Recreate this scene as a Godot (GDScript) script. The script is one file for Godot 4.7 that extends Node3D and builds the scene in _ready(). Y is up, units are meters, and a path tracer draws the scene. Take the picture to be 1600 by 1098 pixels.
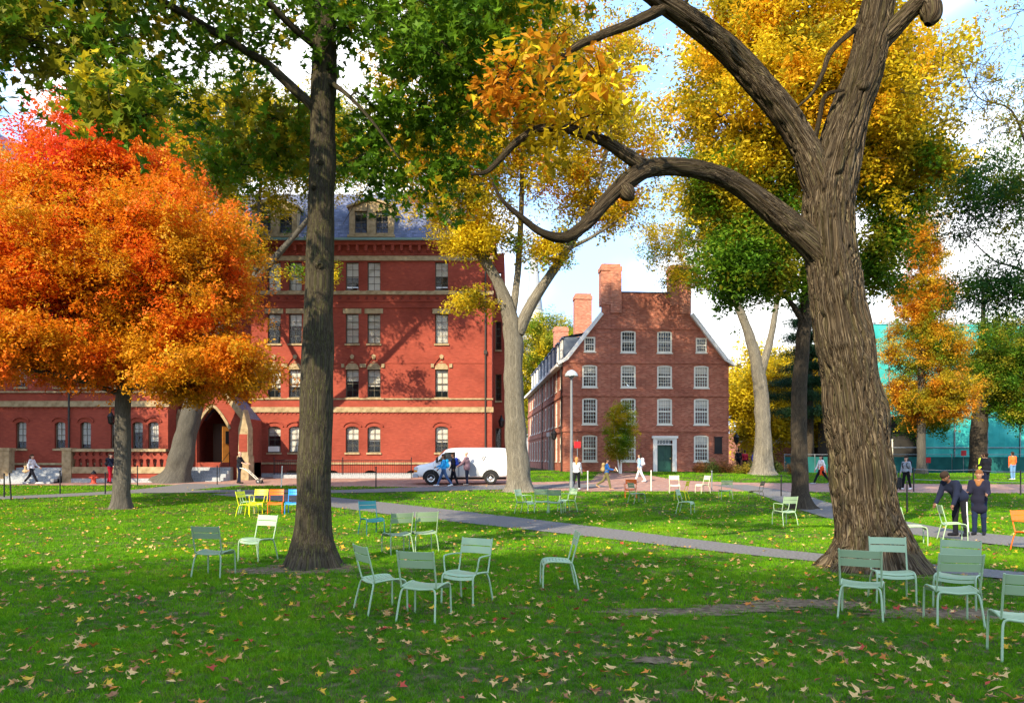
extends Node3D
# A college yard in autumn: brick halls, old trees, garden chairs scattered over the lawn.
# x runs right, -z runs away from the viewer, units are metres.

var rng := RandomNumberGenerator.new()
var used := {}
var M := {}
var mask := PackedByteArray()
const MASK_X0 := -45.0
const MASK_Z0 := -58.0
const MASK_W := 360
const MASK_H := 240
const CELL := 0.25

class MB:
	var v := PackedVector3Array()
	var n := PackedVector3Array()
	var uv := PackedVector2Array()
	var ix := PackedInt32Array()
	func tri(a: Vector3, b: Vector3, c: Vector3) -> void:
		var g := (c - a).cross(b - a).normalized()
		var s := v.size()
		v.append(a); v.append(b); v.append(c)
		for i in 3: n.append(g)
		var up := absf(g.y) > 0.7
		var side := absf(g.x) > absf(g.z)
		for p in [a, b, c]:
			uv.append(Vector2(p.x, p.z) if up else (Vector2(p.z, p.y) if side else Vector2(p.x, p.y)))
		ix.append(s); ix.append(s + 1); ix.append(s + 2)
	# a, b, c, d run clockwise when seen from the front
	func quad(a: Vector3, b: Vector3, c: Vector3, d: Vector3) -> void:
		tri(a, b, c)
		tri(a, c, d)
	func facing(a: Vector3, b: Vector3, c: Vector3, d: Vector3, out: Vector3) -> void:
		if (c - a).cross(b - a).dot(out) >= 0.0: quad(a, b, c, d)
		else: quad(a, d, c, b)
	func box(c: Vector3, s: Vector3, b := Basis()) -> void:
		var h := s * 0.5
		var p := []
		for k in 8:
			p.append(c + b * Vector3(h.x if k & 1 else -h.x, h.y if k & 2 else -h.y, h.z if k & 4 else -h.z))
		for f in [[0, 1, 3, 2], [4, 5, 7, 6], [0, 1, 5, 4], [2, 3, 7, 6], [0, 2, 6, 4], [1, 3, 7, 5]]:
			var q: Array = [p[f[0]], p[f[1]], p[f[2]], p[f[3]]]
			facing(q[0], q[1], q[2], q[3], (q[0] + q[1] + q[2] + q[3]) * 0.25 - c)
	func bx(x0: float, x1: float, y0: float, y1: float, z0: float, z1: float) -> void:
		box(Vector3((x0 + x1) * 0.5, (y0 + y1) * 0.5, (z0 + z1) * 0.5), Vector3(absf(x1 - x0), absf(y1 - y0), absf(z1 - z0)))
	func bar(a: Vector3, b: Vector3, w: float, t: float) -> void:
		var y := (b - a).normalized()
		var x := y.cross(Vector3(0, 0, 1) if absf(y.z) < 0.9 else Vector3(0, 1, 0)).normalized()
		box((a + b) * 0.5, Vector3(w, a.distance_to(b), t), Basis(x, y, x.cross(y)))
	func smooth_tri(i: int, j: int, k: int) -> void:
		var g := (v[k] - v[i]).cross(v[j] - v[i])
		ix.append(i)
		if g.dot(n[i] + n[j] + n[k]) >= 0.0:
			ix.append(j); ix.append(k)
		else:
			ix.append(k); ix.append(j)
	func tube(pts: Array, rad: Array, sides := 6, caps := true, vscale := 1.0) -> void:
		var first := v.size()
		var m := pts.size()
		var t0: Vector3 = (pts[1] - pts[0]).normalized()
		var ux := t0.cross(Vector3(0, 0, 1) if absf(t0.z) < 0.8 else Vector3(1, 0, 0)).normalized()
		var length := 0.0
		var round_m: float = maxf(0.2, TAU * rad[0])
		round_m = maxf(1.0, roundf(round_m * vscale)) if vscale != 1.0 else round_m
		for i in m:
			var t: Vector3 = (pts[mini(i + 1, m - 1)] - pts[maxi(i - 1, 0)]).normalized()
			ux = (ux - t * ux.dot(t)).normalized()
			var uy := t.cross(ux)
			if i: length += pts[i].distance_to(pts[i - 1])
			for k in sides + 1:
				var a := TAU * k / sides
				var o := ux * cos(a) + uy * sin(a)
				v.append(pts[i] + o * rad[i])
				n.append(o)
				uv.append(Vector2(round_m * k / sides, length * vscale))
		for i in m - 1:
			for k in sides:
				var q := first + i * (sides + 1) + k
				smooth_tri(q, q + 1, q + sides + 2)
				smooth_tri(q, q + sides + 2, q + sides + 1)
		if caps:
			for e in [0, m - 1]:
				var out: Vector3 = (pts[0] - pts[1]).normalized() if e == 0 else (pts[m - 1] - pts[m - 2]).normalized()
				var s := v.size()
				v.append(pts[e] + out * rad[e] * 0.3); n.append(out); uv.append(Vector2.ZERO)
				for k in sides + 1:
					v.append(v[first + e * (sides + 1) + k]); n.append(out); uv.append(Vector2.ZERO)
				for k in sides: smooth_tri(s, s + 1 + k, s + 2 + k)
	# profile: Vector2(radius, height) from bottom to top, turned about the y axis at c
	func lathe(c: Vector3, prof: Array, sides := 16) -> void:
		var first := v.size()
		for i in prof.size():
			var p: Vector2 = prof[i]
			var d: Vector2 = (prof[mini(i + 1, prof.size() - 1)] - prof[maxi(i - 1, 0)]).normalized()
			for k in sides + 1:
				var a := TAU * k / sides
				v.append(c + Vector3(cos(a) * p.x, p.y, sin(a) * p.x))
				n.append(Vector3(cos(a) * d.y, -d.x, sin(a) * d.y))
				uv.append(Vector2(k * 0.2, p.y))
		for i in prof.size() - 1:
			for k in sides:
				var q := first + i * (sides + 1) + k
				smooth_tri(q, q + 1, q + sides + 2)
				smooth_tri(q, q + sides + 2, q + sides + 1)
	# a flat outline in the x-y plane, from z0 to z1 (z1 is the front), moved by t
	func prism(poly: PackedVector2Array, z0: float, z1: float, t := Transform3D()) -> void:
		var id := Geometry2D.triangulate_polygon(poly)
		var mid := Vector2.ZERO
		for p in poly: mid += p / poly.size()
		for i in range(0, id.size(), 3):
			for z in [z0, z1]:
				var a := t * Vector3(poly[id[i]].x, poly[id[i]].y, z)
				var b := t * Vector3(poly[id[i + 1]].x, poly[id[i + 1]].y, z)
				var c := t * Vector3(poly[id[i + 2]].x, poly[id[i + 2]].y, z)
				var out: Vector3 = t.basis * Vector3(0, 0, 1 if z == z1 else -1)
				if z0 > z1: out = -out
				if (c - a).cross(b - a).dot(out) >= 0.0: tri(a, b, c)
				else: tri(a, c, b)
		var turn := -1.0 if Geometry2D.is_polygon_clockwise(poly) else 1.0
		for i in poly.size():
			var p := poly[i]
			var q := poly[(i + 1) % poly.size()]
			var o := Vector2(q.y - p.y, p.x - q.x) * turn
			facing(t * Vector3(p.x, p.y, z0), t * Vector3(q.x, q.y, z0), t * Vector3(q.x, q.y, z1), t * Vector3(p.x, p.y, z1), t.basis * Vector3(o.x, o.y, 0))
	func mesh() -> ArrayMesh:
		var a := []
		a.resize(Mesh.ARRAY_MAX)
		a[Mesh.ARRAY_VERTEX] = v
		a[Mesh.ARRAY_NORMAL] = n
		a[Mesh.ARRAY_TEX_UV] = uv
		a[Mesh.ARRAY_INDEX] = ix
		var am := ArrayMesh.new()
		am.add_surface_from_arrays(Mesh.PRIMITIVE_TRIANGLES, a)
		return am

func H(x: float, z: float) -> float:
	return 0.7 * smoothstep(24.0, 56.0, -z) + 0.3 * smoothstep(46.0, 56.0, -z) * smoothstep(-4.0, 2.0, x) - 0.6 * smoothstep(16.5, 24.0, x) * smoothstep(52.0, 60.0, -z)

func numbered(called: String) -> String:
	used[called] = used.get(called, -1) + 1
	return called if used[called] == 0 else "%s_%03d" % [called, used[called]]

func tag(o: Node, label := "", category := "", group := "", kind := "") -> void:
	if label: o.set_meta("label", label)
	if category: o.set_meta("category", category)
	if group: o.set_meta("group", group)
	if kind: o.set_meta("kind", kind)

func thing(called: String, label: String, category: String, at := Vector3.ZERO, turn := 0.0, group := "") -> Node3D:
	var o := Node3D.new()
	o.name = numbered(called)
	add_child(o)
	o.position = at
	o.rotation.y = turn
	tag(o, label, category, group)
	return o

func part(called: String, b: MB, m: Material, parent: Node) -> MeshInstance3D:
	return part_mesh(called, b.mesh(), m, parent)

func part_mesh(called: String, mesh: Mesh, m: Material, parent: Node) -> MeshInstance3D:
	var o := MeshInstance3D.new()
	o.name = called
	o.mesh = mesh
	o.material_override = m
	parent.add_child(o, true)
	return o

func structure(called: String, b: MB, m: Material) -> MeshInstance3D:
	var o := part(numbered(called), b, m, self)
	o.set_meta("kind", "structure")
	return o

func group_of(called: String, parent: Node, at := Vector3.ZERO) -> Node3D:
	var o := Node3D.new()
	o.name = called
	o.position = at
	parent.add_child(o, true)
	return o

func V(x: float, y: float, z: float) -> Vector3: return Vector3(x, y, z)

func lin(r: float, g: float, b: float) -> Color: return Color(r, g, b).linear_to_srgb()

func mat(c: Color, rough := 0.8, metal := 0.0, spec := 0.4) -> StandardMaterial3D:
	var m := StandardMaterial3D.new()
	m.albedo_color = c
	m.roughness = rough
	m.metallic = metal
	m.metallic_specular = spec
	return m

func noise_tex(freq: float, stops: Array, size := 256, octaves := 4, kind := FastNoiseLite.TYPE_SIMPLEX_SMOOTH, sd := 1) -> NoiseTexture2D:
	var f := FastNoiseLite.new()
	f.noise_type = kind
	f.frequency = freq
	f.fractal_octaves = octaves
	f.seed = sd
	var t := NoiseTexture2D.new()
	t.width = size
	t.height = size
	t.seamless = true
	t.noise = f
	if stops:
		var g := Gradient.new()
		g.offsets = PackedFloat32Array()
		g.colors = PackedColorArray()
		var off := PackedFloat32Array()
		var col := PackedColorArray()
		for i in stops.size():
			off.append(stops[i][0]); col.append(stops[i][1])
		g.offsets = off
		g.colors = col
		t.color_ramp = g
	return t

func tri_mat(tex: Texture2D, scale: float, rough := 0.85, bump: Texture2D = null, bump_cm := 0.0, spec := 0.3) -> StandardMaterial3D:
	var m := mat(Color.WHITE, rough, 0.0, spec)
	m.albedo_texture = tex
	m.uv1_triplanar = true
	m.uv1_world_triplanar = true
	m.uv1_scale = Vector3.ONE * scale
	if bump:
		m.heightmap_enabled = true
		m.heightmap_texture = bump
		m.heightmap_scale = bump_cm
	return m

# rows of rectangular units in slightly different tones with pale joints; how many fit in one repeat
func course_tex(px: int, cols: int, rows: int, tones: Array, joint: Color, joint_px: float, stagger: float, sd: int, vary := 0.12) -> ImageTexture:
	var r := RandomNumberGenerator.new()
	r.seed = sd
	var im := Image.create(px, px, false, Image.FORMAT_RGB8)
	im.fill(joint)
	var cw := float(px) / cols
	var rh := float(px) / rows
	for y in rows:
		for x in cols:
			var c: Color = tones[r.randi() % tones.size()]
			c = c * r.randf_range(1.0 - vary, 1.0 + vary)
			var x0 := (x + (stagger if y % 2 else 0.0)) * cw
			var w := cw - joint_px
			im.fill_rect(Rect2i(roundi(x0), roundi(y * rh), roundi(w), roundi(rh - joint_px)), c)
			if x0 + w > px:
				im.fill_rect(Rect2i(0, roundi(y * rh), roundi(x0 + w - px), roundi(rh - joint_px)), c)
	return ImageTexture.create_from_image(im)

# bark seen along u (round the stem) and v (up the stem): long ridges that wander and part
func bark_tex(dark: Color, mid: Color, pale: Color, across: float, along: float, sd: int, moss := 0.0) -> Array:
	var f := FastNoiseLite.new()
	f.seed = sd
	f.frequency = 1.0
	f.fractal_octaves = 3
	f.noise_type = FastNoiseLite.TYPE_SIMPLEX
	var size := 256
	var im := Image.create(size, size, false, Image.FORMAT_RGB8)
	var hi := Image.create(size, size, false, Image.FORMAT_L8)
	for y in size:
		for x in size:
			# wrapped by walking two circles
			var a := TAU * x / size
			var b := TAU * y / size
			var p := Vector3(cos(a) * across, sin(a) * across, cos(b) * along)
			var w := f.get_noise_3d(p.x * 0.35 + 9.0, p.y * 0.35, p.z + sin(b) * along * 1.7)
			var r := f.get_noise_3d(p.x + w * 1.0, p.y + w * 1.0, p.z * 0.6 + sin(b) * along)
			var ridge := clampf(absf(r) * 2.6, 0.0, 1.0)
			var fine := f.get_noise_3d(p.x * 4.0, p.y * 4.0, p.z * 4.0 + sin(b) * along * 4.0) * 0.5 + 0.5
			var hgt := clampf(ridge * 0.8 + fine * 0.2, 0.0, 1.0)
			var c := dark.lerp(mid, smoothstep(0.05, 0.4, hgt)).lerp(pale, smoothstep(0.45, 0.95, hgt) * (0.55 + 0.45 * fine))
			if moss > 0.0: c = c.lerp(Color(0.36, 0.40, 0.16), moss * clampf(w * 2.0, 0.0, 1.0))
			im.set_pixel(x, y, c)
			hi.set_pixel(x, y, Color(hgt, hgt, hgt))
	return [ImageTexture.create_from_image(im), ImageTexture.create_from_image(hi)]

func bark_mat(dark: Color, mid: Color, pale: Color, across: float, along: float, sd: int, depth: float, scale: Vector2, moss := 0.0) -> StandardMaterial3D:
	var t := bark_tex(dark, mid, pale, across, along, sd, moss)
	var m := mat(Color.WHITE, 0.92, 0.0, 0.2)
	m.albedo_texture = t[0]
	m.heightmap_enabled = true
	m.heightmap_texture = t[1]
	m.heightmap_scale = depth
	m.uv1_scale = Vector3(scale.x, scale.y, 1)
	return m

func leaf_mat(light: float) -> StandardMaterial3D:
	var m := mat(Color.WHITE, 0.55, 0.0, 0.3)
	m.vertex_color_use_as_albedo = true
	m.cull_mode = BaseMaterial3D.CULL_DISABLED
	m.backlight_enabled = true
	m.backlight = Color(light, light, light).linear_to_srgb()
	return m

func _ready() -> void:
	# --- camera: a lens that looks level and is shifted upwards ---
	var cam := Camera3D.new()
	cam.name = "camera"
	cam.projection = Camera3D.PROJECTION_FRUSTUM
	cam.near = 0.1
	cam.far = 1200.0
	cam.size = 2.0 * 0.1 * 549.0 / 1200.0
	cam.frustum_offset = Vector2(0, 0.1 * 167.0 / 1200.0)
	cam.position = V(0, 1.95, 0)
	add_child(cam)
	cam.current = true
	# --- sky, sun, exposure ---
	var we := WorldEnvironment.new()
	we.name = "environment"
	var env := Environment.new()
	env.background_mode = Environment.BG_SKY
	var sky := Sky.new()
	sky.sky_material = sky_of_clouds()
	env.sky = sky
	env.background_energy_multiplier = 1.2
	env.tonemap_mode = Environment.TONE_MAPPER_LINEAR
	env.tonemap_exposure = 2.1
	env.sdfgi_enabled = true
	env.ssao_enabled = true
	env.ssil_enabled = true
	we.environment = env
	add_child(we)
	var sun := DirectionalLight3D.new()
	sun.name = "sun"
	sun.light_energy = 1.5
	sun.light_color = Color(1.0, 0.93, 0.80)
	sun.light_angular_distance = 0.55
	sun.shadow_enabled = true
	add_child(sun)
	sun.look_at_from_position(Vector3.ZERO, V(0.5 * cos(deg_to_rad(33.0)), -sin(deg_to_rad(33.0)), -0.866 * cos(deg_to_rad(33.0))))
	# --- scene ---
	rng.seed = 20
	bark_noise.noise_type = FastNoiseLite.TYPE_SIMPLEX
	bark_noise.fractal_type = FastNoiseLite.FRACTAL_NONE
	bark_noise.frequency = 1.0
	materials()
	build_ground()
	red_hall()
	gable_hall()
	far_buildings()
	trees()
	furniture()
	chairs()
	people()
	build_grass()
	build_litter()

func sky_of_clouds() -> PanoramaSkyMaterial:
	var w := 1024
	var h := 512
	var f := FastNoiseLite.new()
	f.noise_type = FastNoiseLite.TYPE_SIMPLEX_SMOOTH
	f.frequency = 1.0
	f.fractal_octaves = 5
	f.seed = 11
	var im := Image.create(w, h, false, Image.FORMAT_RGB8)
	for y in h:
		var el := PI * (0.5 - (y + 0.5) / h)
		for x in w:
			var a := TAU * x / w
			var d := V(cos(el) * sin(a), sin(el), cos(el) * cos(a))
			var t := pow(clampf(d.y, 0.0, 1.0), 0.55)
			var c := Color(0.80, 0.90, 1.0).lerp(Color(0.42, 0.64, 0.95), t)
			var q := d * V(1.5, 3.2, 1.5)
			var n := f.get_noise_3dv(q + V(3.1, 0, 1.7)) + 0.35 * f.get_noise_3dv(q * 2.7)
			c = c.lerp(Color(1.0, 1.0, 1.0), smoothstep(-0.24, 0.2, n) * 0.96)
			if d.y < 0: c = Color(0.72, 0.8, 0.86)
			im.set_pixel(x, y, c)
	var m := PanoramaSkyMaterial.new()
	m.panorama = ImageTexture.create_from_image(im)
	return m

func materials() -> void:
	var grain := noise_tex(0.03, [], 256, 5)
	M.soil = tri_mat(noise_tex(0.02, [[0.0, lin(0.03, 0.045, 0.014)], [0.4, lin(0.05, 0.065, 0.02)], [0.62, lin(0.09, 0.08, 0.038)], [0.82, lin(0.16, 0.12, 0.07)], [1.0, lin(0.22, 0.165, 0.105)]], 512, 6), 0.35, 0.95, noise_tex(0.09, [], 256, 4), 1.5, 0.15)
	M.earth = tri_mat(noise_tex(0.03, [[0.0, lin(0.075, 0.055, 0.035)], [0.5, lin(0.15, 0.11, 0.07)], [1.0, lin(0.25, 0.19, 0.125)]], 256, 6), 0.9, 0.95, null, 0.0, 0.15)
	M.paving = tri_mat(course_tex(512, 12, 24, [lin(0.30, 0.15, 0.11), lin(0.36, 0.20, 0.15), lin(0.27, 0.14, 0.115), lin(0.33, 0.21, 0.17)], lin(0.27, 0.22, 0.18), 2.0, 0.5, 4), 0.42, 0.85)
	M.asphalt = tri_mat(noise_tex(0.05, [[0.0, lin(0.09, 0.088, 0.086)], [0.5, lin(0.145, 0.14, 0.138)], [1.0, lin(0.22, 0.21, 0.205)]], 512, 6), 0.5, 0.9, noise_tex(0.2, [], 256, 3), 0.4, 0.25)
	M.red_brick = tri_mat(course_tex(512, 10, 28, [lin(0.285, 0.058, 0.036), lin(0.30, 0.062, 0.039), lin(0.27, 0.055, 0.035), lin(0.31, 0.066, 0.042)], lin(0.275, 0.06, 0.039), 1.6, 0.5, 9, 0.03), 0.46, 0.85)
	M.dark_brick = mat(lin(0.16, 0.03, 0.02), 0.85)
	M.old_brick = tri_mat(course_tex(512, 10, 28, [lin(0.35, 0.105, 0.062), lin(0.40, 0.13, 0.08), lin(0.30, 0.09, 0.055), lin(0.43, 0.16, 0.10), lin(0.36, 0.115, 0.07)], lin(0.42, 0.25, 0.18), 2.2, 0.5, 10, 0.08), 0.47, 0.88)
	M.chimney_brick = tri_mat(course_tex(512, 10, 28, [lin(0.40, 0.15, 0.09), lin(0.46, 0.19, 0.12), lin(0.35, 0.12, 0.075)], lin(0.44, 0.30, 0.22), 2.2, 0.5, 11), 0.47, 0.88)
	for k in [M.red_brick, M.old_brick]:
		k.detail_enabled = true
		k.detail_blend_mode = BaseMaterial3D.BLEND_MODE_MUL
		k.detail_uv_layer = BaseMaterial3D.DETAIL_UV_2
		k.uv2_triplanar = true
		k.uv2_world_triplanar = true
		k.uv2_scale = Vector3.ONE * 0.09
		k.detail_albedo = noise_tex(0.012, [[0.0, Color(0.82, 0.80, 0.80)], [0.5, Color(0.95, 0.95, 0.95)], [1.0, Color(1.0, 1.0, 1.0)]], 256, 5, FastNoiseLite.TYPE_SIMPLEX_SMOOTH, 4)
	M.buff_stone = tri_mat(noise_tex(0.02, [[0.0, lin(0.21, 0.155, 0.085)], [0.5, lin(0.33, 0.25, 0.145)], [1.0, lin(0.42, 0.33, 0.20)]], 256, 5), 0.5, 0.9)
	M.granite = tri_mat(noise_tex(0.06, [[0.0, lin(0.20, 0.215, 0.23)], [0.5, lin(0.32, 0.34, 0.36)], [1.0, lin(0.42, 0.43, 0.44)]], 256, 5), 0.6, 0.8)
	M.slate = tri_mat(course_tex(512, 10, 18, [lin(0.11, 0.13, 0.22), lin(0.14, 0.16, 0.26), lin(0.09, 0.11, 0.18), lin(0.13, 0.15, 0.21)], lin(0.05, 0.055, 0.08), 2.0, 0.5, 12), 0.4, 0.55)
	M.slate_grey_paint = mat(lin(0.13, 0.16, 0.20), 0.6)
	M.sash = mat(lin(0.10, 0.085, 0.06), 0.6)
	M.blind = mat(lin(0.62, 0.60, 0.53), 0.9)
	M.white_paint = mat(lin(0.72, 0.72, 0.68), 0.55)
	M.cream_paint = mat(lin(0.70, 0.68, 0.58), 0.55)
	M.green_paint = mat(lin(0.012, 0.06, 0.045), 0.4)
	M.verdigris = mat(lin(0.16, 0.26, 0.24), 0.6)
	M.glass = mat(Color(0.25, 0.3, 0.33, 0.08), 0.03, 0.0, 0.3)
	M.glass.transparency = BaseMaterial3D.TRANSPARENCY_ALPHA
	M.dark_glass = mat(lin(0.012, 0.016, 0.02), 0.05, 0.0, 0.6)
	M.dark_metal = mat(lin(0.04, 0.038, 0.036), 0.5, 0.3)
	M.black_metal = mat(lin(0.012, 0.012, 0.014), 0.45, 0.2)
	M.grey_metal = mat(lin(0.22, 0.24, 0.26), 0.45, 0.4)
	M.lamp_dome = mat(lin(0.42, 0.47, 0.48), 0.35, 0.3)
	M.brass = mat(lin(0.6, 0.42, 0.12), 0.3, 0.9)
	M.dark_wood = mat(lin(0.05, 0.02, 0.01), 0.5)
	M.orange_wood = tri_mat(noise_tex(0.02, [[0.0, lin(0.32, 0.12, 0.025)], [1.0, lin(0.5, 0.22, 0.05)]], 128, 3), 0.8, 0.4)
	M.lips = mat(lin(0.25, 0.07, 0.06), 0.5)
	M.van_white = mat(lin(0.82, 0.83, 0.84), 0.25, 0.0, 0.5)
	M.van_white.clearcoat_enabled = true
	M.van_white.clearcoat = 0.6
	M.van_grey = mat(lin(0.34, 0.37, 0.41), 0.35)
	M.rubber = mat(lin(0.018, 0.018, 0.018), 0.85)
	M.alloy = mat(lin(0.62, 0.63, 0.64), 0.3, 0.8)
	M.lens = mat(lin(0.55, 0.58, 0.6), 0.08, 0.0, 0.8)
	M.amber = mat(lin(0.85, 0.30, 0.01), 0.2)
	M.red_plastic = mat(lin(0.55, 0.012, 0.02), 0.4)
	M.hydrant_red = mat(lin(0.58, 0.075, 0.035), 0.45)
	M.blade = leaf_mat(0.5)
	M.blade.roughness = 0.75
	M.blade.metallic_specular = 0.2
	M.leaf = leaf_mat(0.8)
	M.litter = leaf_mat(0.25)
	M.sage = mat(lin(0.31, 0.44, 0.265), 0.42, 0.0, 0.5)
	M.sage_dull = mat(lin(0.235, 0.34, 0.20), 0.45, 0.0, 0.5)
	M.pale_cream = mat(lin(0.62, 0.66, 0.45), 0.42)
	M.teal_paint = mat(lin(0.008, 0.10, 0.14), 0.4)
	M.yellow_paint = mat(lin(0.78, 0.68, 0.006), 0.38)
	M.lime_paint = mat(lin(0.62, 0.66, 0.01), 0.38)
	M.orange_paint = mat(lin(0.82, 0.14, 0.01), 0.38)
	M.blue_paint = mat(lin(0.012, 0.25, 0.72), 0.38)
	M.crimson_paint = mat(lin(0.42, 0.02, 0.03), 0.4)
	M.drab_paint = mat(lin(0.13, 0.115, 0.06), 0.45)
	M.fence_net = tri_mat(noise_tex(0.02, [[0.0, lin(0.010, 0.085, 0.085)], [1.0, lin(0.018, 0.125, 0.12)]], 128, 4), 0.3, 0.9)
	M.teal_net = tri_mat(noise_tex(0.015, [[0.0, lin(0.02, 0.26, 0.25)], [0.5, lin(0.05, 0.38, 0.35)], [1.0, lin(0.09, 0.50, 0.45)]], 256, 4), 0.12, 0.9)
	M.bark_smooth = bark_mat(lin(0.016, 0.012, 0.008), lin(0.045, 0.037, 0.026), lin(0.095, 0.08, 0.056), 7.0, 0.6, 3, 1.2, Vector2(1, 0.7), 0.35)
	M.bark_deep = bark_mat(lin(0.012, 0.008, 0.005), lin(0.06, 0.044, 0.028), lin(0.17, 0.135, 0.088), 5.0, 0.32, 5, 3.0, Vector2(1, 0.36), 0.15)
	M.bark_pale = bark_mat(lin(0.06, 0.052, 0.04), lin(0.20, 0.18, 0.14), lin(0.35, 0.32, 0.25), 5.0, 0.4, 7, 2.5, Vector2(1, 0.4))
	M.bark_grey = bark_mat(lin(0.045, 0.042, 0.035), lin(0.10, 0.093, 0.078), lin(0.16, 0.147, 0.122), 6.0, 0.4, 8, 2.0, Vector2(1, 0.4))
	M.bark_dark = bark_mat(lin(0.02, 0.016, 0.012), lin(0.05, 0.04, 0.03), lin(0.09, 0.075, 0.055), 4.0, 0.7, 9, 1.0, Vector2(1, 0.5))

# ---- trees ----

# one leaf: outline in the x-y plane, base at the origin, tip along +y, with a fold along the midrib
func leaf_outline(kind: String) -> Array:
	match kind:
		"maple":
			return [Vector2(0, 0), Vector2(0.22, -0.02), Vector2(0.5, 0.12), Vector2(0.3, 0.3), Vector2(0.56, 0.58), Vector2(0.24, 0.56), Vector2(0, 1.0)]
		"oval":
			return [Vector2(0, 0), Vector2(0.27, 0.38), Vector2(0, 1.0)]
		"slim":
			return [Vector2(0, 0), Vector2(0.14, 0.4), Vector2(0, 1.0)]
	return []

func add_leaf(b: MB, kind: String, t: Transform3D, fold: float, curl: float) -> void:
	var half := leaf_outline(kind)
	for s in [-1.0, 1.0]:
		for i in range(1, half.size() - 1):
			var p: Array = []
			for q in [half[0] if i == 1 else Vector2(0, 0.28), half[i], half[i + 1]]:
				var w: Vector2 = q
				p.append(t * Vector3(w.x * s, w.y - curl * 0.3 * w.y * w.y, absf(w.x) * fold - curl * w.y * w.y))
			if s > 0: b.tri(p[0], p[1], p[2])
			else: b.tri(p[0], p[2], p[1])

func spray_mesh(kind: String, leaves: int, size: float, spread: float, sd: int, flat := 0.0) -> ArrayMesh:
	var r := RandomNumberGenerator.new()
	r.seed = sd
	var b := MB.new()
	for i in leaves:
		var at := V(r.randf_range(-1, 1), r.randf_range(-1, 1), r.randf_range(-1, 1))
		at = at.normalized() * spread * pow(r.randf(), 0.5)
		at.y *= 1.0 - flat * 0.7
		var e := Basis.from_euler(V(r.randf_range(-2.4, -0.4), r.randf() * TAU, r.randf_range(-0.7, 0.7)))
		var s := size * r.randf_range(0.7, 1.2)
		add_leaf(b, kind, Transform3D(e.scaled(V(s, s, s)), at), r.randf_range(0.05, 0.5), r.randf_range(0.0, 0.35))
	return b.mesh()

func mixed(pal: Array, t: float) -> Color:
	var x := clampf(t, 0.0, 0.9999) * (pal.size() - 1)
	return (pal[int(x)] as Color).lerp(pal[int(x) + 1], x - int(x))

# smooth curve through given points; each entry [x, y, z, radius]
func spline(pts: Array, per: int) -> Array:
	var out := []
	var rad := []
	for i in pts.size() - 1:
		var a: Array = pts[maxi(i - 1, 0)]
		var b: Array = pts[i]
		var c: Array = pts[i + 1]
		var d: Array = pts[mini(i + 2, pts.size() - 1)]
		for k in per + (1 if i == pts.size() - 2 else 0):
			var t := float(k) / per
			var w := []
			for j in 4:
				var m0: float = (c[j] - a[j]) * 0.5
				var m1: float = (d[j] - b[j]) * 0.5
				w.append((2 * t * t * t - 3 * t * t + 1) * b[j] + (t * t * t - 2 * t * t + t) * m0 + (3 * t * t - 2 * t * t * t) * c[j] + (t * t * t - t * t) * m1)
			out.append(V(w[0], w[1], w[2]))
			rad.append(maxf(w[3], 0.004))
	return [out, rad]

var bark_noise := FastNoiseLite.new()

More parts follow.
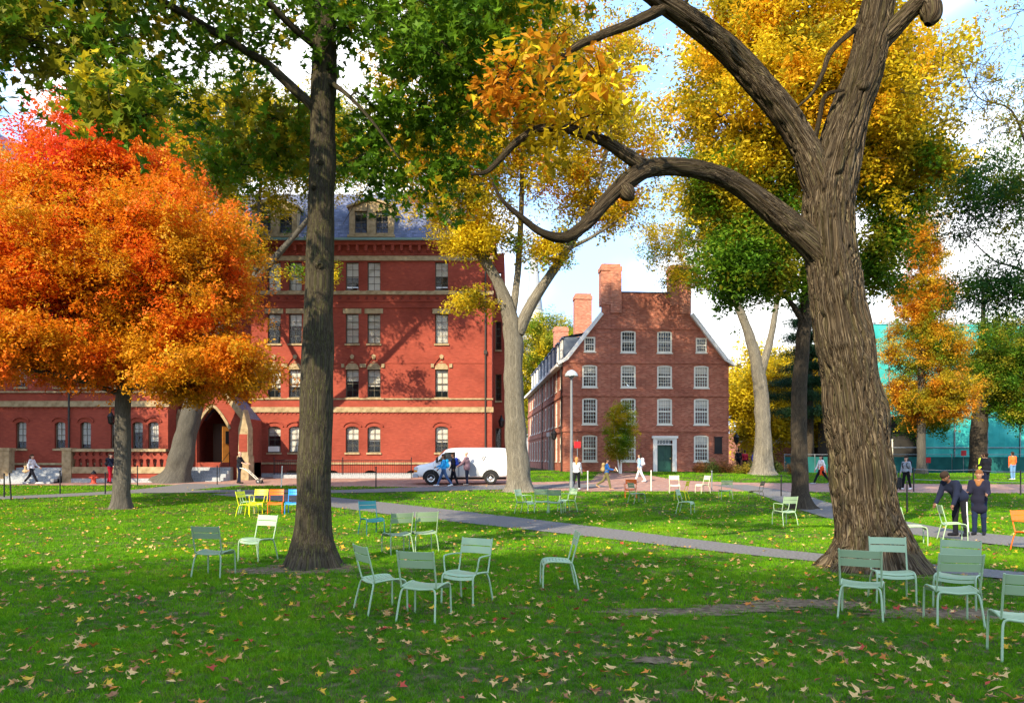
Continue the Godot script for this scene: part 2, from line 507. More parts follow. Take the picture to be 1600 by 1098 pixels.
# a stem whose surface is really furrowed: kind 1 = fine long plates, 2 = deep interlaced ridges, 0 = smooth with swellings
func stem_mesh(pts: Array, rad: Array, sides: int, kind: int, sd: float, flare := 0.0, base_y := 0.0) -> ArrayMesh:
	var b := MB.new()
	var m := pts.size()
	var ux := V(1, 0, 0)
	var length := 0.0
	for i in m:
		var t: Vector3 = (pts[mini(i + 1, m - 1)] - pts[maxi(i - 1, 0)]).normalized()
		ux = (ux - t * ux.dot(t)).normalized()
		var uy := t.cross(ux)
		if i: length += pts[i].distance_to(pts[i - 1])
		for k in sides + 1:
			var a := TAU * (k % sides) / sides
			var o := ux * cos(a) + uy * sin(a)
			var r: float = rad[i]
			var q := V(cos(a) * r, sin(a) * r, length)
			var lump := bark_noise.get_noise_3d(q.x * 1.3 + sd, q.y * 1.3, q.z * 0.7) * 0.10 * r
			if flare > 0.0:
				var low: float = clampf(1.0 - (pts[i].y - base_y) / 0.9, 0.0, 1.0)
				lump += low * low * flare * r * (0.35 + 0.65 * (0.5 + 0.5 * sin(a * 5.0 + sd + 1.3 * sin(a * 2.0))))
			if kind == 2:
				var w := bark_noise.get_noise_3d(q.x * 1.8, q.y * 1.8 + sd, q.z * 1.1)
				var g := absf(bark_noise.get_noise_3d(q.x * 7.5 + w * 0.7, q.y * 7.5 + sd, q.z * 0.55))
				var g2 := absf(bark_noise.get_noise_3d(q.x * 15.0 + w, q.y * 15.0 + sd, q.z * 1.0))
				lump += (smoothstep(0.0, 0.32, g) - 0.6) * 0.072 * minf(1.0, r * 2.6) + (smoothstep(0.0, 0.3, g2) - 0.5) * 0.016 * minf(1.0, r * 3.0)
			elif kind == 1:
				var g := absf(bark_noise.get_noise_3d(q.x * 16.0, q.y * 16.0 + sd, q.z * 1.7))
				lump += (smoothstep(0.0, 0.3, g) - 0.5) * 0.012 * minf(1.0, r * 4.0)
			b.v.append(pts[i] + o * (r + lump))
			b.n.append(V(0, 0, 0))
			b.uv.append(Vector2(float(k) / sides * maxf(1.0, roundf(TAU * rad[0])), length))
	var fn := PackedVector3Array()
	fn.resize(b.v.size())
	for i in m - 1:
		for k in sides:
			var q := i * (sides + 1) + k
			for f in [[q, q + 1, q + sides + 2], [q, q + sides + 2, q + sides + 1]]:
				var g := (b.v[f[2]] - b.v[f[0]]).cross(b.v[f[1]] - b.v[f[0]])
				if g.dot(b.v[f[0]] - pts[i]) < 0.0:
					g = -g
					b.ix.append(f[0]); b.ix.append(f[2]); b.ix.append(f[1])
				else:
					b.ix.append(f[0]); b.ix.append(f[1]); b.ix.append(f[2])
				for e in f: fn[e] += g
	for i in m:
		var s := fn[i * (sides + 1)] + fn[i * (sides + 1) + sides]
		fn[i * (sides + 1)] = s
		fn[i * (sides + 1) + sides] = s
	for i in fn.size(): b.n[i] = fn[i].normalized()
	return b.mesh()

# stems: [name, points [x, y, z, radius], sides, rings per span]; the first is the trunk
# lobes: {c, r, n (how many clumps), cr (clump radius), per (sprays in a clump), pal, shift}
func tree(called: String, label: String, at: Vector3, stems: Array, bark: Material, kind: int, lobes: Array, spray: ArrayMesh, leaf: Material, group := "", sd := 1, flare := 0.5, twig_r := 0.03, spray_scale := Vector2(0.8, 1.25)) -> Node3D:
	var r := RandomNumberGenerator.new()
	r.seed = sd * 7919 + 13
	var o := thing(called, label, "tree", at, 0.0, group)
	var nodes := PackedVector3Array()
	var nrad := PackedFloat32Array()
	var top_of := at.y
	for i in stems.size():
		var st: Array = stems[i]
		var s := spline(st[1], st[3])
		part_mesh(st[0], stem_mesh(s[0], s[1], st[2], kind, sd * 3.7 + i * 11.0, flare if i == 0 else 0.0, 0.0), bark, o)
		var n: int = s[0].size()
		for k in n:
			if i > 0 or s[0][k].y > s[0][n - 1].y * 0.5:
				nodes.append(s[0][k]); nrad.append(s[1][k])
	var clumps := []
	for l in lobes:
		for k in roundi(l.n * 1.3):
			var dir := V(r.randfn(), r.randfn(), r.randfn()).normalized()
			var p: Vector3 = l.c + dir * l.r * pow(r.randf(), 0.42)
			clumps.append([p, l])
	var centre := nodes[0]
	clumps.sort_custom(func(a, b): return a[0].distance_squared_to(centre) < b[0].distance_squared_to(centre))
	var tw := MB.new()
	var where: Array[Transform3D] = []
	var tint := PackedColorArray()
	for c in clumps:
		var p: Vector3 = c[0]
		var l: Dictionary = c[1]
		var best := 0
		var cost := 1e9
		for k in nodes.size():
			var d := p.distance_to(nodes[k]) + maxf(0.0, nodes[k].y - p.y) * 0.8
			if d < cost:
				cost = d
				best = k
		var q := nodes[best]
		var span := p.distance_to(q)
		var bend := V(r.randfn() * 0.12, 0.10 + r.randfn() * 0.08, r.randfn() * 0.12) * span
		var pts := []
		var rr := []
		var r0 := minf(nrad[best] * 0.6, twig_r * (0.5 + 0.28 * span))
		for k in 5:
			var t := k / 4.0
			var w := q.lerp(p, t) + bend * 4.0 * t * (1.0 - t)
			pts.append(w)
			rr.append(lerpf(r0, 0.006, t))
			if k > 1: nodes.append(w); nrad.append(rr[k])
		tw.tube(pts, rr, 5 if r0 > 0.02 else 4, false)
		# small shoots out of the branch end
		for k in 3:
			var e: Vector3 = p + V(r.randfn(), r.randfn() * 0.6, r.randfn()) * l.cr * 0.8
			tw.tube([pts[3], (pts[3] + e) * 0.5 + V(0, 0.05, 0), e], [0.012, 0.008, 0.004], 3, false)
		for k in roundi(l.per * 1.55):
			var w: Vector3 = p + V(r.randfn(), r.randfn() * l.get("flat", 0.75), r.randfn()) * l.cr * 0.62
			if r.randf() < 0.16: w = (pts[2] as Vector3).lerp(p, r.randf()) + V(r.randfn(), r.randfn(), r.randfn()) * l.cr * 0.2
			var s := r.randf_range(spray_scale.x, spray_scale.y)
			where.append(Transform3D(Basis.from_euler(V(r.randf_range(-0.6, 0.6), r.randf() * TAU, r.randf_range(-0.6, 0.6))).scaled(V(s, s, s)), w))
			var tone: float = l.get("shift", 0.5) + l.get("patch", 0.9) * bark_noise.get_noise_3d(w.x * 0.5 + sd * 9.0, w.y * 0.5, w.z * 0.5) + r.randfn() * l.get("mix", 0.17)
			tint.append(mixed(l.pal, tone) * r.randf_range(0.75, 1.2))
	part("branches", tw, bark, o)
	scatter("crown", spray, leaf, where, tint, o).set_meta("kind", "stuff")
	return o

func scatter(called: String, mesh: Mesh, m: Material, where: Array[Transform3D], tint: PackedColorArray, parent: Node) -> MultiMeshInstance3D:
	var mm := MultiMesh.new()
	mm.transform_format = MultiMesh.TRANSFORM_3D
	mm.use_colors = true
	mm.mesh = mesh
	mm.instance_count = where.size()
	for i in where.size():
		mm.set_instance_transform(i, where[i])
		mm.set_instance_color(i, tint[i])
	var o := MultiMeshInstance3D.new()
	o.name = called
	o.multimesh = mm
	o.material_override = m
	parent.add_child(o, true)
	return o

# ---- ground, paths, grass, fallen leaves ----

# [name, [x, z, half width] ...]
const WALKS := [
	["path", [[-13.5, -37.2, 1.2], [-7.7, -32.4, 1.35], [-2.15, -26.0, 1.35], [1.73, -20.8, 1.0], [3.1, -18.8, 0.82], [4.8, -16.4, 0.68], [6.15, -14.8, 0.58], [8.4, -12.6, 0.52], [13.0, -8.6, 0.5]]],
	["path", [[12.2, -43.0, 1.0], [12.7, -37.0, 1.0], [11.6, -28.0, 1.0], [10.95, -21.2, 1.0], [11.85, -17.7, 1.1], [14.5, -11.0, 1.1]]],
	["path", [[-42.0, -29.0, 0.9], [-30.0, -32.0, 0.9], [-22.8, -34.3, 0.95], [-19.2, -37.4, 1.1], [-17.6, -40.0, 1.5], [-16.8, -43.6, 2.0]]],
	["path", [[-19.5, -37.6, 0.8], [-13.6, -38.2, 0.9], [-8.8, -38.0, 1.0], [-5.0, -39.4, 1.4], [0.0, -41.2, 1.6], [5.0, -42.4, 1.2]]],
]
const PLAZA := [[-60.0, -42.4], [-20.5, -42.9], [-13.0, -42.2], [-6.0, -41.4], [0.4, -39.0], [3.0, -38.4], [12.0, -38.2], [20.0, -37.3], [45.0, -35.5], [45.0, -42.5], [21.0, -44.2], [14.0, -45.0], [10.5, -47.0], [8.2, -54.2], [6.2, -54.2], [4.8, -47.0], [1.2, -45.6], [0.3, -52.5], [-60.0, -52.5]]
const EARTH := [[-3.6, -13.6, 1.1, 0.8], [-4.3, -13.3, 0.8, 0.45], [6.5, -13.3, 1.5, 0.9], [10.9, -28.7, 1.3, 0.9], [3.9, -10.3, 1.0, 0.4], [5.5, -9.6, 1.2, 0.5], [1.4, -7.4, 0.35, 0.14], [2.0, -9.7, 1.0, 0.3], [2.9, -9.9, 0.8, 0.3], [-14.8, -28.9, 1.0, 0.8], [0.4, -38.2, 1.6, 1.0], [-7.5, -13.2, 0.4, 0.2]]

func walk_edges(w: Array) -> Array:
	var pts := []
	for p in w: pts.append([p[0], 0.0, p[1], p[2]])
	var s := spline(pts, 10)
	var left := []
	var right := []
	for i in s[0].size():
		var t: Vector3 = (s[0][mini(i + 1, s[0].size() - 1)] - s[0][maxi(i - 1, 0)]).normalized()
		var o: Vector3 = V(-t.z, 0, t.x) * s[1][i]
		left.append(s[0][i] + o)
		right.append(s[0][i] - o)
	return [left, right]

func at_ground(p: Vector3, up := 0.0) -> Vector3: return V(p.x, H(p.x, p.z) + up, p.z)

func fill_mask(poly: PackedVector2Array, value: int) -> void:
	var r := Rect2(poly[0], Vector2.ZERO)
	for p in poly: r = r.expand(p)
	for j in range(maxi(0, int((r.position.y - MASK_Z0) / CELL)), mini(MASK_H, int((r.end.y - MASK_Z0) / CELL) + 2)):
		for i in range(maxi(0, int((r.position.x - MASK_X0) / CELL)), mini(MASK_W, int((r.end.x - MASK_X0) / CELL) + 2)):
			if Geometry2D.is_point_in_polygon(Vector2(MASK_X0 + (i + 0.5) * CELL, MASK_Z0 + (j + 0.5) * CELL), poly): mask[j * MASK_W + i] = value

func mask_at(x: float, z: float) -> int:
	var i := int((x - MASK_X0) / CELL)
	var j := int((z - MASK_Z0) / CELL)
	return mask[j * MASK_W + i] if i >= 0 and j >= 0 and i < MASK_W and j < MASK_H else 0

func earth_at(x: float, z: float) -> float:
	var e := 0.0
	for p in EARTH: e = maxf(e, 1.0 - Vector2((x - p[0]) / p[2], (z - p[1]) / p[3]).length_squared())
	return e

func build_ground() -> void:
	mask.resize(MASK_W * MASK_H)
	var xs := [-500.0, -250.0, -120.0, -80.0, -60.0]
	for i in range(-47, 48): xs.append(float(i))
	xs.append_array([60.0, 80.0, 120.0, 250.0, 500.0])
	var zs := [-500.0, -250.0, -150.0, -110.0, -90.0, -80.0, -70.0]
	for i in range(-64, 6): zs.append(float(i))
	zs.append_array([12.0, 25.0, 60.0, 150.0, 300.0])
	var b := MB.new()
	for z in zs:
		for x in xs:
			b.v.append(V(x, H(x, z), z)); b.n.append(V(0, 1, 0)); b.uv.append(Vector2(x, z))
	for j in zs.size() - 1:
		for i in xs.size() - 1:
			var q: int = j * xs.size() + i
			b.smooth_tri(q, q + 1, q + xs.size() + 1)
			b.smooth_tri(q, q + xs.size() + 1, q + xs.size())
	structure("ground", b, M.soil)
	# brick forecourt
	var pz := PackedVector2Array()
	for p in PLAZA: pz.append(Vector2(p[0], p[1]))
	fill_mask(pz, 1)
	b = MB.new()
	for j in range(-54, -35):
		for i in range(-60, 45):
			for q in Geometry2D.intersect_polygons(PackedVector2Array([Vector2(i, j), Vector2(i + 1, j), Vector2(i + 1, j + 1), Vector2(i, j + 1)]), pz):
				var id := Geometry2D.triangulate_polygon(q)
				for k in range(0, id.size(), 3):
					var t := []
					for e in 3: t.append(at_ground(V(q[id[k + e]].x, 0, q[id[k + e]].y), 0.014))
					if (t[2] - t[0]).cross(t[1] - t[0]).y >= 0: b.tri(t[0], t[1], t[2])
					else: b.tri(t[0], t[2], t[1])
	structure("brick_pavement", b, M.paving)
	# worn earth where the turf is thin
	var rag := FastNoiseLite.new()
	rag.frequency = 1.0
	for k in EARTH.size():
		var p: Array = EARTH[k]
		b = MB.new()
		var c := at_ground(V(p[0], 0, p[1]), 0.006)
		for i in 40:
			var e := []
			for q in [i, (i + 1) % 40]:
				var a: float = TAU * q / 40.0
				var f: float = 0.88 + 0.5 * rag.get_noise_2d(cos(a) * 2.2 + k * 7.0, sin(a) * 2.2)
				e.append(at_ground(V(p[0] + cos(a) * p[2] * f, 0, p[1] + sin(a) * p[3] * f), 0.006))
			if (e[1] - c).cross(e[0] - c).y >= 0: b.tri(c, e[0], e[1])
			else: b.tri(c, e[1], e[0])
		structure("bare_earth", b, M.earth).position.y = 0.0007 * k
	var lift := 0.022
	for w in WALKS:
		var e := walk_edges(w[1])
		b = MB.new()
		var poly := PackedVector2Array()
		for p in e[0]: poly.append(Vector2(p.x, p.z))
		for k in e[1].size(): poly.append(Vector2(e[1][e[1].size() - 1 - k].x, e[1][e[1].size() - 1 - k].z))
		fill_mask(poly, 1)
		var wob := FastNoiseLite.new()
		wob.frequency = 0.9
		for i in e[0].size() - 1:
			for k in 4:
				var c := []
				for f in [[i, k], [i + 1, k], [i + 1, k + 1], [i, k + 1]]:
					var p: Vector3 = (e[0][f[0]] as Vector3).lerp(e[1][f[0]], f[1] / 4.0)
					c.append(at_ground(p, lift))
				b.facing(c[0], c[1], c[2], c[3], Vector3.UP)
		structure(w[0], b, M.asphalt)
		lift += 0.004

func tuft_mesh(blades: int, height: float, spread: float, width: float, sd: int) -> ArrayMesh:
	var r := RandomNumberGenerator.new()
	r.seed = sd
	var b := MB.new()
	for i in blades:
		var a := r.randf() * TAU
		var at := V(cos(a), 0, sin(a)) * spread * sqrt(r.randf())
		var lean := V(r.randfn() * 0.45, 1.0, r.randfn() * 0.45).normalized()
		var h := height * r.randf_range(0.55, 1.25)
		var side := lean.cross(V(cos(a * 7.0), 0, sin(a * 7.0))).normalized() * width * r.randf_range(0.6, 1.2)
		var mid := at + lean * h * 0.6
		var tip := at + lean * h + V(lean.x, -0.25, lean.z) * h * 0.35
		b.tri(at - side, at + side, mid + side * 0.7)
		b.tri(at - side, mid + side * 0.7, mid - side * 0.7)
		b.tri(mid - side * 0.7, mid + side * 0.7, tip)
	return b.mesh()

func build_grass() -> void:
	var r := RandomNumberGenerator.new()
	r.seed = 4242
	var patch := FastNoiseLite.new()
	patch.frequency = 0.35
	patch.seed = 5
	var fine := FastNoiseLite.new()
	fine.frequency = 2.2
	fine.seed = 8
	# near, middle, far: [depth from, to, tufts per square metre, blades, height, spread, blade half width]
	var bands := [[4.5, 9.5, 420.0, 16, 0.042, 0.055, 0.0024], [9.5, 16.0, 210.0, 16, 0.044, 0.08, 0.0036], [16.0, 26.0, 80.0, 16, 0.05, 0.125, 0.006], [26.0, 40.0, 26.0, 16, 0.055, 0.2, 0.010], [40.0, 58.0, 11.0, 18, 0.065, 0.3, 0.016]]
	for k in bands.size():
		var d: Array = bands[k]
		var where: Array[Transform3D] = []
		var tint := PackedColorArray()
		var near: float = d[0]
		var far: float = d[1]
		var area := 0.5 * (1.36 * near + 1.36 * far + 5.0) * (far - near)
		for i in int(area * d[2]):
			var z: float = -sqrt(lerpf(near * near, far * far, r.randf()))
			var x := r.randf_range(-1, 1) * (0.68 * -z + 1.5)
			if mask_at(x, z): continue
			var e := earth_at(x, z)
			if e > 0.0 and r.randf() < e * 1.15 + 0.9 * fine.get_noise_2d(x * 1.6, z * 1.6): continue
			if x < 0 and z < -52 or x > 3.4 and x < 16.2 and z < -54.6: continue
			var p := patch.get_noise_2d(x, z)
			var q := fine.get_noise_2d(x, z)
			if p * 0.5 + q < -0.6 and r.randf() < 0.6: continue
			var s := r.randf_range(0.75, 1.3) * (1.0 + 0.35 * p + 0.25 * q)
			where.append(Transform3D(Basis(Vector3.UP, r.randf() * TAU).scaled(V(s, s * r.randf_range(0.8, 1.2), s)), V(x, H(x, z) - 0.004, z)))
			var c := mixed([Color(0.036, 0.13, 0.005), Color(0.075, 0.235, 0.005), Color(0.125, 0.31, 0.006), Color(0.205, 0.34, 0.010)], 0.5 + 0.42 * p + 0.2 * q + r.randfn() * 0.17)
			if r.randf() < 0.035: c = Color(0.22, 0.19, 0.06)
			tint.append(c * r.randf_range(0.8, 1.2))
		var o := scatter(numbered("grass"), tuft_mesh(d[3], d[4], d[5], d[6], 31 + k), M.blade, where, tint, self)
		tag(o, ["short green turf nearest the viewer, strewn with dry leaves", "green turf round the two big foreground trunks", "bright green turf beyond the foreground chairs, along the asphalt path", "sunlit green turf round the coloured chairs and the slim trunks", "strips of green turf beside the brick forecourt and the halls"][k], "grass", "", "stuff")

func fallen_mesh(kind: String, sd: int) -> ArrayMesh:
	var r := RandomNumberGenerator.new()
	r.seed = sd
	var b := MB.new()
	add_leaf(b, kind, Transform3D(Basis(V(1, 0, 0), -PI / 2), V(0, 0.006, 0.5)), r.randf_range(0.15, 0.55), r.randf_range(-0.35, 0.3))
	return b.mesh()

const LITTER := [
	["tan", Color(0.46, 0.25, 0.085)], ["pale beige", Color(0.56, 0.37, 0.145)], ["brown", Color(0.26, 0.12, 0.05)],
	["golden yellow", Color(0.55, 0.33, 0.025)], ["orange", Color(0.50, 0.17, 0.03)], ["dull red", Color(0.36, 0.05, 0.03)],
]

func build_litter() -> void:
	var r := RandomNumberGenerator.new()
	r.seed = 909
	var patch := FastNoiseLite.new()
	patch.frequency = 0.28
	patch.seed = 77
	var shapes := [fallen_mesh("maple", 3), fallen_mesh("oval", 9), fallen_mesh("maple", 6), fallen_mesh("oval", 5), fallen_mesh("maple", 14), fallen_mesh("maple", 21)]
	var mats := []
	for l in LITTER:
		var m := mat((l[1] as Color).linear_to_srgb(), 0.7, 0.0, 0.3)
		m.backlight_enabled = true
		m.backlight = Color(0.3, 0.3, 0.3)
		m.cull_mode = BaseMaterial3D.CULL_DISABLED
		mats.append(m)
	var spots := []
	for i in 7600:
		var d := 5.6 + 38.0 * pow(r.randf(), 1.25)
		var z := -d
		var x := r.randf_range(-1, 1) * (0.68 * d + 0.8)
		var paved := mask_at(x, z) == 1
		if paved and r.randf() < 0.9: continue
		if patch.get_noise_2d(x, z) < -0.18 and r.randf() < 0.6: continue
		spots.append([x, z])
	spots.sort_custom(func(a, b): return a[1] > b[1])
	var where: Array[Transform3D] = []
	var tint := PackedColorArray()
	var single := 0
	for s in spots:
		var x: float = s[0]
		var z: float = s[1]
		var size := r.randf_range(0.05, 0.11)
		if r.randf() < 0.12: size *= 1.25
		var t := Transform3D(Basis.from_euler(V(r.randfn() * 0.3, r.randf() * TAU, r.randfn() * 0.3)).scaled(V(size, size, size)), V(x, H(x, z) + (0.03 if mask_at(x, z) == 1 else r.randf_range(0.030, 0.048)), z))
		var k := 0
		var roll := r.randf()
		for lim in [0.30, 0.58, 0.74, 0.86, 0.96]:
			if roll > lim: k += 1
		if z < -15.0 and r.randf() < 0.45: k = 3 if r.randf() < 0.6 else 1
		if single < 300 and absf(x) < 0.665 * -z:
			var o := part_mesh(numbered("fallen_leaf"), shapes[r.randi() % 6], mats[k], self)
			o.transform = t
			tag(o, "%s dry leaf lying on the nearest strip of grass" % LITTER[k][0], "leaf", "%s leaves fallen on the near grass" % LITTER[k][0])
			single += 1
		else:
			where.append(t)
			tint.append((LITTER[k][1] as Color) * r.randf_range(0.8, 1.25))
	var o := scatter("fallen_leaves", shapes[0], M.litter, where, tint, self)
	tag(o, "countless dry autumn leaves strewn over the lawn farther out", "leaves", "", "stuff")

# ---- buildings ----

func rect_poly(x0: float, y0: float, x1: float, y1: float) -> PackedVector2Array:
	return PackedVector2Array([Vector2(x0, y0), Vector2(x1, y0), Vector2(x1, y1), Vector2(x0, y1)])

# a wall face in the local x-y plane (front towards +z) with openings whose reveals run back by depth
func wall(b: MB, poly: PackedVector2Array, holes: Array, t: Transform3D, depth: float) -> void:
	var xs := {}
	var ys := {}
	for p in poly: xs[p.x] = 1; ys[p.y] = 1
	for h in holes:
		xs[h.position.x] = 1; xs[h.end.x] = 1; ys[h.position.y] = 1; ys[h.end.y] = 1
	var ax := xs.keys()
	var ay := ys.keys()
	ax.sort()
	ay.sort()
	var out := t.basis * V(0, 0, 1)
	for i in ax.size() - 1:
		for j in ay.size() - 1:
			var mid := Vector2((ax[i] + ax[i + 1]) * 0.5, (ay[j] + ay[j + 1]) * 0.5)
			var open := false
			for h in holes:
				if h.has_point(mid): open = true
			if open: continue
			for q in Geometry2D.intersect_polygons(rect_poly(ax[i], ay[j], ax[i + 1], ay[j + 1]), poly):
				var id := Geometry2D.triangulate_polygon(q)
				for k in range(0, id.size(), 3):
					var c := []
					for e in 3: c.append(t * V(q[id[k + e]].x, q[id[k + e]].y, 0))
					if (c[2] - c[0]).cross(c[1] - c[0]).dot(out) >= 0: b.tri(c[0], c[1], c[2])
					else: b.tri(c[0], c[2], c[1])
	for h in holes:
		var p: Array = [h.position, Vector2(h.end.x, h.position.y), h.end, Vector2(h.position.x, h.end.y)]
		for k in 4:
			var u: Vector2 = p[k]
			var w: Vector2 = p[(k + 1) % 4]
			var inward: Vector2 = h.get_center() - (u + w) * 0.5
			b.facing(t * V(u.x, u.y, 0), t * V(w.x, w.y, 0), t * V(w.x, w.y, -depth), t * V(u.x, u.y, -depth), t.basis * V(inward.x, inward.y, 0))

# the corner fill that turns the top of a square opening into an arch (rise = height of the curve; pointed or round)
func spandrels(b: MB, x0: float, x1: float, top: float, rise: float, pointed: bool, z0: float, z1: float, t: Transform3D) -> void:
	var mid := (x0 + x1) * 0.5
	for s in [-1.0, 1.0]:
		var q := PackedVector2Array([Vector2(mid, top)])
		for k in 9:
			var a := PI * 0.5 * k / 8.0
			var x := sin(a)
			var y := cos(a)
			if pointed: y = 1.0 - pow(x, 1.6)
			q.append(Vector2(mid + s * (x1 - x0) * 0.5 * x, top - rise + rise * y - 0.0005))
		q.append(Vector2(mid + s * (x1 - x0) * 0.5, top))
		b.prism(q, z0, z1, t)

func arch_strip(b: MB, mid: float, half: float, y0: float, rise: float, pointed: bool, thick: float, t: Transform3D, z: float) -> void:
	var prev := Vector3.ZERO
	for k in 17:
		var x := -1.0 + k / 8.0
		var y := (1.0 - pow(absf(x), 1.5)) if pointed else sqrt(maxf(0.0, 1.0 - x * x * 0.96)) 
		var p := t * V(mid + half * x, y0 + rise * y, z)
		if k: b.bar(prev, p, thick, thick)
		prev = p

var bar_mesh := {}
var pane_box := BoxMesh.new()

# sash window set back in its opening; at = middle of the sill line on the wall face
func sash_window(parent: Node, at: Vector3, w: float, h: float, cols: int, rows: int, frame: Material, frame_w: float, bar_w: float, back: float, blind: float, single_panes: bool, turn := 0.0, blind_mat: Material = null) -> Node3D:
	var o := group_of("window", parent, at)
	o.rotation.y = turn
	var key := "%.3f %.3f %d %d %.3f" % [w, h, cols, rows, back]
	if not bar_mesh.has(key):
		var f := MB.new()
		f.bx(-w / 2, -w / 2 + frame_w, 0, h, -back - 0.07, -back)
		f.bx(w / 2 - frame_w, w / 2, 0, h, -back - 0.07, -back)
		f.bx(-w / 2 + frame_w, w / 2 - frame_w, 0, frame_w, -back - 0.07, -back)
		f.bx(-w / 2 + frame_w, w / 2 - frame_w, h - frame_w, h, -back - 0.07, -back)
		f.bx(-w / 2 + frame_w, w / 2 - frame_w, h / 2 - frame_w * 0.4, h / 2 + frame_w * 0.4, -back - 0.06, -back + 0.006)
		var g := MB.new()
		for i in range(1, cols):
			var x := -w / 2 + frame_w + (w - 2 * frame_w) * i / cols
			g.bx(x - bar_w / 2, x + bar_w / 2, frame_w, h - frame_w, -back - 0.045, -back - 0.012)
		for j in range(1, rows):
			if j * 2 == rows: continue
			var y := frame_w + (h - 2 * frame_w) * j / rows
			g.bx(-w / 2 + frame_w, w / 2 - frame_w, y - bar_w / 2, y + bar_w / 2, -back - 0.043, -back - 0.010)
		bar_mesh[key] = [f.mesh(), g.mesh()]
	part_mesh("frame", bar_mesh[key][0], frame, o)
	part_mesh("glazing_bars", bar_mesh[key][1], frame, o)
	if single_panes:
		for i in cols:
			for j in rows:
				var p := part_mesh("pane", pane_box, M.glass, o)
				p.scale = V((w - 2 * frame_w) / cols - bar_w, (h - 2 * frame_w) / rows - bar_w, 0.006)
				p.position = V(-w / 2 + frame_w + (w - 2 * frame_w) * (i + 0.5) / cols, frame_w + (h - 2 * frame_w) * (j + 0.5) / rows, -back - 0.03)
	else:
		var p := part_mesh("pane", pane_box, M.glass, o)
		p.scale = V(w - 2 * frame_w, h - 2 * frame_w, 0.006)
		p.position = V(0, h / 2, -back - 0.035)
	if blind > 0.0:
		var q := MB.new()
		q.bx(-w / 2 + 0.02, w / 2 - 0.02, h * (1.0 - blind), h - 0.02, -back - 0.14, -back - 0.12)
		part("blind", q, blind_mat if blind_mat else M.blind, o)
	return o

func sill(parent: Node, w: float, m: Material, z := 0.09, h := 0.12) -> void:
	var b := MB.new()
	b.bx(-w / 2, w / 2, -h, 0.0, -0.16, z)
	part("sill", b, m, parent)

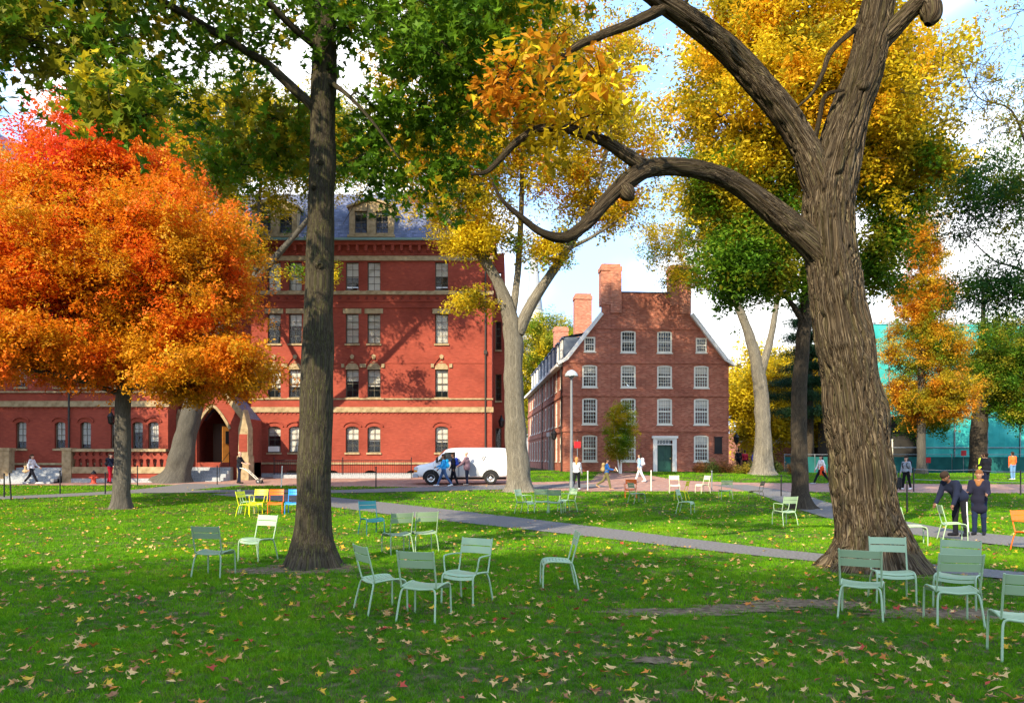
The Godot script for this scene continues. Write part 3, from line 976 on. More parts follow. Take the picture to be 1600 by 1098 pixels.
func red_hall() -> void:
	var o := thing("brick_hall", "long red brick college hall with buff stone bands, slate mansard and dormers", "building", V(0, 0, 0))
	var r := RandomNumberGenerator.new()
	r.seed = 77
	var ft := Transform3D(Basis(), V(0, 0, -52))
	var wt := Transform3D(Basis(), V(0, 0, -46.5))
	var cols := [-19.3, -16.12, -14.69, -10.83, -9.36, -4.77]
	var floors := [[2.34, 4.12], [6.07, 7.97], [9.71, 11.74], [13.30, 15.25]]
	var b := MB.new()
	var holes := []
	for f in floors:
		for c in cols:
			if c < -19.0 and f[0] < 6.0: continue
			holes.append(Rect2(c - 0.44, f[0], 0.88, f[1] - f[0]))
	for c in [-14.9, -9.6, -6.75, -12.2]: holes.append(Rect2(c - 0.45, 0.72, 0.9, 0.42))
	holes.append(Rect2(-19.6, 1.7, 1.5, 2.6))
	wall(b, rect_poly(-25, 0.3, -1.36, 16.62), holes, ft, 0.3)
	# right flank, rear and a set-back bay beyond the corner
	b.quad(V(-1.36, 0.3, -52), V(-1.36, 16.62, -52), V(-1.36, 16.62, -55), V(-1.36, 0.3, -55))
	var bay := []
	for f in floors: bay.append(Rect2(-1.18, f[0], 0.42, f[1] - f[0]))
	wall(b, rect_poly(-1.36, 0.3, -0.55, 16.62), bay, Transform3D(Basis(), V(0, 0, -55)), 0.2)
	b.quad(V(-0.55, 0.3, -55), V(-0.55, 16.62, -55), V(-0.55, 16.62, -66), V(-0.55, 0.3, -66))
	b.quad(V(-0.55, 0.3, -66), V(-0.55, 16.62, -66), V(-60, 16.62, -66), V(-60, 0.3, -66))
	# the wing that stands forward
	var wcols := [-37.0, -34.6, -32.2, -29.76, -27.4, -25.85, -24.0, -22.7, -21.74]
	holes = []
	for f in floors:
		for c in wcols: holes.append(Rect2(c - 0.32, f[0] + 0.2, 0.64, f[1] - f[0] - 0.16))
	wall(b, PackedVector2Array([Vector2(-60, 0.3), Vector2(-20.85, 0.3), Vector2(-20.85, 16.62), Vector2(-28.6, 16.62), Vector2(-32.0, 22.2), Vector2(-35.4, 16.62), Vector2(-60, 16.62)]), holes, wt, 0.3)
	b.quad(V(-20.85, 0.3, -46.5), V(-20.85, 16.62, -46.5), V(-20.85, 16.62, -52), V(-20.85, 0.3, -52))
	b.quad(V(-60, 0.3, -66), V(-60, 16.62, -66), V(-60, 16.62, -46.5), V(-60, 0.3, -46.5))
	# round heads of the ground floor openings
	for c in cols:
		if c > -19.0: spandrels(b, c - 0.44, c + 0.44, 4.12, 0.2, false, -0.28, -0.002, ft)
	for c in wcols: spandrels(b, c - 0.32, c + 0.32, 4.16, 0.16, false, -0.28, -0.002, wt)
	for c in [-14.9, -9.6, -6.75, -12.2]: spandrels(b, c - 0.45, c + 0.45, 1.14, 0.25, false, -0.28, -0.002, ft)
	part("wall", b, M.red_brick, o)
	# stone bands, each its own piece
	for s in [[-25.0, -1.36, -52.0], [-60.0, -20.85, -46.5]]:
		for y in [[5.07, 5.42, 0.10], [5.92, 6.02, 0.08], [13.02, 13.26, 0.12], [15.32, 15.64, 0.10], [1.55, 1.68, 0.09]]:
			var q := MB.new()
			var turn := 0.12
			q.bx(s[0], s[1] + y[2], y[0], y[1], s[2] - 0.03, s[2] + y[2])
			part("stone_band", q, M.buff_stone, o)
		var q := MB.new()
		q.bx(s[0], s[1] + 0.05, 0.3, 0.95, s[2] - 0.03, s[2] + 0.045)
		part("granite_plinth", q, M.granite, o)
		# brick string with small dogteeth under the first band, a patterned band and the bracketed cornice
		q = MB.new()
		q.bx(s[0], s[1] + 0.04, 12.13, 12.22, s[2], s[2] + 0.05)
		q.bx(s[0], s[1] + 0.04, 12.55, 12.62, s[2], s[2] + 0.05)
		q.bx(s[0], s[1] + 0.04, 15.7, 15.82, s[2], s[2] + 0.05)
		q.bx(s[0], s[1] + 0.3, 16.35, 16.62, s[2], s[2] + 0.26)
		q.bx(s[0], s[1] + 0.03, 8.38, 8.44, s[2], s[2] + 0.035)
		part("brick_string", q, M.red_brick, o)
		var x: float = s[1] - 0.1
		var tooth := MB.new()
		tooth.bx(-0.05, 0.05, 0, 0.09, 0, 0.05)
		var bracket := MB.new()
		bracket.bx(-0.09, 0.09, 0.12, 0.5, 0, 0.24)
		bracket.bx(-0.07, 0.07, 0, 0.12, 0, 0.1)
		var roundel := MB.new()
		roundel.tube([V(0, 0, 0), V(0, 0, 0.04)], [0.11, 0.09], 10)
		var tm := tooth.mesh()
		var bm := bracket.mesh()
		var rm := roundel.mesh()
		var n := 0
		while x > maxf(s[0], -33.0):
			if n % 2 == 0:
				part_mesh("bracket", bm, M.red_brick, o).position = V(x, 15.84, s[2])
				part_mesh("roundel", rm, M.dark_brick, o).position = V(x, 12.82, s[2] - 0.005)
			part_mesh("dentil", tm, M.red_brick, o).position = V(x, 4.94, s[2])
			x -= 0.3
			n += 1
	# windows
	for k in floors.size():
		var f: Array = floors[k]
		for c in cols:
			if c < -19.0 and k == 0: continue
			var shade: float = [0.5, 0.52, 0.3, 0.5][k] * r.randf_range(0.5, 1.5)
			if r.randf() < 0.12: shade = 0.95
			var w := sash_window(o, V(c, f[0], -52), 0.88, f[1] - f[0], 2, 4, M.sash, 0.055, 0.028, 0.16, minf(shade, 0.97), true)
			sill(w, 1.02, M.buff_stone)
			var q := MB.new()
			if k == 0:
				arch_strip(q, 0, 0.62, f[1] - f[0] - 0.1, 0.42, false, 0.09, Transform3D(), 0.03)
				part("hood", q, M.red_brick, w)
			elif k == 1:
				q.prism(PackedVector2Array([Vector2(-0.46, 1.9), Vector2(0.46, 1.9), Vector2(0.43, 2.1), Vector2(0.22, 2.33), Vector2(0, 2.46), Vector2(-0.22, 2.33), Vector2(-0.43, 2.1)]), -0.1, 0.03)
				part("pointed_lintel", q, M.buff_stone, w)
				q = MB.new()
				arch_strip(q, 0, 0.62, 2.08, 0.72, true, 0.085, Transform3D(), 0.045)
				part("hood", q, M.red_brick, w)
				q = MB.new()
				q.bx(-0.72, -0.52, 2.02, 2.27, -0.02, 0.10)
				part("springer", q, M.buff_stone, w)
				q = MB.new()
				q.bx(0.52, 0.72, 2.02, 2.27, -0.02, 0.10)
				part("springer", q, M.buff_stone, w)
				q = MB.new()
				q.prism(PackedVector2Array([Vector2(-0.08, 2.6), Vector2(0.08, 2.6), Vector2(0.15, 2.82), Vector2(0, 2.92), Vector2(-0.15, 2.82)]), 0.0, 0.11)
				part("keystone", q, M.buff_stone, w)
			elif k == 2:
				q.bx(-0.62, 0.62, 2.03, 2.37, -0.05, 0.07)
				part("lintel", q, M.buff_stone, w)
			if k == 0 and absf(c + 16.12) < 0.01:
				q = MB.new()
				q.bx(-0.36, 0.36, 0.06, 0.42, -0.3, 0.14)
				for i in 7: q.bx(-0.2, 0.2, 0.10 + i * 0.04, 0.115 + i * 0.04, 0.14, 0.15)
				part("air_conditioner", q, M.white_paint, w)
		for c in wcols:
			var w := sash_window(o, V(c, f[0] + 0.2, -46.5), 0.64, f[1] - f[0] - 0.16, 2, 4, M.sash, 0.05, 0.026, 0.16, r.randf_range(0.15, 0.9), true)
			sill(w, 0.8, M.buff_stone)
			if k == 0:
				var q := MB.new()
				arch_strip(q, 0, 0.5, f[1] - f[0] - 0.22, 0.36, false, 0.09, Transform3D(), 0.03)
				part("hood", q, M.red_brick, w)
		var e := sash_window(o, V(-0.97, f[0], -55), 0.42, f[1] - f[0], 1, 4, M.sash, 0.05, 0.028, 0.1, 0.0, true)
		sill(e, 0.5, M.buff_stone)
	# mansard roof, gutter and dormers
	var q := MB.new()
	q.quad(V(-25, 16.64, -51.7), V(-25, 20.3, -53.4), V(-3.0, 20.3, -53.4), V(-1.06, 16.64, -51.7))
	q.quad(V(-1.06, 16.64, -51.7), V(-3.0, 20.3, -53.4), V(-3.0, 20.3, -64), V(-1.06, 16.64, -66))
	q.quad(V(-25, 20.3, -53.4), V(-25, 20.9, -59), V(-3.0, 20.9, -59), V(-3.0, 20.3, -53.4))
	q.quad(V(-25, 20.9, -59), V(-25, 16.64, -66), V(-1.06, 16.64, -66), V(-3.0, 20.9, -59))
	q.quad(V(-60, 16.64, -46.3), V(-60, 20.3, -49.5), V(-22.0, 20.3, -49.5), V(-20.6, 16.64, -46.3))
	q.quad(V(-20.6, 16.64, -46.3), V(-22.0, 20.3, -49.5), V(-22.0, 20.3, -60), V(-20.6, 16.64, -60))
	q.quad(V(-60, 20.3, -49.5), V(-60, 20.9, -58), V(-22.0, 20.9, -58), V(-22.0, 20.3, -49.5))
	q.quad(V(-60, 20.9, -58), V(-60, 16.64, -66), V(-20.6, 16.64, -66), V(-22.0, 20.9, -58))
	q.quad(V(-35.4, 16.62, -46.5), V(-35.4, 16.62, -50), V(-32.0, 22.2, -50), V(-32.0, 22.2, -46.5))
	q.quad(V(-32.0, 22.2, -46.5), V(-32.0, 22.2, -50), V(-28.6, 16.62, -50), V(-28.6, 16.62, -46.5))
	part("roof", q, M.slate, o)
	q = MB.new()
	q.bar(V(-32.0, 22.3, -46.4), V(-28.4, 16.5, -46.4), 0.32, 0.5)
	q.bar(V(-32.0, 22.3, -46.4), V(-35.6, 16.5, -46.4), 0.32, 0.5)
	q.box(V(-32.0, 22.6, -46.4), V(0.5, 0.7, 0.5))
	part("gable_coping", q, M.buff_stone, o)
	q = MB.new()
	q.bx(-25, -1.0, 16.63, 16.78, -51.74, -51.58)
	q.bx(-60, -20.5, 16.63, 16.78, -46.24, -46.08)
	part("gutter", q, M.verdigris, o)
	for d in [[-9.5, 2], [-4.5, 1], [-16.0, 2], [-23.5, 1]]:
		var dn := group_of("dormer", o, V(d[0], 16.95, -51.82 if d[0] > -20 else -46.4))
		var half := 1.5 if d[1] == 2 else 0.85
		q = MB.new()
		var dh := []
		for i in d[1]: dh.append(Rect2((i - (d[1] - 1) * 0.5) * 1.42 - 0.42, 0.2, 0.84, 1.5))
		wall(q, PackedVector2Array([Vector2(-half, 0), Vector2(half, 0), Vector2(half, 1.9), Vector2(0, 2.45), Vector2(-half, 1.9)]), dh, Transform3D(), 0.15)
		q.quad(V(half, 0, 0), V(half, 1.9, 0), V(half, 1.9, -1.8), V(half, 0, -1.8))
		q.quad(V(-half, 0, -1.8), V(-half, 1.9, -1.8), V(-half, 1.9, 0), V(-half, 0, 0))
		part("surround", q, M.buff_stone, dn)
		q = MB.new()
		for s in [-1.0, 1.0]: q.prism(PackedVector2Array([Vector2(s * (half + 0.15), 1.88), Vector2(s * (half + 0.15), 2.02), Vector2(0, 2.62), Vector2(0, 2.48)]), -2.0, 0.16)
		q.bx(-half - 0.1, half + 0.1, -0.1, 0.06, -0.1, 0.15)
		part("cornice", q, M.buff_stone, dn)
		for h in dh: sash_window(dn, V(h.get_center().x, 0.2, 0), 0.84, 1.5, 2, 4, M.sash, 0.05, 0.028, 0.08, 0.15, false)
	q = MB.new()
	q.tube([V(-1.8, 0.95, -51.9), V(-1.8, 16.3, -51.9)], [0.055, 0.055], 8)
	q.bx(-1.9, -1.7, 9.0, 9.25, -51.98, -51.82)
	part("downpipe", q, M.dark_metal, o)
	q = MB.new()
	q.tube([V(-26.8, 0.95, -46.4), V(-26.8, 16.3, -46.4)], [0.06, 0.06], 8)
	part("downpipe", q, M.dark_metal, o)
	porch(o)
	terrace(o)

func porch(o: Node) -> void:
	var p := group_of("porch", o, V(-18.8, 0.6, -48.2))
	var q := MB.new()
	var hole := Rect2(-1.02, 1.1, 2.04, 3.45)
	wall(q, PackedVector2Array([Vector2(-1.9, 0), Vector2(1.85, 0), Vector2(1.85, 3.9), Vector2(0, 6.2), Vector2(-1.9, 3.9)]), [hole], Transform3D(), 0.45)
	spandrels(q, -1.02, 1.02, 4.55, 1.35, true, -0.43, -0.002, Transform3D())
	q.quad(V(1.85, 0, 0), V(1.85, 3.9, 0), V(1.85, 3.9, -3.7), V(1.85, 0, -3.7))
	q.quad(V(-1.9, 0, -3.7), V(-1.9, 3.9, -3.7), V(-1.9, 3.9, 0), V(-1.9, 0, 0))
	part("wall", q, M.red_brick, p)
	q = MB.new()
	q.quad(V(1.85, 3.88, 0.1), V(0, 6.2, 0.1), V(0, 6.2, -3.7), V(1.85, 3.88, -3.7))
	q.quad(V(-1.9, 3.88, -3.7), V(0, 6.2, -3.7), V(0, 6.2, 0.1), V(-1.9, 3.88, 0.1))
	part("roof", q, M.slate, p)
	q = MB.new()
	arch_strip(q, 0, 1.1, 3.2, 1.45, true, 0.16, Transform3D(), 0.03)
	part("arch_moulding", q, M.buff_stone, p)
	q = MB.new()
	q.bar(V(0, 6.45, 0.05), V(2.0, 3.85, 0.05), 0.3, 0.4)
	q.bar(V(0, 6.45, 0.05), V(-2.05, 3.85, 0.05), 0.3, 0.4)
	part("coping", q, M.buff_stone, p)
	for s in [-1.0, 1.0]:
		q = MB.new()
		q.prism(PackedVector2Array([Vector2(-0.3, 0), Vector2(0.3, 0), Vector2(0.3, 3.2), Vector2(0, 4.4), Vector2(-0.3, 3.2)]), -0.35, 0.55, Transform3D(Basis(), V(s * 1.85 + (0.25 if s > 0 else -0.1), 0, 0)))
		q.prism(PackedVector2Array([Vector2(-0.36, 0), Vector2(0.36, 0), Vector2(0.36, 1.5), Vector2(-0.36, 1.5)]), -0.4, 0.62, Transform3D(Basis(), V(s * 1.85 + (0.25 if s > 0 else -0.1), 0, 0)))
		part("buttress", q, M.buff_stone, p)
		q = MB.new()
		q.prism(PackedVector2Array([Vector2(-0.26, 0), Vector2(0.26, 0), Vector2(0.26, 1.1), Vector2(-0.26, 1.1)]), 0.5, 0.57, Transform3D(Basis(), V(s * 1.85 + (0.25 if s > 0 else -0.1), 1.75, 0)))
		part("brick_panel", q, M.red_brick, p)
	q = MB.new()
	q.bx(-1.9, 1.85, 0, 1.08, -3.6, -0.02)
	part("porch_floor", q, M.granite, p)
	# two-leaved wooden door at the back of the porch, one leaf standing open
	var d := group_of("door", p, V(0.1, 1.1, -1.7))
	q = MB.new()
	q.bx(-0.75, 0.0, 0, 2.5, -0.06, 0)
	part("leaf", q, M.dark_wood, d)
	q = MB.new()
	q.box(V(0.42, 1.15, 0.4), V(0.06, 2.3, 0.85), Basis(Vector3.UP, -0.75))
	part("leaf", q, M.orange_wood, d)
	q = MB.new()
	q.box(V(0.40, 1.6, 0.50), V(0.07, 0.8, 0.3), Basis(Vector3.UP, -0.75))
	part("glazed_panel", q, M.dark_glass, d)
	for i in 5:
		q = MB.new()
		q.bx(-1.35, 1.3, i * 0.2 - 0.2, i * 0.2, 0.02, 2.1 - i * 0.4)
		part("step", q, M.granite, p)
	for s in [-1.2, 1.2]:
		q = MB.new()
		q.tube([V(s, 0.0, 2.0), V(s, 0.95, 2.0), V(s, 1.75, 0.4), V(s, 0.85, 0.38)], [0.02, 0.02, 0.02, 0.02], 6)
		part("handrail", q, M.black_metal, p)

func terrace(o: Node) -> void:
	var p := group_of("terrace", o, V(0, 0.45, -45.3))
	var x0 := -26.0
	var x1 := -20.4
	for s in [[0.0, 0.32, M.granite, 0.10], [0.32, 0.62, M.red_brick, 0.0], [0.62, 1.0, M.buff_stone, 0.06], [1.9, 2.06, M.buff_stone, 0.12]]:
		var q := MB.new()
		q.bx(x0, x1, s[0], s[1], -0.35, s[3])
		part("course", q, s[2], p)
	var bal := MB.new()
	bal.prism(PackedVector2Array([Vector2(-0.13, 0), Vector2(0.13, 0), Vector2(0.07, 0.42), Vector2(0.2, 0.5), Vector2(0.2, 0.62), Vector2(0.07, 0.75), Vector2(0.17, 0.9), Vector2(-0.17, 0.9), Vector2(-0.07, 0.75), Vector2(-0.2, 0.62), Vector2(-0.2, 0.5), Vector2(-0.07, 0.42)]), -0.2, -0.02)
	var bm := bal.mesh()
	for i in 14: part_mesh("baluster", bm, M.red_brick, p).position = V(x0 + 0.3 + i * 0.4, 1.0, 0)
	for x in [x0 - 0.25, -29.9, -30.9]:
		var q := MB.new()
		q.bx(x - 0.27, x + 0.27, 0, 1.95, -0.4, 0.12)
		q.bx(x - 0.33, x + 0.33, 1.95, 2.12, -0.46, 0.18)
		part("pier", q, M.buff_stone, p)
	for i in 6:
		var q := MB.new()
		q.bx(-29.6, -26.5, -0.15, 0.15 + i * 0.16, -1.1, 1.3 - i * 0.36)
		part("step", q, M.granite, p)
	var q := MB.new()
	q.bx(-36, -31.2, 0, 1.0, -0.35, 0.0)
	q.bx(-36, -31.2, 1.8, 2.0, -0.35, 0.06)
	part("course", q, M.buff_stone, p)
	for i in 10: part_mesh("baluster", bm, M.red_brick, p).position = V(-31.5 - i * 0.4, 0.96, 0)

func gable_hall() -> void:
	var o := thing("gable_hall", "dark brick college hall with white sash windows, gable end and paired chimneys", "building", V(3.67, 0, -55), deg_to_rad(3.6))
	var W := 12.1
	var L := 30.0
	var cx := [1.92, 4.72, 7.38, 10.08]
	var rows := [[1.72, 3.62], [4.38, 6.28], [7.04, 8.66]]
	var b := MB.new()
	var holes := []
	for k in 3:
		for i in 4:
			if k == 0 and i == 2: holes.append(Rect2(cx[i] - 0.56, 0.99, 1.12, 2.3))
			else: holes.append(Rect2(cx[i] - 0.55, rows[k][0], 1.1, rows[k][1] - rows[k][0]))
	for i in [1, 2]: holes.append(Rect2(cx[i] - 0.55, 9.56, 1.1, 1.58))
	for i in [0, 3]: holes.append(Rect2(cx[i] - 0.41, 9.6, 0.82, 1.08))
	var shape := PackedVector2Array([Vector2(0, 0.4), Vector2(W, 0.4), Vector2(W, 8.9), Vector2(9.3, 12.31), Vector2(9.3, 13.87), Vector2(2.75, 13.87), Vector2(2.75, 12.31), Vector2(0, 8.9)])
	wall(b, shape, holes, Transform3D(), 0.25)
	var side := Transform3D(Basis(Vector3.UP, -PI / 2), V(0, 0, 0))   # local x runs away from the viewer along the left flank
	side = Transform3D(Basis(V(0, 0, -1), V(0, 1, 0), V(-1, 0, 0)), V(0, 0, 0))
	var sh := []
	for k in 3:
		for i in 11:
			if k == 0 and i == 2: sh.append(Rect2(6.0, 0.99, 1.5, 2.7))
			else: sh.append(Rect2(1.0 + i * 2.6, rows[k][0], 1.1, rows[k][1] - rows[k][0]))
	wall(b, rect_poly(0, 0.4, L, 8.9), sh, side, 0.25)
	b.quad(V(W, 0.4, 0), V(W, 8.9, 0), V(W, 8.9, -L), V(W, 0.4, -L))
	b.quad(V(W, 0.4, -L), V(W, 8.9, -L), V(0, 8.9, -L), V(0, 0.4, -L))
	b.prism(PackedVector2Array([Vector2(0, 8.9), Vector2(W, 8.9), Vector2(9.3, 12.31), Vector2(6.05, 13.6), Vector2(2.75, 12.31)]), -L - 0.1, -L)
	part("wall", b, M.old_brick, o)
	for y in [3.97, 6.53, 8.9]:
		var q := MB.new()
		q.bx(-0.05, W + 0.05, y - 0.12, y + 0.12, -0.02, 0.07)
		q.bx(-0.07, -0.0, y - 0.12, y + 0.12, -L, -0.02)
		part("brick_band", q, M.old_brick, o)
	var q := MB.new()
	q.bx(2.1, W - 2.1, 11.25, 11.4, -0.02, 0.05)
	part("brick_band", q, M.old_brick, o)
	for c in [[2.75, 4.22, 0.0], [7.79, 9.3, 0.0], [2.3, 3.75, -10.0], [2.5, 4.0, -26.5], [8.2, 9.6, -10.0]]:
		var e := MB.new()
		e.bx(c[0], c[1], 11.0 if c[2] < -1.0 else 13.0, 15.75, c[2] - 1.0, c[2] + 0.03)
		e.bx(c[0] - 0.06, c[1] + 0.06, 15.45, 15.75, c[2] - 1.06, c[2] + 0.09)
		e.bx(c[0] + 0.05, c[1] - 0.05, 15.75, 15.95, c[2] - 0.95, c[2] - 0.02)
		if c[2] == 0.0:
			e.bx(c[0] + 0.66, c[1], 12.4, 15.45, 0.03, 0.085)
		part("chimney", e, M.chimney_brick, o)
	q = MB.new()
	q.bx(4.2, 7.8, 13.87, 13.95, -0.5, 0.06)
	part("parapet_cap", q, M.slate, o)
	# gambrel roof with its left slope in view
	q = MB.new()
	for s in [[-0.35, 8.72, 2.75, 12.35], [2.75, 12.35, 6.05, 13.6]]:
		q.quad(V(s[0], s[1], -L - 0.2), V(s[2], s[3], -L - 0.2), V(s[2], s[3], -0.3), V(s[0], s[1], -0.3))
		q.quad(V(W - s[0], s[1], -0.3), V(W - s[2], s[3], -0.3), V(W - s[2], s[3], -L - 0.2), V(W - s[0], s[1], -L - 0.2))
	part("roof", q, M.slate, o)
	for s in [[0.0, 1.0], [W, -1.0]]:
		q = MB.new()
		q.bar(V(s[0] + s[1] * 2.78, 12.36, 0.03), V(s[0] + s[1] * 0.2, 9.06, 0.03), 0.26, 0.5)
		q.bar(V(s[0] + s[1] * 0.25, 9.10, 0.03), V(s[0] - s[1] * 0.42, 8.72, 0.03), 0.24, 0.5)
		part("raking_trim", q, M.white_paint, o)
	q = MB.new()
	q.bx(-0.45, -0.02, 8.55, 8.76, -L, -0.24)
	part("eaves_board", q, M.white_paint, o)
	for i in 10:
		var dn := group_of("dormer", o, V(0.25, 9.15, -2.4 - i * 2.75))
		q = MB.new()
		q.bx(0, 2.6, 0, 1.75, -0.75, 0.75)
		part("cheeks", q, M.slate_grey_paint, dn)
		q = MB.new()
		q.quad(V(-0.15, 1.76, -0.85), V(2.7, 2.3, -0.85), V(2.7, 2.3, 0.85), V(-0.15, 1.76, 0.85))
		q.bx(-0.15, 0.0, 1.66, 1.755, -0.85, 0.85)
		part("roof", q, M.slate, dn)
		sash_window(dn, V(-0.085, 0.25, 0), 0.95, 1.35, 3, 4, M.white_paint, 0.1, 0.03, 0.0, 0.0, false, -PI / 2)
	# windows: wide white box frames
	var r := RandomNumberGenerator.new()
	r.seed = 12
	for k in 3:
		for i in 4:
			if k == 0 and i == 2: continue
			old_window(o, V(cx[i], rows[k][0], 0), 1.1, rows[k][1] - rows[k][0], 6, 0.0, r.randf() < 0.25)
	for i in [1, 2]: old_window(o, V(cx[i], 9.56, 0), 1.1, 1.58, 5, 0.0, false)
	for i in [0, 3]: old_window(o, V(cx[i], 9.6, 0), 0.82, 1.08, 4, 0.0, false)
	for k in 3:
		for i in 11:
			if k == 0 and i == 2: continue
			old_window(o, V(0, rows[k][0], -(1.55 + i * 2.6)), 1.1, rows[k][1] - rows[k][0], 6, -PI / 2, false)
	# green door with white surround and transom
	var d := group_of("door", o, V(cx[2], 0.99, 0))
	q = MB.new()
	for s in [-1.0, 1.0]:
		q.bx(s * 0.56, s * 0.86, 0, 2.4, -0.1, 0.1)
	q.bx(-0.95, 0.95, 2.4, 2.58, -0.1, 0.16)
	q.bx(-0.56, 0.56, 2.28, 2.4, -0.1, 0.08)
	q.bx(-0.56, 0.56, 1.93, 2.0, -0.16, 0.02)
	part("surround", q, M.white_paint, d)
	q = MB.new()
	q.bx(-0.555, 0.555, 0.02, 1.93, -0.22, -0.14)
	for y in [[0.15, 0.75], [0.85, 1.35], [1.45, 1.8]]:
		for s in [-1.0, 1.0]: q.bx(s * 0.08, s * 0.46, y[0], y[1], -0.14, -0.12)
	part("leaf", q, M.green_paint, d)
	q = MB.new()
	q.bx(-0.555, 0.555, 2.0, 2.28, -0.2, -0.18)
	part("transom_light", q, M.dark_glass, d)
	q = MB.new()
	for i in 4: q.bx(-0.36 + i * 0.22, -0.32 + i * 0.22, 2.0, 2.28, -0.18, -0.15)
	part("glazing_bars", q, M.white_paint, d)
	q = MB.new()
	q.tube([V(0.44, 0.95, -0.13), V(0.44, 0.95, -0.07)], [0.03, 0.035], 8)
	part("door_knob", q, M.brass, d)
	for i in 2:
		q = MB.new()
		q.bx(-1.1 - i * 0.2, 1.1 + i * 0.2, -0.35, -0.02 - i * 0.14, -0.1, 0.7 + i * 0.4)
		part("step", q, M.granite, d)
	q = MB.new()
	q.bx(11.05, 11.6, 2.35, 3.45, -0.01, 0.05)
	q.bx(11.0, 11.65, 2.28, 2.35, -0.01, 0.07)
	q.bx(11.0, 11.65, 3.45, 3.52, -0.01, 0.07)
	part("plaque", q, M.black_metal, o)
	# flank door in a white case
	var fd := group_of("side_door", o, V(0, 0.99, -6.75))
	q = MB.new()
	q.bx(-0.2, 0.06, 0, 3.0, -1.0, -0.72)
	q.bx(-0.2, 0.06, 0, 3.0, 0.72, 1.0)
	q.bx(-0.35, 0.06, 2.72, 3.05, -1.1, 1.1)
	part("surround", q, M.white_paint, fd)
	q = MB.new()
	q.bx(0.12, 0.2, 0, 2.72, -0.72, 0.72)
	part("leaf", q, M.green_paint, fd)
	q = MB.new()
	q.tube([V(-0.09, 0.9, -0.35), V(-0.09, 8.6, -0.35)], [0.05, 0.05], 6)
	q.tube([V(-0.09, 0.9, -14.0), V(-0.09, 8.6, -14.0)], [0.05, 0.05], 6)
	part("downpipe", q, M.dark_metal, o)

func old_window(o: Node, at: Vector3, w: float, h: float, rows: int, turn: float, blind: bool) -> void:
	var n := sash_window(o, at, w, h, 5 if w > 1.0 else 4, rows, M.cream_paint, 0.12, 0.028, 0.03, 0.35 if blind else 0.0, false, turn)
	var key := "arch %.3f %.3f" % [w, h]
	if not bar_mesh.has(key):
		var b := MB.new()
		spandrels(b, -w / 2, w / 2, h + 0.001, 0.12, false, -0.2, -0.003, Transform3D())
		var c := MB.new()
		c.bx(-w / 2 - 0.05, w / 2 + 0.05, -0.07, 0.0, -0.15, 0.05)
		bar_mesh[key] = [b.mesh(), c.mesh()]
	if h > 1.2: part_mesh("arch_infill", bar_mesh[key][0], M.old_brick, n)
	part_mesh("sill", bar_mesh[key][1], M.cream_paint, n)

# ---- garden chairs ----

func bent_slat(b: MB, half: float, sag: Vector3, at: Vector3, across: Vector3, width: float, thick: float) -> void:
	# a plate that runs from -half to half in x, bowed by sag in the middle; across = direction of its width
	var nrm := V(1, 0, 0).cross(across).normalized()
	var n := 6
	for i in n:
		var q := []
		for e in [i, i + 1]:
			var x: float = -1.0 + 2.0 * e / n
			var c := at + V(x * half, 0, 0) + sag * (1.0 - x * x)
			for f in [[-0.5, -0.5], [0.5, -0.5], [0.5, 0.5], [-0.5, 0.5]]: q.append(c + across * width * f[0] + nrm * thick * f[1])
		var mid: Vector3 = (q[0] + q[2] + q[4] + q[6]) * 0.25
		for f in [[0, 1, 5, 4], [1, 2, 6, 5], [2, 3, 7, 6], [3, 0, 4, 7]]:
			b.facing(q[f[0]], q[f[1]], q[f[2]], q[f[3]], (q[f[0]] + q[f[1]] + q[f[2]] + q[f[3]]) * 0.25 - mid)
		if i == 0: b.facing(q[0], q[1], q[2], q[3], V(-1, 0, 0))
		if i == n - 1: b.facing(q[4], q[5], q[6], q[7], V(1, 0, 0))

var chair_parts := {}

func bend(pts: Array, r: float) -> Array:
	var p := []
	for q in pts: p.append([q.x, q.y, q.z, r])
	return spline(p, 5)

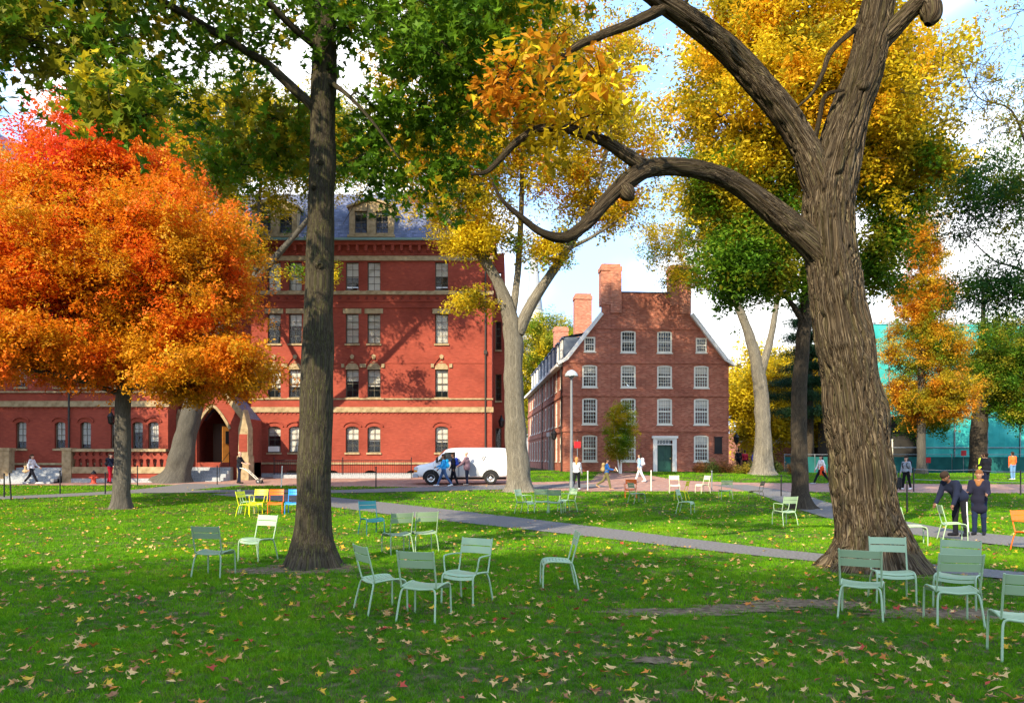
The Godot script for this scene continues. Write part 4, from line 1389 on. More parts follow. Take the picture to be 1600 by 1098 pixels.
func chair(at: Vector3, deg: float, paint: Material, arms: bool, label: String, group: String, tilt := 0.0) -> void:
	var o := thing("garden_chair", label, "chair", at + V(0, -0.008, 0), deg_to_rad(deg), group)
	if chair_parts.is_empty():
		for s in [-1.0, 1.0]:
			var f := MB.new()
			var t := bend([V(s * 0.243, 0, 0.235), V(s * 0.24, 0.2, 0.232), V(s * 0.236, 0.37, 0.222), V(s * 0.233, 0.425, 0.165), V(s * 0.231, 0.43, 0.0), V(s * 0.229, 0.412, -0.2)], 0.0125)
			f.tube(t[0], t[1], 8)
			chair_parts["front%d" % int(s)] = f.mesh()
			f = MB.new()
			t = bend([V(s * 0.25, 0, -0.3), V(s * 0.238, 0.18, -0.262), V(s * 0.222, 0.34, -0.222), V(s * 0.19, 0.395, -0.205), V(s * 0.1, 0.392, -0.2), V(0, 0.385, -0.2)], 0.0125)
			f.tube(t[0], t[1], 8)
			chair_parts["rear%d" % int(s)] = f.mesh()
			f = MB.new()
			t = bend([V(s * 0.229, 0.405, -0.19), V(s * 0.23, 0.5, -0.218), V(s * 0.232, 0.7, -0.27), V(s * 0.234, 0.862, -0.312)], 0.0115)
			f.tube(t[0], t[1], 8)
			chair_parts["post%d" % int(s)] = f.mesh()
			f = MB.new()
			t = bend([V(s * 0.234, 0.64, -0.255), V(s * 0.268, 0.648, -0.15), V(s * 0.275, 0.65, 0.07), V(s * 0.272, 0.62, 0.125), V(s * 0.255, 0.5, 0.14), V(s * 0.234, 0.425, 0.155)], 0.0115)
			f.tube(t[0], t[1], 8)
			chair_parts["arm%d" % int(s)] = f.mesh()
		for i in 9:
			var f := MB.new()
			var z := -0.17 + i * 0.05
			var y := 0.428
			var dir := V(0, 0, 1)
			if i == 7: z = 0.176; y = 0.42; dir = V(0, -0.42, 0.9).normalized()
			if i == 8: z = 0.206; y = 0.382; dir = V(0, -0.9, 0.42).normalized()
			bent_slat(f, 0.224, V(0, -0.02, 0), V(0, y - 0.012 * clampf(-z / 0.17, 0, 1), z), dir, 0.044, 0.006)
			chair_parts["seat%d" % i] = f.mesh()
		for i in 2:
			var f := MB.new()
			bent_slat(f, 0.236, V(0, 0, -0.022), V(0, 0.70 + i * 0.106, -0.262 - i * 0.0275), V(0, 0.966, -0.25).normalized(), 0.096, 0.008)
			chair_parts["back%d" % i] = f.mesh()
	for s in ["-1", "1"]:
		part_mesh("leg", chair_parts["front" + s], paint, o)
		part_mesh("leg", chair_parts["rear" + s], paint, o)
		part_mesh("back_post", chair_parts["post" + s], paint, o)
		if arms: part_mesh("armrest", chair_parts["arm" + s], paint, o)
	for i in 9: part_mesh("seat_slat", chair_parts["seat%d" % i], paint, o)
	for i in 2: part_mesh("back_slat", chair_parts["back%d" % i], paint, o)

# ---- people ----

# bones: [a, b, ra, rb]; tapered capsules joined by a smooth minimum, meshed as surface nets
func flesh(b: MB, bones: Array, cell: float, k: float) -> void:
	var lo := V(1e9, 1e9, 1e9)
	var hi := -lo
	for e in bones:
		var r: float = maxf(e[2], e[3]) + cell * 2.5
		for p in [e[0], e[1]]:
			lo = lo.min(p - V(r, r, r))
			hi = hi.max(p + V(r, r, r))
	var nx := int((hi.x - lo.x) / cell) + 2
	var ny := int((hi.y - lo.y) / cell) + 2
	var nz := int((hi.z - lo.z) / cell) + 2
	var f := PackedFloat32Array()
	f.resize(nx * ny * nz)
	f.fill(1.0)
	for e in bones:
		var a: Vector3 = e[0]
		var ab: Vector3 = e[1] - a
		var ra: float = e[2]
		var dr: float = e[3] - ra
		var l2 := maxf(ab.length_squared(), 1e-8)
		var m: float = maxf(e[2], e[3]) + k + cell * 1.5
		var c0 := (a.min(e[1]) - V(m, m, m) - lo) / cell
		var c1 := (a.max(e[1]) + V(m, m, m) - lo) / cell
		for z in range(maxi(0, int(c0.z)), mini(nz, int(c1.z) + 2)):
			for y in range(maxi(0, int(c0.y)), mini(ny, int(c1.y) + 2)):
				for x in range(maxi(0, int(c0.x)), mini(nx, int(c1.x) + 2)):
					var ap := lo + V(x, y, z) * cell - a
					var t := clampf(ap.dot(ab) / l2, 0.0, 1.0)
					var d := (ap - ab * t).length() - ra - dr * t
					var i := (z * ny + y) * nx + x
					var old := f[i]
					var h := maxf(k - absf(old - d), 0.0) / k
					f[i] = minf(old, d) - h * h * k * 0.25
	var id := {}
	var sx := 1
	var sy := nx
	var sz := nx * ny
	var off := [0, sx, sy, sx + sy, sz, sx + sz, sy + sz, sx + sy + sz]
	var edges := [[0, 1], [2, 3], [4, 5], [6, 7], [0, 2], [1, 3], [4, 6], [5, 7], [0, 4], [1, 5], [2, 6], [3, 7]]
	var c := PackedFloat32Array()
	c.resize(8)
	for z in nz - 1:
		for y in ny - 1:
			for x in nx - 1:
				var i := (z * ny + y) * nx + x
				if f[i] > cell * 2.0: continue
				var inside := 0
				for q in 8:
					c[q] = f[i + off[q]]
					if c[q] < 0.0: inside += 1
				if inside == 0 or inside == 8: continue
				var p := Vector3.ZERO
				var n := 0
				for e in edges:
					var u := c[e[0]]
					var w := c[e[1]]
					if (u < 0.0) == (w < 0.0): continue
					var t := u / (u - w)
					var pa := V(e[0] & 1, (e[0] >> 1) & 1, e[0] >> 2)
					var pb := V(e[1] & 1, (e[1] >> 1) & 1, e[1] >> 2)
					p += pa.lerp(pb, t)
					n += 1
				var g := V(c[1] + c[3] + c[5] + c[7] - c[0] - c[2] - c[4] - c[6], c[2] + c[3] + c[6] + c[7] - c[0] - c[1] - c[4] - c[5], c[4] + c[5] + c[6] + c[7] - c[0] - c[1] - c[2] - c[3])
				id[i] = b.v.size()
				b.v.append(lo + (V(x, y, z) + p / n) * cell)
				b.n.append(g.normalized())
				b.uv.append(Vector2.ZERO)
	for i in id:
		var cx: int = i % nx
		var cy: int = (i / nx) % ny
		var cz: int = i / (nx * ny)
		for ax in [[sx, sy, sz, cy, cz], [sy, sx, sz, cx, cz], [sz, sx, sy, cx, cy]]:
			if ax[3] == 0 or ax[4] == 0 or (f[i] < 0.0) == (f[i + ax[0]] < 0.0): continue
			var q: Array = [i, i - ax[1], i - ax[1] - ax[2], i - ax[2]]
			if not (id.has(q[1]) and id.has(q[2]) and id.has(q[3])): continue
			b.smooth_tri(id[q[0]], id[q[1]], id[q[2]])
			b.smooth_tri(id[q[0]], id[q[2]], id[q[3]])

# look: {top, legs, skin, hair, shoes: Color (linear); long_hair, bald, coat (long hem), sleeves (0..1), shorts, height, cap}
# pose: {lean, leg [l, r], knee [l, r], arm [l, r], elbow [l, r], splay, head}
func person(label: String, at: Vector3, deg: float, look: Dictionary, pose: Dictionary, cell := 0.026) -> Node3D:
	var o := thing("person", label, "person", at, deg_to_rad(deg), "people in the yard")
	var s: float = look.get("height", 1.72) / 1.75
	var lean: float = pose.get("lean", 0.03)
	var up := V(0, cos(lean), sin(lean))
	var hip := V(0, 0.93, 0)
	var J := {}
	var low := 1e9
	for k in 2:
		var sd := -1.0 if k == 0 else 1.0
		var a: float = pose.get("leg", [0.06, -0.06])[k]
		var kn: float = pose.get("knee", [0.05, 0.05])[k]
		var hj := hip + V(sd * 0.095, -0.03, 0)
		var kj := hj + V(sd * 0.005, -cos(a), sin(a)) * 0.43
		var fa := a - kn
		var an := kj + V(0, -cos(fa), sin(fa)) * 0.41
		var pitch: float = minf(0.0, fa * 0.9)
		var toe := an + V(sd * 0.02, -0.045 + sin(pitch) * 0.12, 0.17 * cos(pitch))
		var heel := an + V(0, -0.045, -0.04)
		J["leg%d" % k] = [hj, kj, an, toe, heel]
		low = minf(low, minf(toe.y, heel.y) - 0.036)
		var sh := hip + up * 0.47 + V(sd * 0.185, 0, 0)
		var ar: float = pose.get("arm", [0.15, -0.15])[k] 
		var el: float = pose.get("elbow", [0.25, 0.25])[k]
		var sp: float = pose.get("splay", 0.12)
		var ud := V(sd * sp, -cos(ar), sin(ar)).normalized()
		var ej := sh + ud * 0.285
		var fd := V(sd * sp * 0.3, -cos(ar + el), sin(ar + el)).normalized()
		J["arm%d" % k] = [sh, ej, ej + fd * 0.25, fd]
	var neck := hip + up * 0.53
	var nod: float = lean * 0.75 + pose.get("nod", 0.0)
	var hd := V(0, cos(nod), sin(nod))
	var face := V(0, -sin(nod), cos(nod))
	var skull := neck + hd * 0.16
	var body := []
	var top := []
	var legs := []
	# trunk
	body.append([hip + V(-0.07, 0, 0), hip + V(0.07, 0, 0), 0.105, 0.105])
	body.append([hip, hip + up * 0.22, 0.12, 0.112])
	body.append([hip + up * 0.3 + V(-0.06, 0, 0), hip + up * 0.3 + V(0.06, 0, 0), 0.105, 0.105])
	body.append([hip + up * 0.45 + V(-0.13, 0, 0), hip + up * 0.45 + V(0.13, 0, 0), 0.062, 0.062])
	body.append([hip + up * 0.44, neck + hd * 0.06, 0.07, 0.05])
	body.append([skull - hd * 0.03 + face * 0.02, skull + hd * 0.045 - face * 0.01, 0.075, 0.088])
	body.append([skull - hd * 0.075 + face * 0.045, skull - hd * 0.03 + face * 0.04, 0.042, 0.05])
	body.append([skull + face * 0.085, skull - hd * 0.02 + face * 0.105, 0.012, 0.016])
	var thick: float = look.get("bulk", 0.0)
	top.append([hip + up * 0.02 + V(-0.06, 0, 0), hip + up * 0.02 + V(0.06, 0, 0), 0.125 + thick, 0.125 + thick])
	top.append([hip + up * 0.05, hip + up * 0.3, 0.13 + thick, 0.13 + thick])
	top.append([hip + up * 0.33 + V(-0.07, 0, 0), hip + up * 0.33 + V(0.07, 0, 0), 0.118 + thick, 0.118 + thick])
	top.append([hip + up * 0.455 + V(-0.14, 0, 0), hip + up * 0.455 + V(0.14, 0, 0), 0.075 + thick * 0.5, 0.075 + thick * 0.5])
	if look.get("coat", 0.0) > 0.0:
		top.append([hip, hip - V(0, look.coat, 0), 0.125 + thick, 0.115 + thick])
		top.append([hip + V(-0.07, -look.coat, 0), hip + V(0.07, -look.coat, 0), 0.105 + thick, 0.105 + thick])
	legs.append([hip + V(-0.075, -0.01, 0), hip + V(0.075, -0.01, 0), 0.118, 0.118])
	legs.append([hip, hip + up * 0.08, 0.125, 0.125])
	var fingers := MB.new()
	for k in 2:
		var sd := -1.0 if k == 0 else 1.0
		var g: Array = J["leg%d" % k]
		body.append([g[0], g[1], 0.082, 0.056])
		body.append([g[1], g[2], 0.054, 0.038])
		body.append([g[4], g[3], 0.034, 0.03])
		legs.append([g[0], g[1], 0.096, 0.07])
		if not look.get("shorts", false): legs.append([g[1], g[2] + V(0, 0.02, 0), 0.068, 0.058])
		var w: Array = J["arm%d" % k]
		body.append([w[0], w[1], 0.047, 0.039])
		body.append([w[1], w[2], 0.038, 0.027])
		var palm: Vector3 = w[2] + w[3] * 0.07
		body.append([w[2], palm, 0.027, 0.034])
		top.append([w[0], w[1], 0.062 + thick * 0.5, 0.054 + thick * 0.5])
		if look.get("sleeves", 1.0) > 0.5: top.append([w[1], w[2] - w[3] * 0.01, 0.053 + thick * 0.4, 0.042 + thick * 0.4])
		var across: Vector3 = V(0, 0, 1) - w[3] * w[3].z
		across = across.normalized()
		var inw: Vector3 = w[3].cross(across).normalized()
		for q in 4:
			var root: Vector3 = palm + across * (q - 1.5) * 0.019
			var ln: float = [0.062, 0.072, 0.068, 0.052][q]
			var m1: Vector3 = root + w[3] * ln * 0.6
			fingers.tube([root, m1, m1 + (w[3] * 0.8 - inw * 0.6 * sd) * ln * 0.5], [0.0095, 0.009, 0.0075], 5)
		var tr: Vector3 = w[2] + w[3] * 0.03 + across * 0.025
		fingers.tube([tr, tr + (w[3] + across).normalized() * 0.04, tr + w[3] * 0.06 + across * 0.03], [0.011, 0.010, 0.008], 5)
	var shift := V(0, -low, 0)
	var skin := mat((look.get("skin", Color(0.42, 0.23, 0.15)) as Color).linear_to_srgb(), 0.55, 0.0, 0.4)
	var b := MB.new()
	flesh(b, body, cell, 0.035)
	var base := b.v.size()
	for i in fingers.v.size():
		b.v.append(fingers.v[i]); b.n.append(fingers.n[i]); b.uv.append(Vector2.ZERO)
	for i in fingers.ix: b.ix.append(base + i)
	finish(b, s, shift, "body", skin, o)
	b = MB.new()
	flesh(b, top, cell, 0.045)
	finish(b, s, shift, look.get("top_name", "jacket"), cloth(look.top), o)
	b = MB.new()
	flesh(b, legs, cell, 0.03)
	finish(b, s, shift, "shorts" if look.get("shorts", false) else "trousers", cloth(look.legs), o)
	if look.get("stripe", false):
		for k in 2:
			var g: Array = J["leg%d" % k]
			var side := V(-0.066 if k == 0 else 0.066, 0, 0)
			b = MB.new()
			b.tube([g[0] + side * 1.2 + V(0, -0.08, 0), g[1] + side, g[2] + side * 0.8 + V(0, 0.03, 0)], [0.02, 0.018, 0.016], 6)
			finish(b, s, shift, "side_stripe", cloth(Color(0.7, 0.72, 0.75)), o)
	for k in 2:
		var g: Array = J["leg%d" % k]
		b = MB.new()
		flesh(b, [[g[4] + V(0, 0.005, 0), g[3] + V(0, 0.004, 0.02), 0.045, 0.036], [g[2] + V(0, -0.01, 0), g[4] + V(0, 0.01, 0.02), 0.045, 0.042]], cell * 0.75, 0.02)
		finish(b, s, shift, "shoe", cloth(look.get("shoes", Color(0.02, 0.02, 0.02))), o)
	if not look.get("bald", false):
		var hair := [[skull + hd * 0.035 - face * 0.03, skull + hd * 0.06 + face * 0.01, 0.092, 0.085], [skull - hd * 0.05 - face * 0.045, skull + hd * 0.03 - face * 0.03, 0.066, 0.085]]
		if look.get("long_hair", false): hair.append([skull - face * 0.045, skull - hd * 0.24 - face * 0.075, 0.085, 0.06])
		if look.get("hood", false): hair = [[neck - hd * 0.01 - face * 0.09, neck - hd * 0.02 + V(0.07, 0, 0), 0.065, 0.06], [neck - hd * 0.01 - face * 0.09, neck - hd * 0.02 - V(0.07, 0, 0), 0.065, 0.06], [neck - hd * 0.02 + V(0.07, 0, 0), neck - hd * 0.12 + face * 0.1, 0.06, 0.05], [neck - hd * 0.02 - V(0.07, 0, 0), neck - hd * 0.12 + face * 0.1, 0.06, 0.05]]
		b = MB.new()
		flesh(b, hair, cell * 0.75, 0.02)
		finish(b, s, shift, "fur_collar" if look.get("hood", false) else "hair", cloth(look.get("hair", Color(0.03, 0.02, 0.015))), o)
		if look.get("hood", false):
			b = MB.new()
			flesh(b, [[skull + hd * 0.035 - face * 0.03, skull + hd * 0.06 + face * 0.01, 0.092, 0.085], [skull - hd * 0.07 - face * 0.05, skull + hd * 0.03 - face * 0.03, 0.06, 0.085]], cell * 0.75, 0.02)
			finish(b, s, shift, "hair", cloth(Color(0.16, 0.07, 0.03)), o)
	for e in [-1.0, 1.0]:
		b = MB.new()
		b.lathe(skull + face * 0.083 + hd * 0.01 + V(e * 0.034, 0, 0) - V(0, 0.011, 0), [Vector2(0.001, 0), Vector2(0.011, 0.005), Vector2(0.011, 0.016), Vector2(0.001, 0.022)], 8)
		finish(b, s, shift, "eye", M.black_metal, o)
		b = MB.new()
		b.tube([skull + V(e * 0.085, -0.02, -0.01), skull + V(e * 0.1, 0.0, -0.015), skull + V(e * 0.088, 0.025, -0.012)], [0.012, 0.016, 0.012], 6)
		finish(b, s, shift, "ear", skin, o)
	b = MB.new()
	b.tube([skull - hd * 0.062 + face * 0.086 - V(0.024, 0, 0), skull - hd * 0.064 + face * 0.093, skull - hd * 0.062 + face * 0.086 + V(0.024, 0, 0)], [0.005, 0.008, 0.005], 5)
	finish(b, s, shift, "mouth", M.lips, o)
	o.set_meta("hand0", (J.arm0[2] + J.arm0[3] * 0.09 + shift) * s)
	o.set_meta("hand1", (J.arm1[2] + J.arm1[3] * 0.09 + shift) * s)
	o.set_meta("back", (hip + up * 0.33 + V(0, 0, -0.12) + shift) * s)
	return o

func finish(b: MB, s: float, shift: Vector3, called: String, m: Material, o: Node) -> void:
	for i in b.v.size(): b.v[i] = (b.v[i] + shift) * s
	part(called, b, m, o)

var cloths := {}
func cloth(c: Color) -> Material:
	if not cloths.has(c):
		var m := mat(c.linear_to_srgb(), 0.9, 0.0, 0.2)
		m.rim_enabled = true
		m.rim = 0.3
		m.rim_tint = 0.7
		cloths[c] = m
	return cloths[c]

func backpack(p: Node3D, c: Color, label: String, size := 1.0) -> void:
	var at: Vector3 = p.transform * (p.get_meta("back") as Vector3)
	var o := thing("backpack", label, "backpack", at, p.rotation.y)
	var b := MB.new()
	flesh(b, [[V(-0.07, -0.16, -0.07), V(0.07, -0.16, -0.07), 0.085, 0.085], [V(-0.06, 0.12, -0.06), V(0.06, 0.12, -0.06), 0.075, 0.075], [V(0, -0.16, -0.07), V(0, 0.14, -0.06), 0.1, 0.085]], 0.03, 0.06)
	for i in b.v.size(): b.v[i] *= size
	part("bag", b, cloth(c), o)
	b = MB.new()
	flesh(b, [[V(-0.05, -0.15, -0.17) , V(0.05, -0.15, -0.17), 0.045, 0.045], [V(0, -0.17, -0.16), V(0, -0.07, -0.16), 0.05, 0.045]], 0.03, 0.04)
	for i in b.v.size(): b.v[i] *= size
	part("front_pocket", b, cloth(c * 0.8), o)
	for s in [-1.0, 1.0]:
		b = MB.new()
		b.tube([V(s * 0.09, 0.16, 0.0), V(s * 0.11, 0.17, 0.12), V(s * 0.12, 0.05, 0.27), V(s * 0.13, -0.12, 0.2), V(s * 0.12, -0.2, 0.02)], [0.02, 0.02, 0.02, 0.018, 0.015], 5)
		part("strap", b, cloth(c * 0.7), o)

# ---- van ----

func van(at: Vector3, deg: float) -> void:
	var o := thing("delivery_van", "white cargo van parked before the red hall, nose to the left", "van", at, deg_to_rad(deg))
	# stations along x (0 = nose, 5.4 = tail): [x, bottom, top, half width at the waist, half width at the top]
	var st := [[0.02, 0.50, 0.86, 0.80, 0.74], [0.08, 0.46, 1.0, 0.90, 0.82], [0.3, 0.42, 1.10, 0.96, 0.84], [0.75, 0.40, 1.18, 0.98, 0.84], [1.08, 0.40, 1.27, 0.99, 0.84], [1.2, 0.40, 1.38, 0.99, 0.82], [1.5, 0.40, 1.68, 0.99, 0.80], [1.78, 0.40, 1.95, 0.99, 0.78], [2.0, 0.40, 2.03, 0.99, 0.79], [2.6, 0.40, 2.07, 0.99, 0.80], [4.6, 0.40, 2.07, 0.99, 0.80], [5.15, 0.42, 2.04, 0.98, 0.79], [5.32, 0.46, 1.96, 0.96, 0.77], [5.4, 0.52, 1.8, 0.92, 0.74]]
	var b := MB.new()
	var ring := 24
	for i in st.size():
		var s: Array = st[i]
		var mid: float = minf(1.2, s[1] + (s[2] - s[1]) * 0.6)
		var out := []
		# right half from the sill up and over to the centre, then mirrored
		var h := [[s[3] - 0.14, s[1]], [s[3] - 0.05, s[1] + 0.03], [s[3] - 0.01, s[1] + 0.14], [s[3], lerpf(s[1], mid, 0.55)], [s[3] - 0.005, mid], [lerpf(s[3], s[4], 0.5), lerpf(mid, s[2], 0.5)], [lerpf(s[3], s[4], 0.86), lerpf(mid, s[2], 0.84)], [s[4] - 0.02, lerpf(mid, s[2], 0.955)], [s[4] - 0.11, s[2] - 0.02], [s[4] - 0.3, s[2]], [0.2, s[2] + 0.012]]
		for p in h: out.append(V(s[0], p[1], p[0]))
		for k in h.size(): out.append(V(s[0], h[h.size() - 1 - k][1], -h[h.size() - 1 - k][0]))
		ring = out.size()
		for p in out:
			b.v.append(p)
			b.n.append(V(0, p.y - lerpf(s[1], s[2], 0.5), p.z * 1.3).normalized())
			b.uv.append(Vector2(p.x, p.y))
	# true normals from the faces
	var acc := PackedVector3Array()
	acc.resize(b.v.size())
	for i in st.size() - 1:
		for k in ring:
			var q := [i * ring + k, i * ring + (k + 1) % ring, (i + 1) * ring + (k + 1) % ring, (i + 1) * ring + k]
			b.smooth_tri(q[0], q[1], q[2])
			b.smooth_tri(q[0], q[2], q[3])
			var g := (b.v[q[2]] - b.v[q[0]]).cross(b.v[q[3]] - b.v[q[1]])
			if g.dot(b.n[q[0]]) < 0: g = -g
			for e in q: acc[e] += g.normalized()
	for i in acc.size(): b.n[i] = acc[i].normalized()
	for e in [0, st.size() - 1]:
		var c := V(st[e][0], (st[e][1] + st[e][2]) * 0.5, 0)
		for k in ring: 
			var p := b.v[e * ring + k]
			var q := b.v[e * ring + (k + 1) % ring]
			if (q - c).cross(p - c).x * (-1.0 if e == 0 else 1.0) >= 0: b.tri(c, p, q)
			else: b.tri(c, q, p)
	part("body", b, M.van_white, o)
	var side := Transform3D(Basis(), V(0, 0, 0))
	# glass
	b = MB.new()
	b.quad(V(1.20, 1.41, 0.72), V(1.76, 1.95, 0.66), V(1.76, 1.95, -0.66), V(1.20, 1.41, -0.72))
	for i in b.v.size(): b.v[i] += V(-0.022, 0.028, 0)
	part("windscreen", b, M.dark_glass, o)
	for s in [1.0, -1.0]:
		b = MB.new()
		var q := [V(1.36, 1.3, 0.955), V(1.76, 1.80, 0.865), V(2.32, 1.84, 0.875), V(2.32, 1.3, 0.975)]
		for i in q.size(): q[i].z = (q[i].z + 0.012) * s
		b.facing(q[0], q[1], q[2], q[3], V(0, 0, s))
		part("side_window", b, M.dark_glass, o)
		b = MB.new()
		b.bx(2.48, 2.57, 0.46, 1.3, s * 0.985, s * 1.004)
		b.quad(V(2.48, 1.3, s * 1.004), V(2.48, 1.86, s * 0.885), V(2.57, 1.86, s * 0.885), V(2.57, 1.3, s * 1.004))
		part("door_stripe", b, M.van_grey, o)
		b = MB.new()
		b.bx(1.12, 1.13, 0.5, 1.25, s * 0.985, s * 1.0)
		b.bx(3.42, 3.43, 0.5, 1.25, s * 0.985, s * 1.0)
		b.bx(2.5, 5.2, 1.29, 1.298, s * 0.96, s * 0.985)
		part("door_seam", b, M.van_grey, o)
		b = MB.new()
		b.bx(2.18, 2.36, 1.13, 1.17, s * 0.985, s * 1.025)
		part("door_handle", b, M.dark_metal, o)
		b = MB.new()
		b.box(V(1.32, 1.36, s * 1.12), V(0.12, 0.28, 0.2))
		b.tube([V(1.36, 1.3, s * 0.97), V(1.34, 1.3, s * 1.1)], [0.025, 0.025], 6)
		part("mirror", b, M.dark_metal, o)
		# grey sail-shaped mark on the panel
		b = MB.new()
		var sail := PackedVector2Array([Vector2(2.95, 0.47)])
		for k in 9:
			var a := PI / 2 * k / 8.0
			sail.append(Vector2(2.95 + 0.75 * cos(a), 0.47 + 0.82 * sin(a)))
		b.prism(sail, 0.0, 0.006, Transform3D(Basis(), V(0, 0, 0.994 if s > 0 else -1.0)))
		part("panel_mark", b, M.van_grey, o)
		# small dark crest on the upper panel
		var crest := Transform3D(Basis(V(1, 0, 0), -0.22 * s), V(3.92, 1.5, s * 0.935))
		b = MB.new()
		for m in [[-0.15, 0.12, -0.05, -0.02], [0.15, 0.12, 0.05, -0.02], [-0.08, -0.03, 0.0, -0.14], [0.08, -0.03, 0.0, -0.14], [0.0, 0.1, 0.0, 0.02]]:
			b.bar(crest * V(m[0], m[1], 0.01 * s), crest * V(m[2], m[3], 0.01 * s), 0.035, 0.03)
		part("crest", b, M.black_metal, o)
		for x in [0.98, 4.32]:
			b = MB.new()
			var arch := PackedVector2Array()
			for k in 13: arch.append(Vector2(x + 0.47 * cos(PI * k / 12.0), 0.38 + 0.47 * sin(PI * k / 12.0)))
			b.prism(arch, 0.0, 0.3, Transform3D(Basis(), V(0, 0, 0.70 if s > 0 else -1.0)))
			part("wheel_arch", b, M.rubber, o)
			wheel(o, V(x, 0.365, s * 0.9), 0.365, 0.25, s)
	b = MB.new()
	b.bx(-0.06, 0.25, 0.40, 0.60, -0.93, 0.93)
	b.bx(5.3, 5.5, 0.42, 0.58, -0.9, 0.9)
	part("bumper", b, M.van_grey, o)
	b = MB.new()
	b.bx(-0.01, 0.07, 0.66, 0.94, -0.5, 0.5)
	part("grille", b, M.rubber, o)
	for s in [1.0, -1.0]:
		b = MB.new()
		b.box(V(0.13, 0.90, s * 0.78), V(0.22, 0.16, 0.3))
		part("headlight", b, M.lens, o)
		b = MB.new()
		b.box(V(0.14, 0.76, s * 0.785), V(0.2, 0.11, 0.3))
		part("indicator", b, M.amber, o)
		b = MB.new()
		b.box(V(5.39, 1.1, s * 0.86), V(0.06, 0.4, 0.12))
		part("tail_light", b, M.red_plastic, o)
	b = MB.new()
	b.bx(0.5, 5.2, 0.28, 0.42, -0.7, 0.7)
	part("chassis", b, M.rubber, o)

func wheel(parent: Node, at: Vector3, r: float, w: float, s: float) -> void:
	var o := group_of("wheel", parent, at)
	o.rotation.x = PI / 2 * s
	var b := MB.new()
	b.lathe(V(0, 0, 0), [Vector2(r * 0.6, -w / 2), Vector2(r * 0.92, -w / 2), Vector2(r, -w * 0.32), Vector2(r, w * 0.32), Vector2(r * 0.92, w / 2), Vector2(r * 0.62, w / 2), Vector2(r * 0.6, w * 0.3)], 28)
	part("tyre", b, M.rubber, o)
	b = MB.new()
	b.lathe(V(0, 0, 0), [Vector2(r * 0.62, -w * 0.4), Vector2(r * 0.62, w * 0.42), Vector2(r * 0.55, w * 0.44), Vector2(r * 0.5, w * 0.2), Vector2(r * 0.25, w * 0.28), Vector2(r * 0.2, w * 0.42), Vector2(0.001, w * 0.44)], 24)
	part("rim", b, M.alloy, o)
	b = MB.new()
	for k in 8:
		var a := TAU * k / 8
		b.tube([V(cos(a) * r * 0.38, w * 0.2, sin(a) * r * 0.38), V(cos(a) * r * 0.38, w * 0.26, sin(a) * r * 0.38)], [0.03, 0.028], 6)
	part("slots", b, M.rubber, o)

# ---- street furniture ----

func lamp_post(at: Vector3) -> void:
	var o := thing("lamp_post", "slim grey lamp post with a mushroom shaped dome on the lawn edge", "lamp post", at)
	var b := MB.new()
	b.lathe(V(0, 0, 0), [Vector2(0.11, 0), Vector2(0.11, 0.5), Vector2(0.075, 0.58), Vector2(0.06, 5.2), Vector2(0.05, 5.62)], 14)
	part("pole", b, M.grey_metal, o)
	b = MB.new()
	b.lathe(V(0, 5.62, 0), [Vector2(0.05, 0), Vector2(0.12, 0.06), Vector2(0.13, 0.14), Vector2(0.05, 0.16)], 14)
	part("neck", b, M.grey_metal, o)
	b = MB.new()
	b.lathe(V(0, 5.74, 0), [Vector2(0.1, 0.03), Vector2(0.33, 0.0), Vector2(0.335, 0.03), Vector2(0.29, 0.16), Vector2(0.2, 0.26), Vector2(0.08, 0.32), Vector2(0.001, 0.335)], 24)
	part("dome", b, M.lamp_dome, o)
	b = MB.new()
	b.tube([V(-0.005, 1.72, 0.12), V(-0.005, 2.2, 0.12)], [0.012, 0.012], 5)
	part("banner_clip", b, M.grey_metal, o)

func red_sign(at: Vector3) -> void:
	var o := thing("notice_sign", "small red notice board on a thin stake by the lamp post", "sign", at)
	var b := MB.new()
	b.tube([V(0, 0, 0), V(0, 2.55, 0)], [0.02, 0.02], 6)
	part("stake", b, M.grey_metal, o)
	b = MB.new()
	b.bx(-0.17, 0.17, 2.1, 2.45, 0.02, 0.05)
	part("board", b, M.red_plastic, o)

func hydrant(at: Vector3) -> void:
	var o := thing("fire_hydrant", "short red fire hydrant with a black cap on the lawn", "hydrant", at)
	var b := MB.new()
	b.lathe(V(0, 0, 0), [Vector2(0.2, 0), Vector2(0.2, 0.05), Vector2(0.13, 0.07), Vector2(0.125, 0.5), Vector2(0.15, 0.52), Vector2(0.15, 0.56)], 16)
	part("barrel", b, M.hydrant_red, o)
	b = MB.new()
	b.lathe(V(0, 0.56, 0), [Vector2(0.155, 0), Vector2(0.15, 0.06), Vector2(0.1, 0.15), Vector2(0.04, 0.18), Vector2(0.04, 0.23), Vector2(0.001, 0.235)], 16)
	part("bonnet", b, M.black_metal, o)
	for d in [V(1, 0, 0), V(-1, 0, 0), V(0, 0, 1)]:
		b = MB.new()
		b.tube([V(0, 0.38, 0) + d * 0.1, V(0, 0.38, 0) + d * 0.19, V(0, 0.38, 0) + d * 0.2, V(0, 0.38, 0) + d * 0.25], [0.06, 0.06, 0.075, 0.07], 10)
		part("nozzle", b, M.hydrant_red, o)

func stake(at: Vector3, h: float, m: Material, label: String, lean := 0.0) -> void:
	var o := thing("fence_post", label, "post", at, 0.0, "thin posts along the paths")
	var b := MB.new()
	b.tube([V(0, -0.1, 0), V(lean * 0.5, h * 0.5, 0), V(lean, h, 0)], [0.032, 0.03, 0.028], 8)
	part("shaft", b, m, o)
	b = MB.new()
	b.lathe(V(lean, h, 0), [Vector2(0.03, -0.02), Vector2(0.042, 0.0), Vector2(0.04, 0.03), Vector2(0.001, 0.055)], 8)
	part("cap", b, m, o)

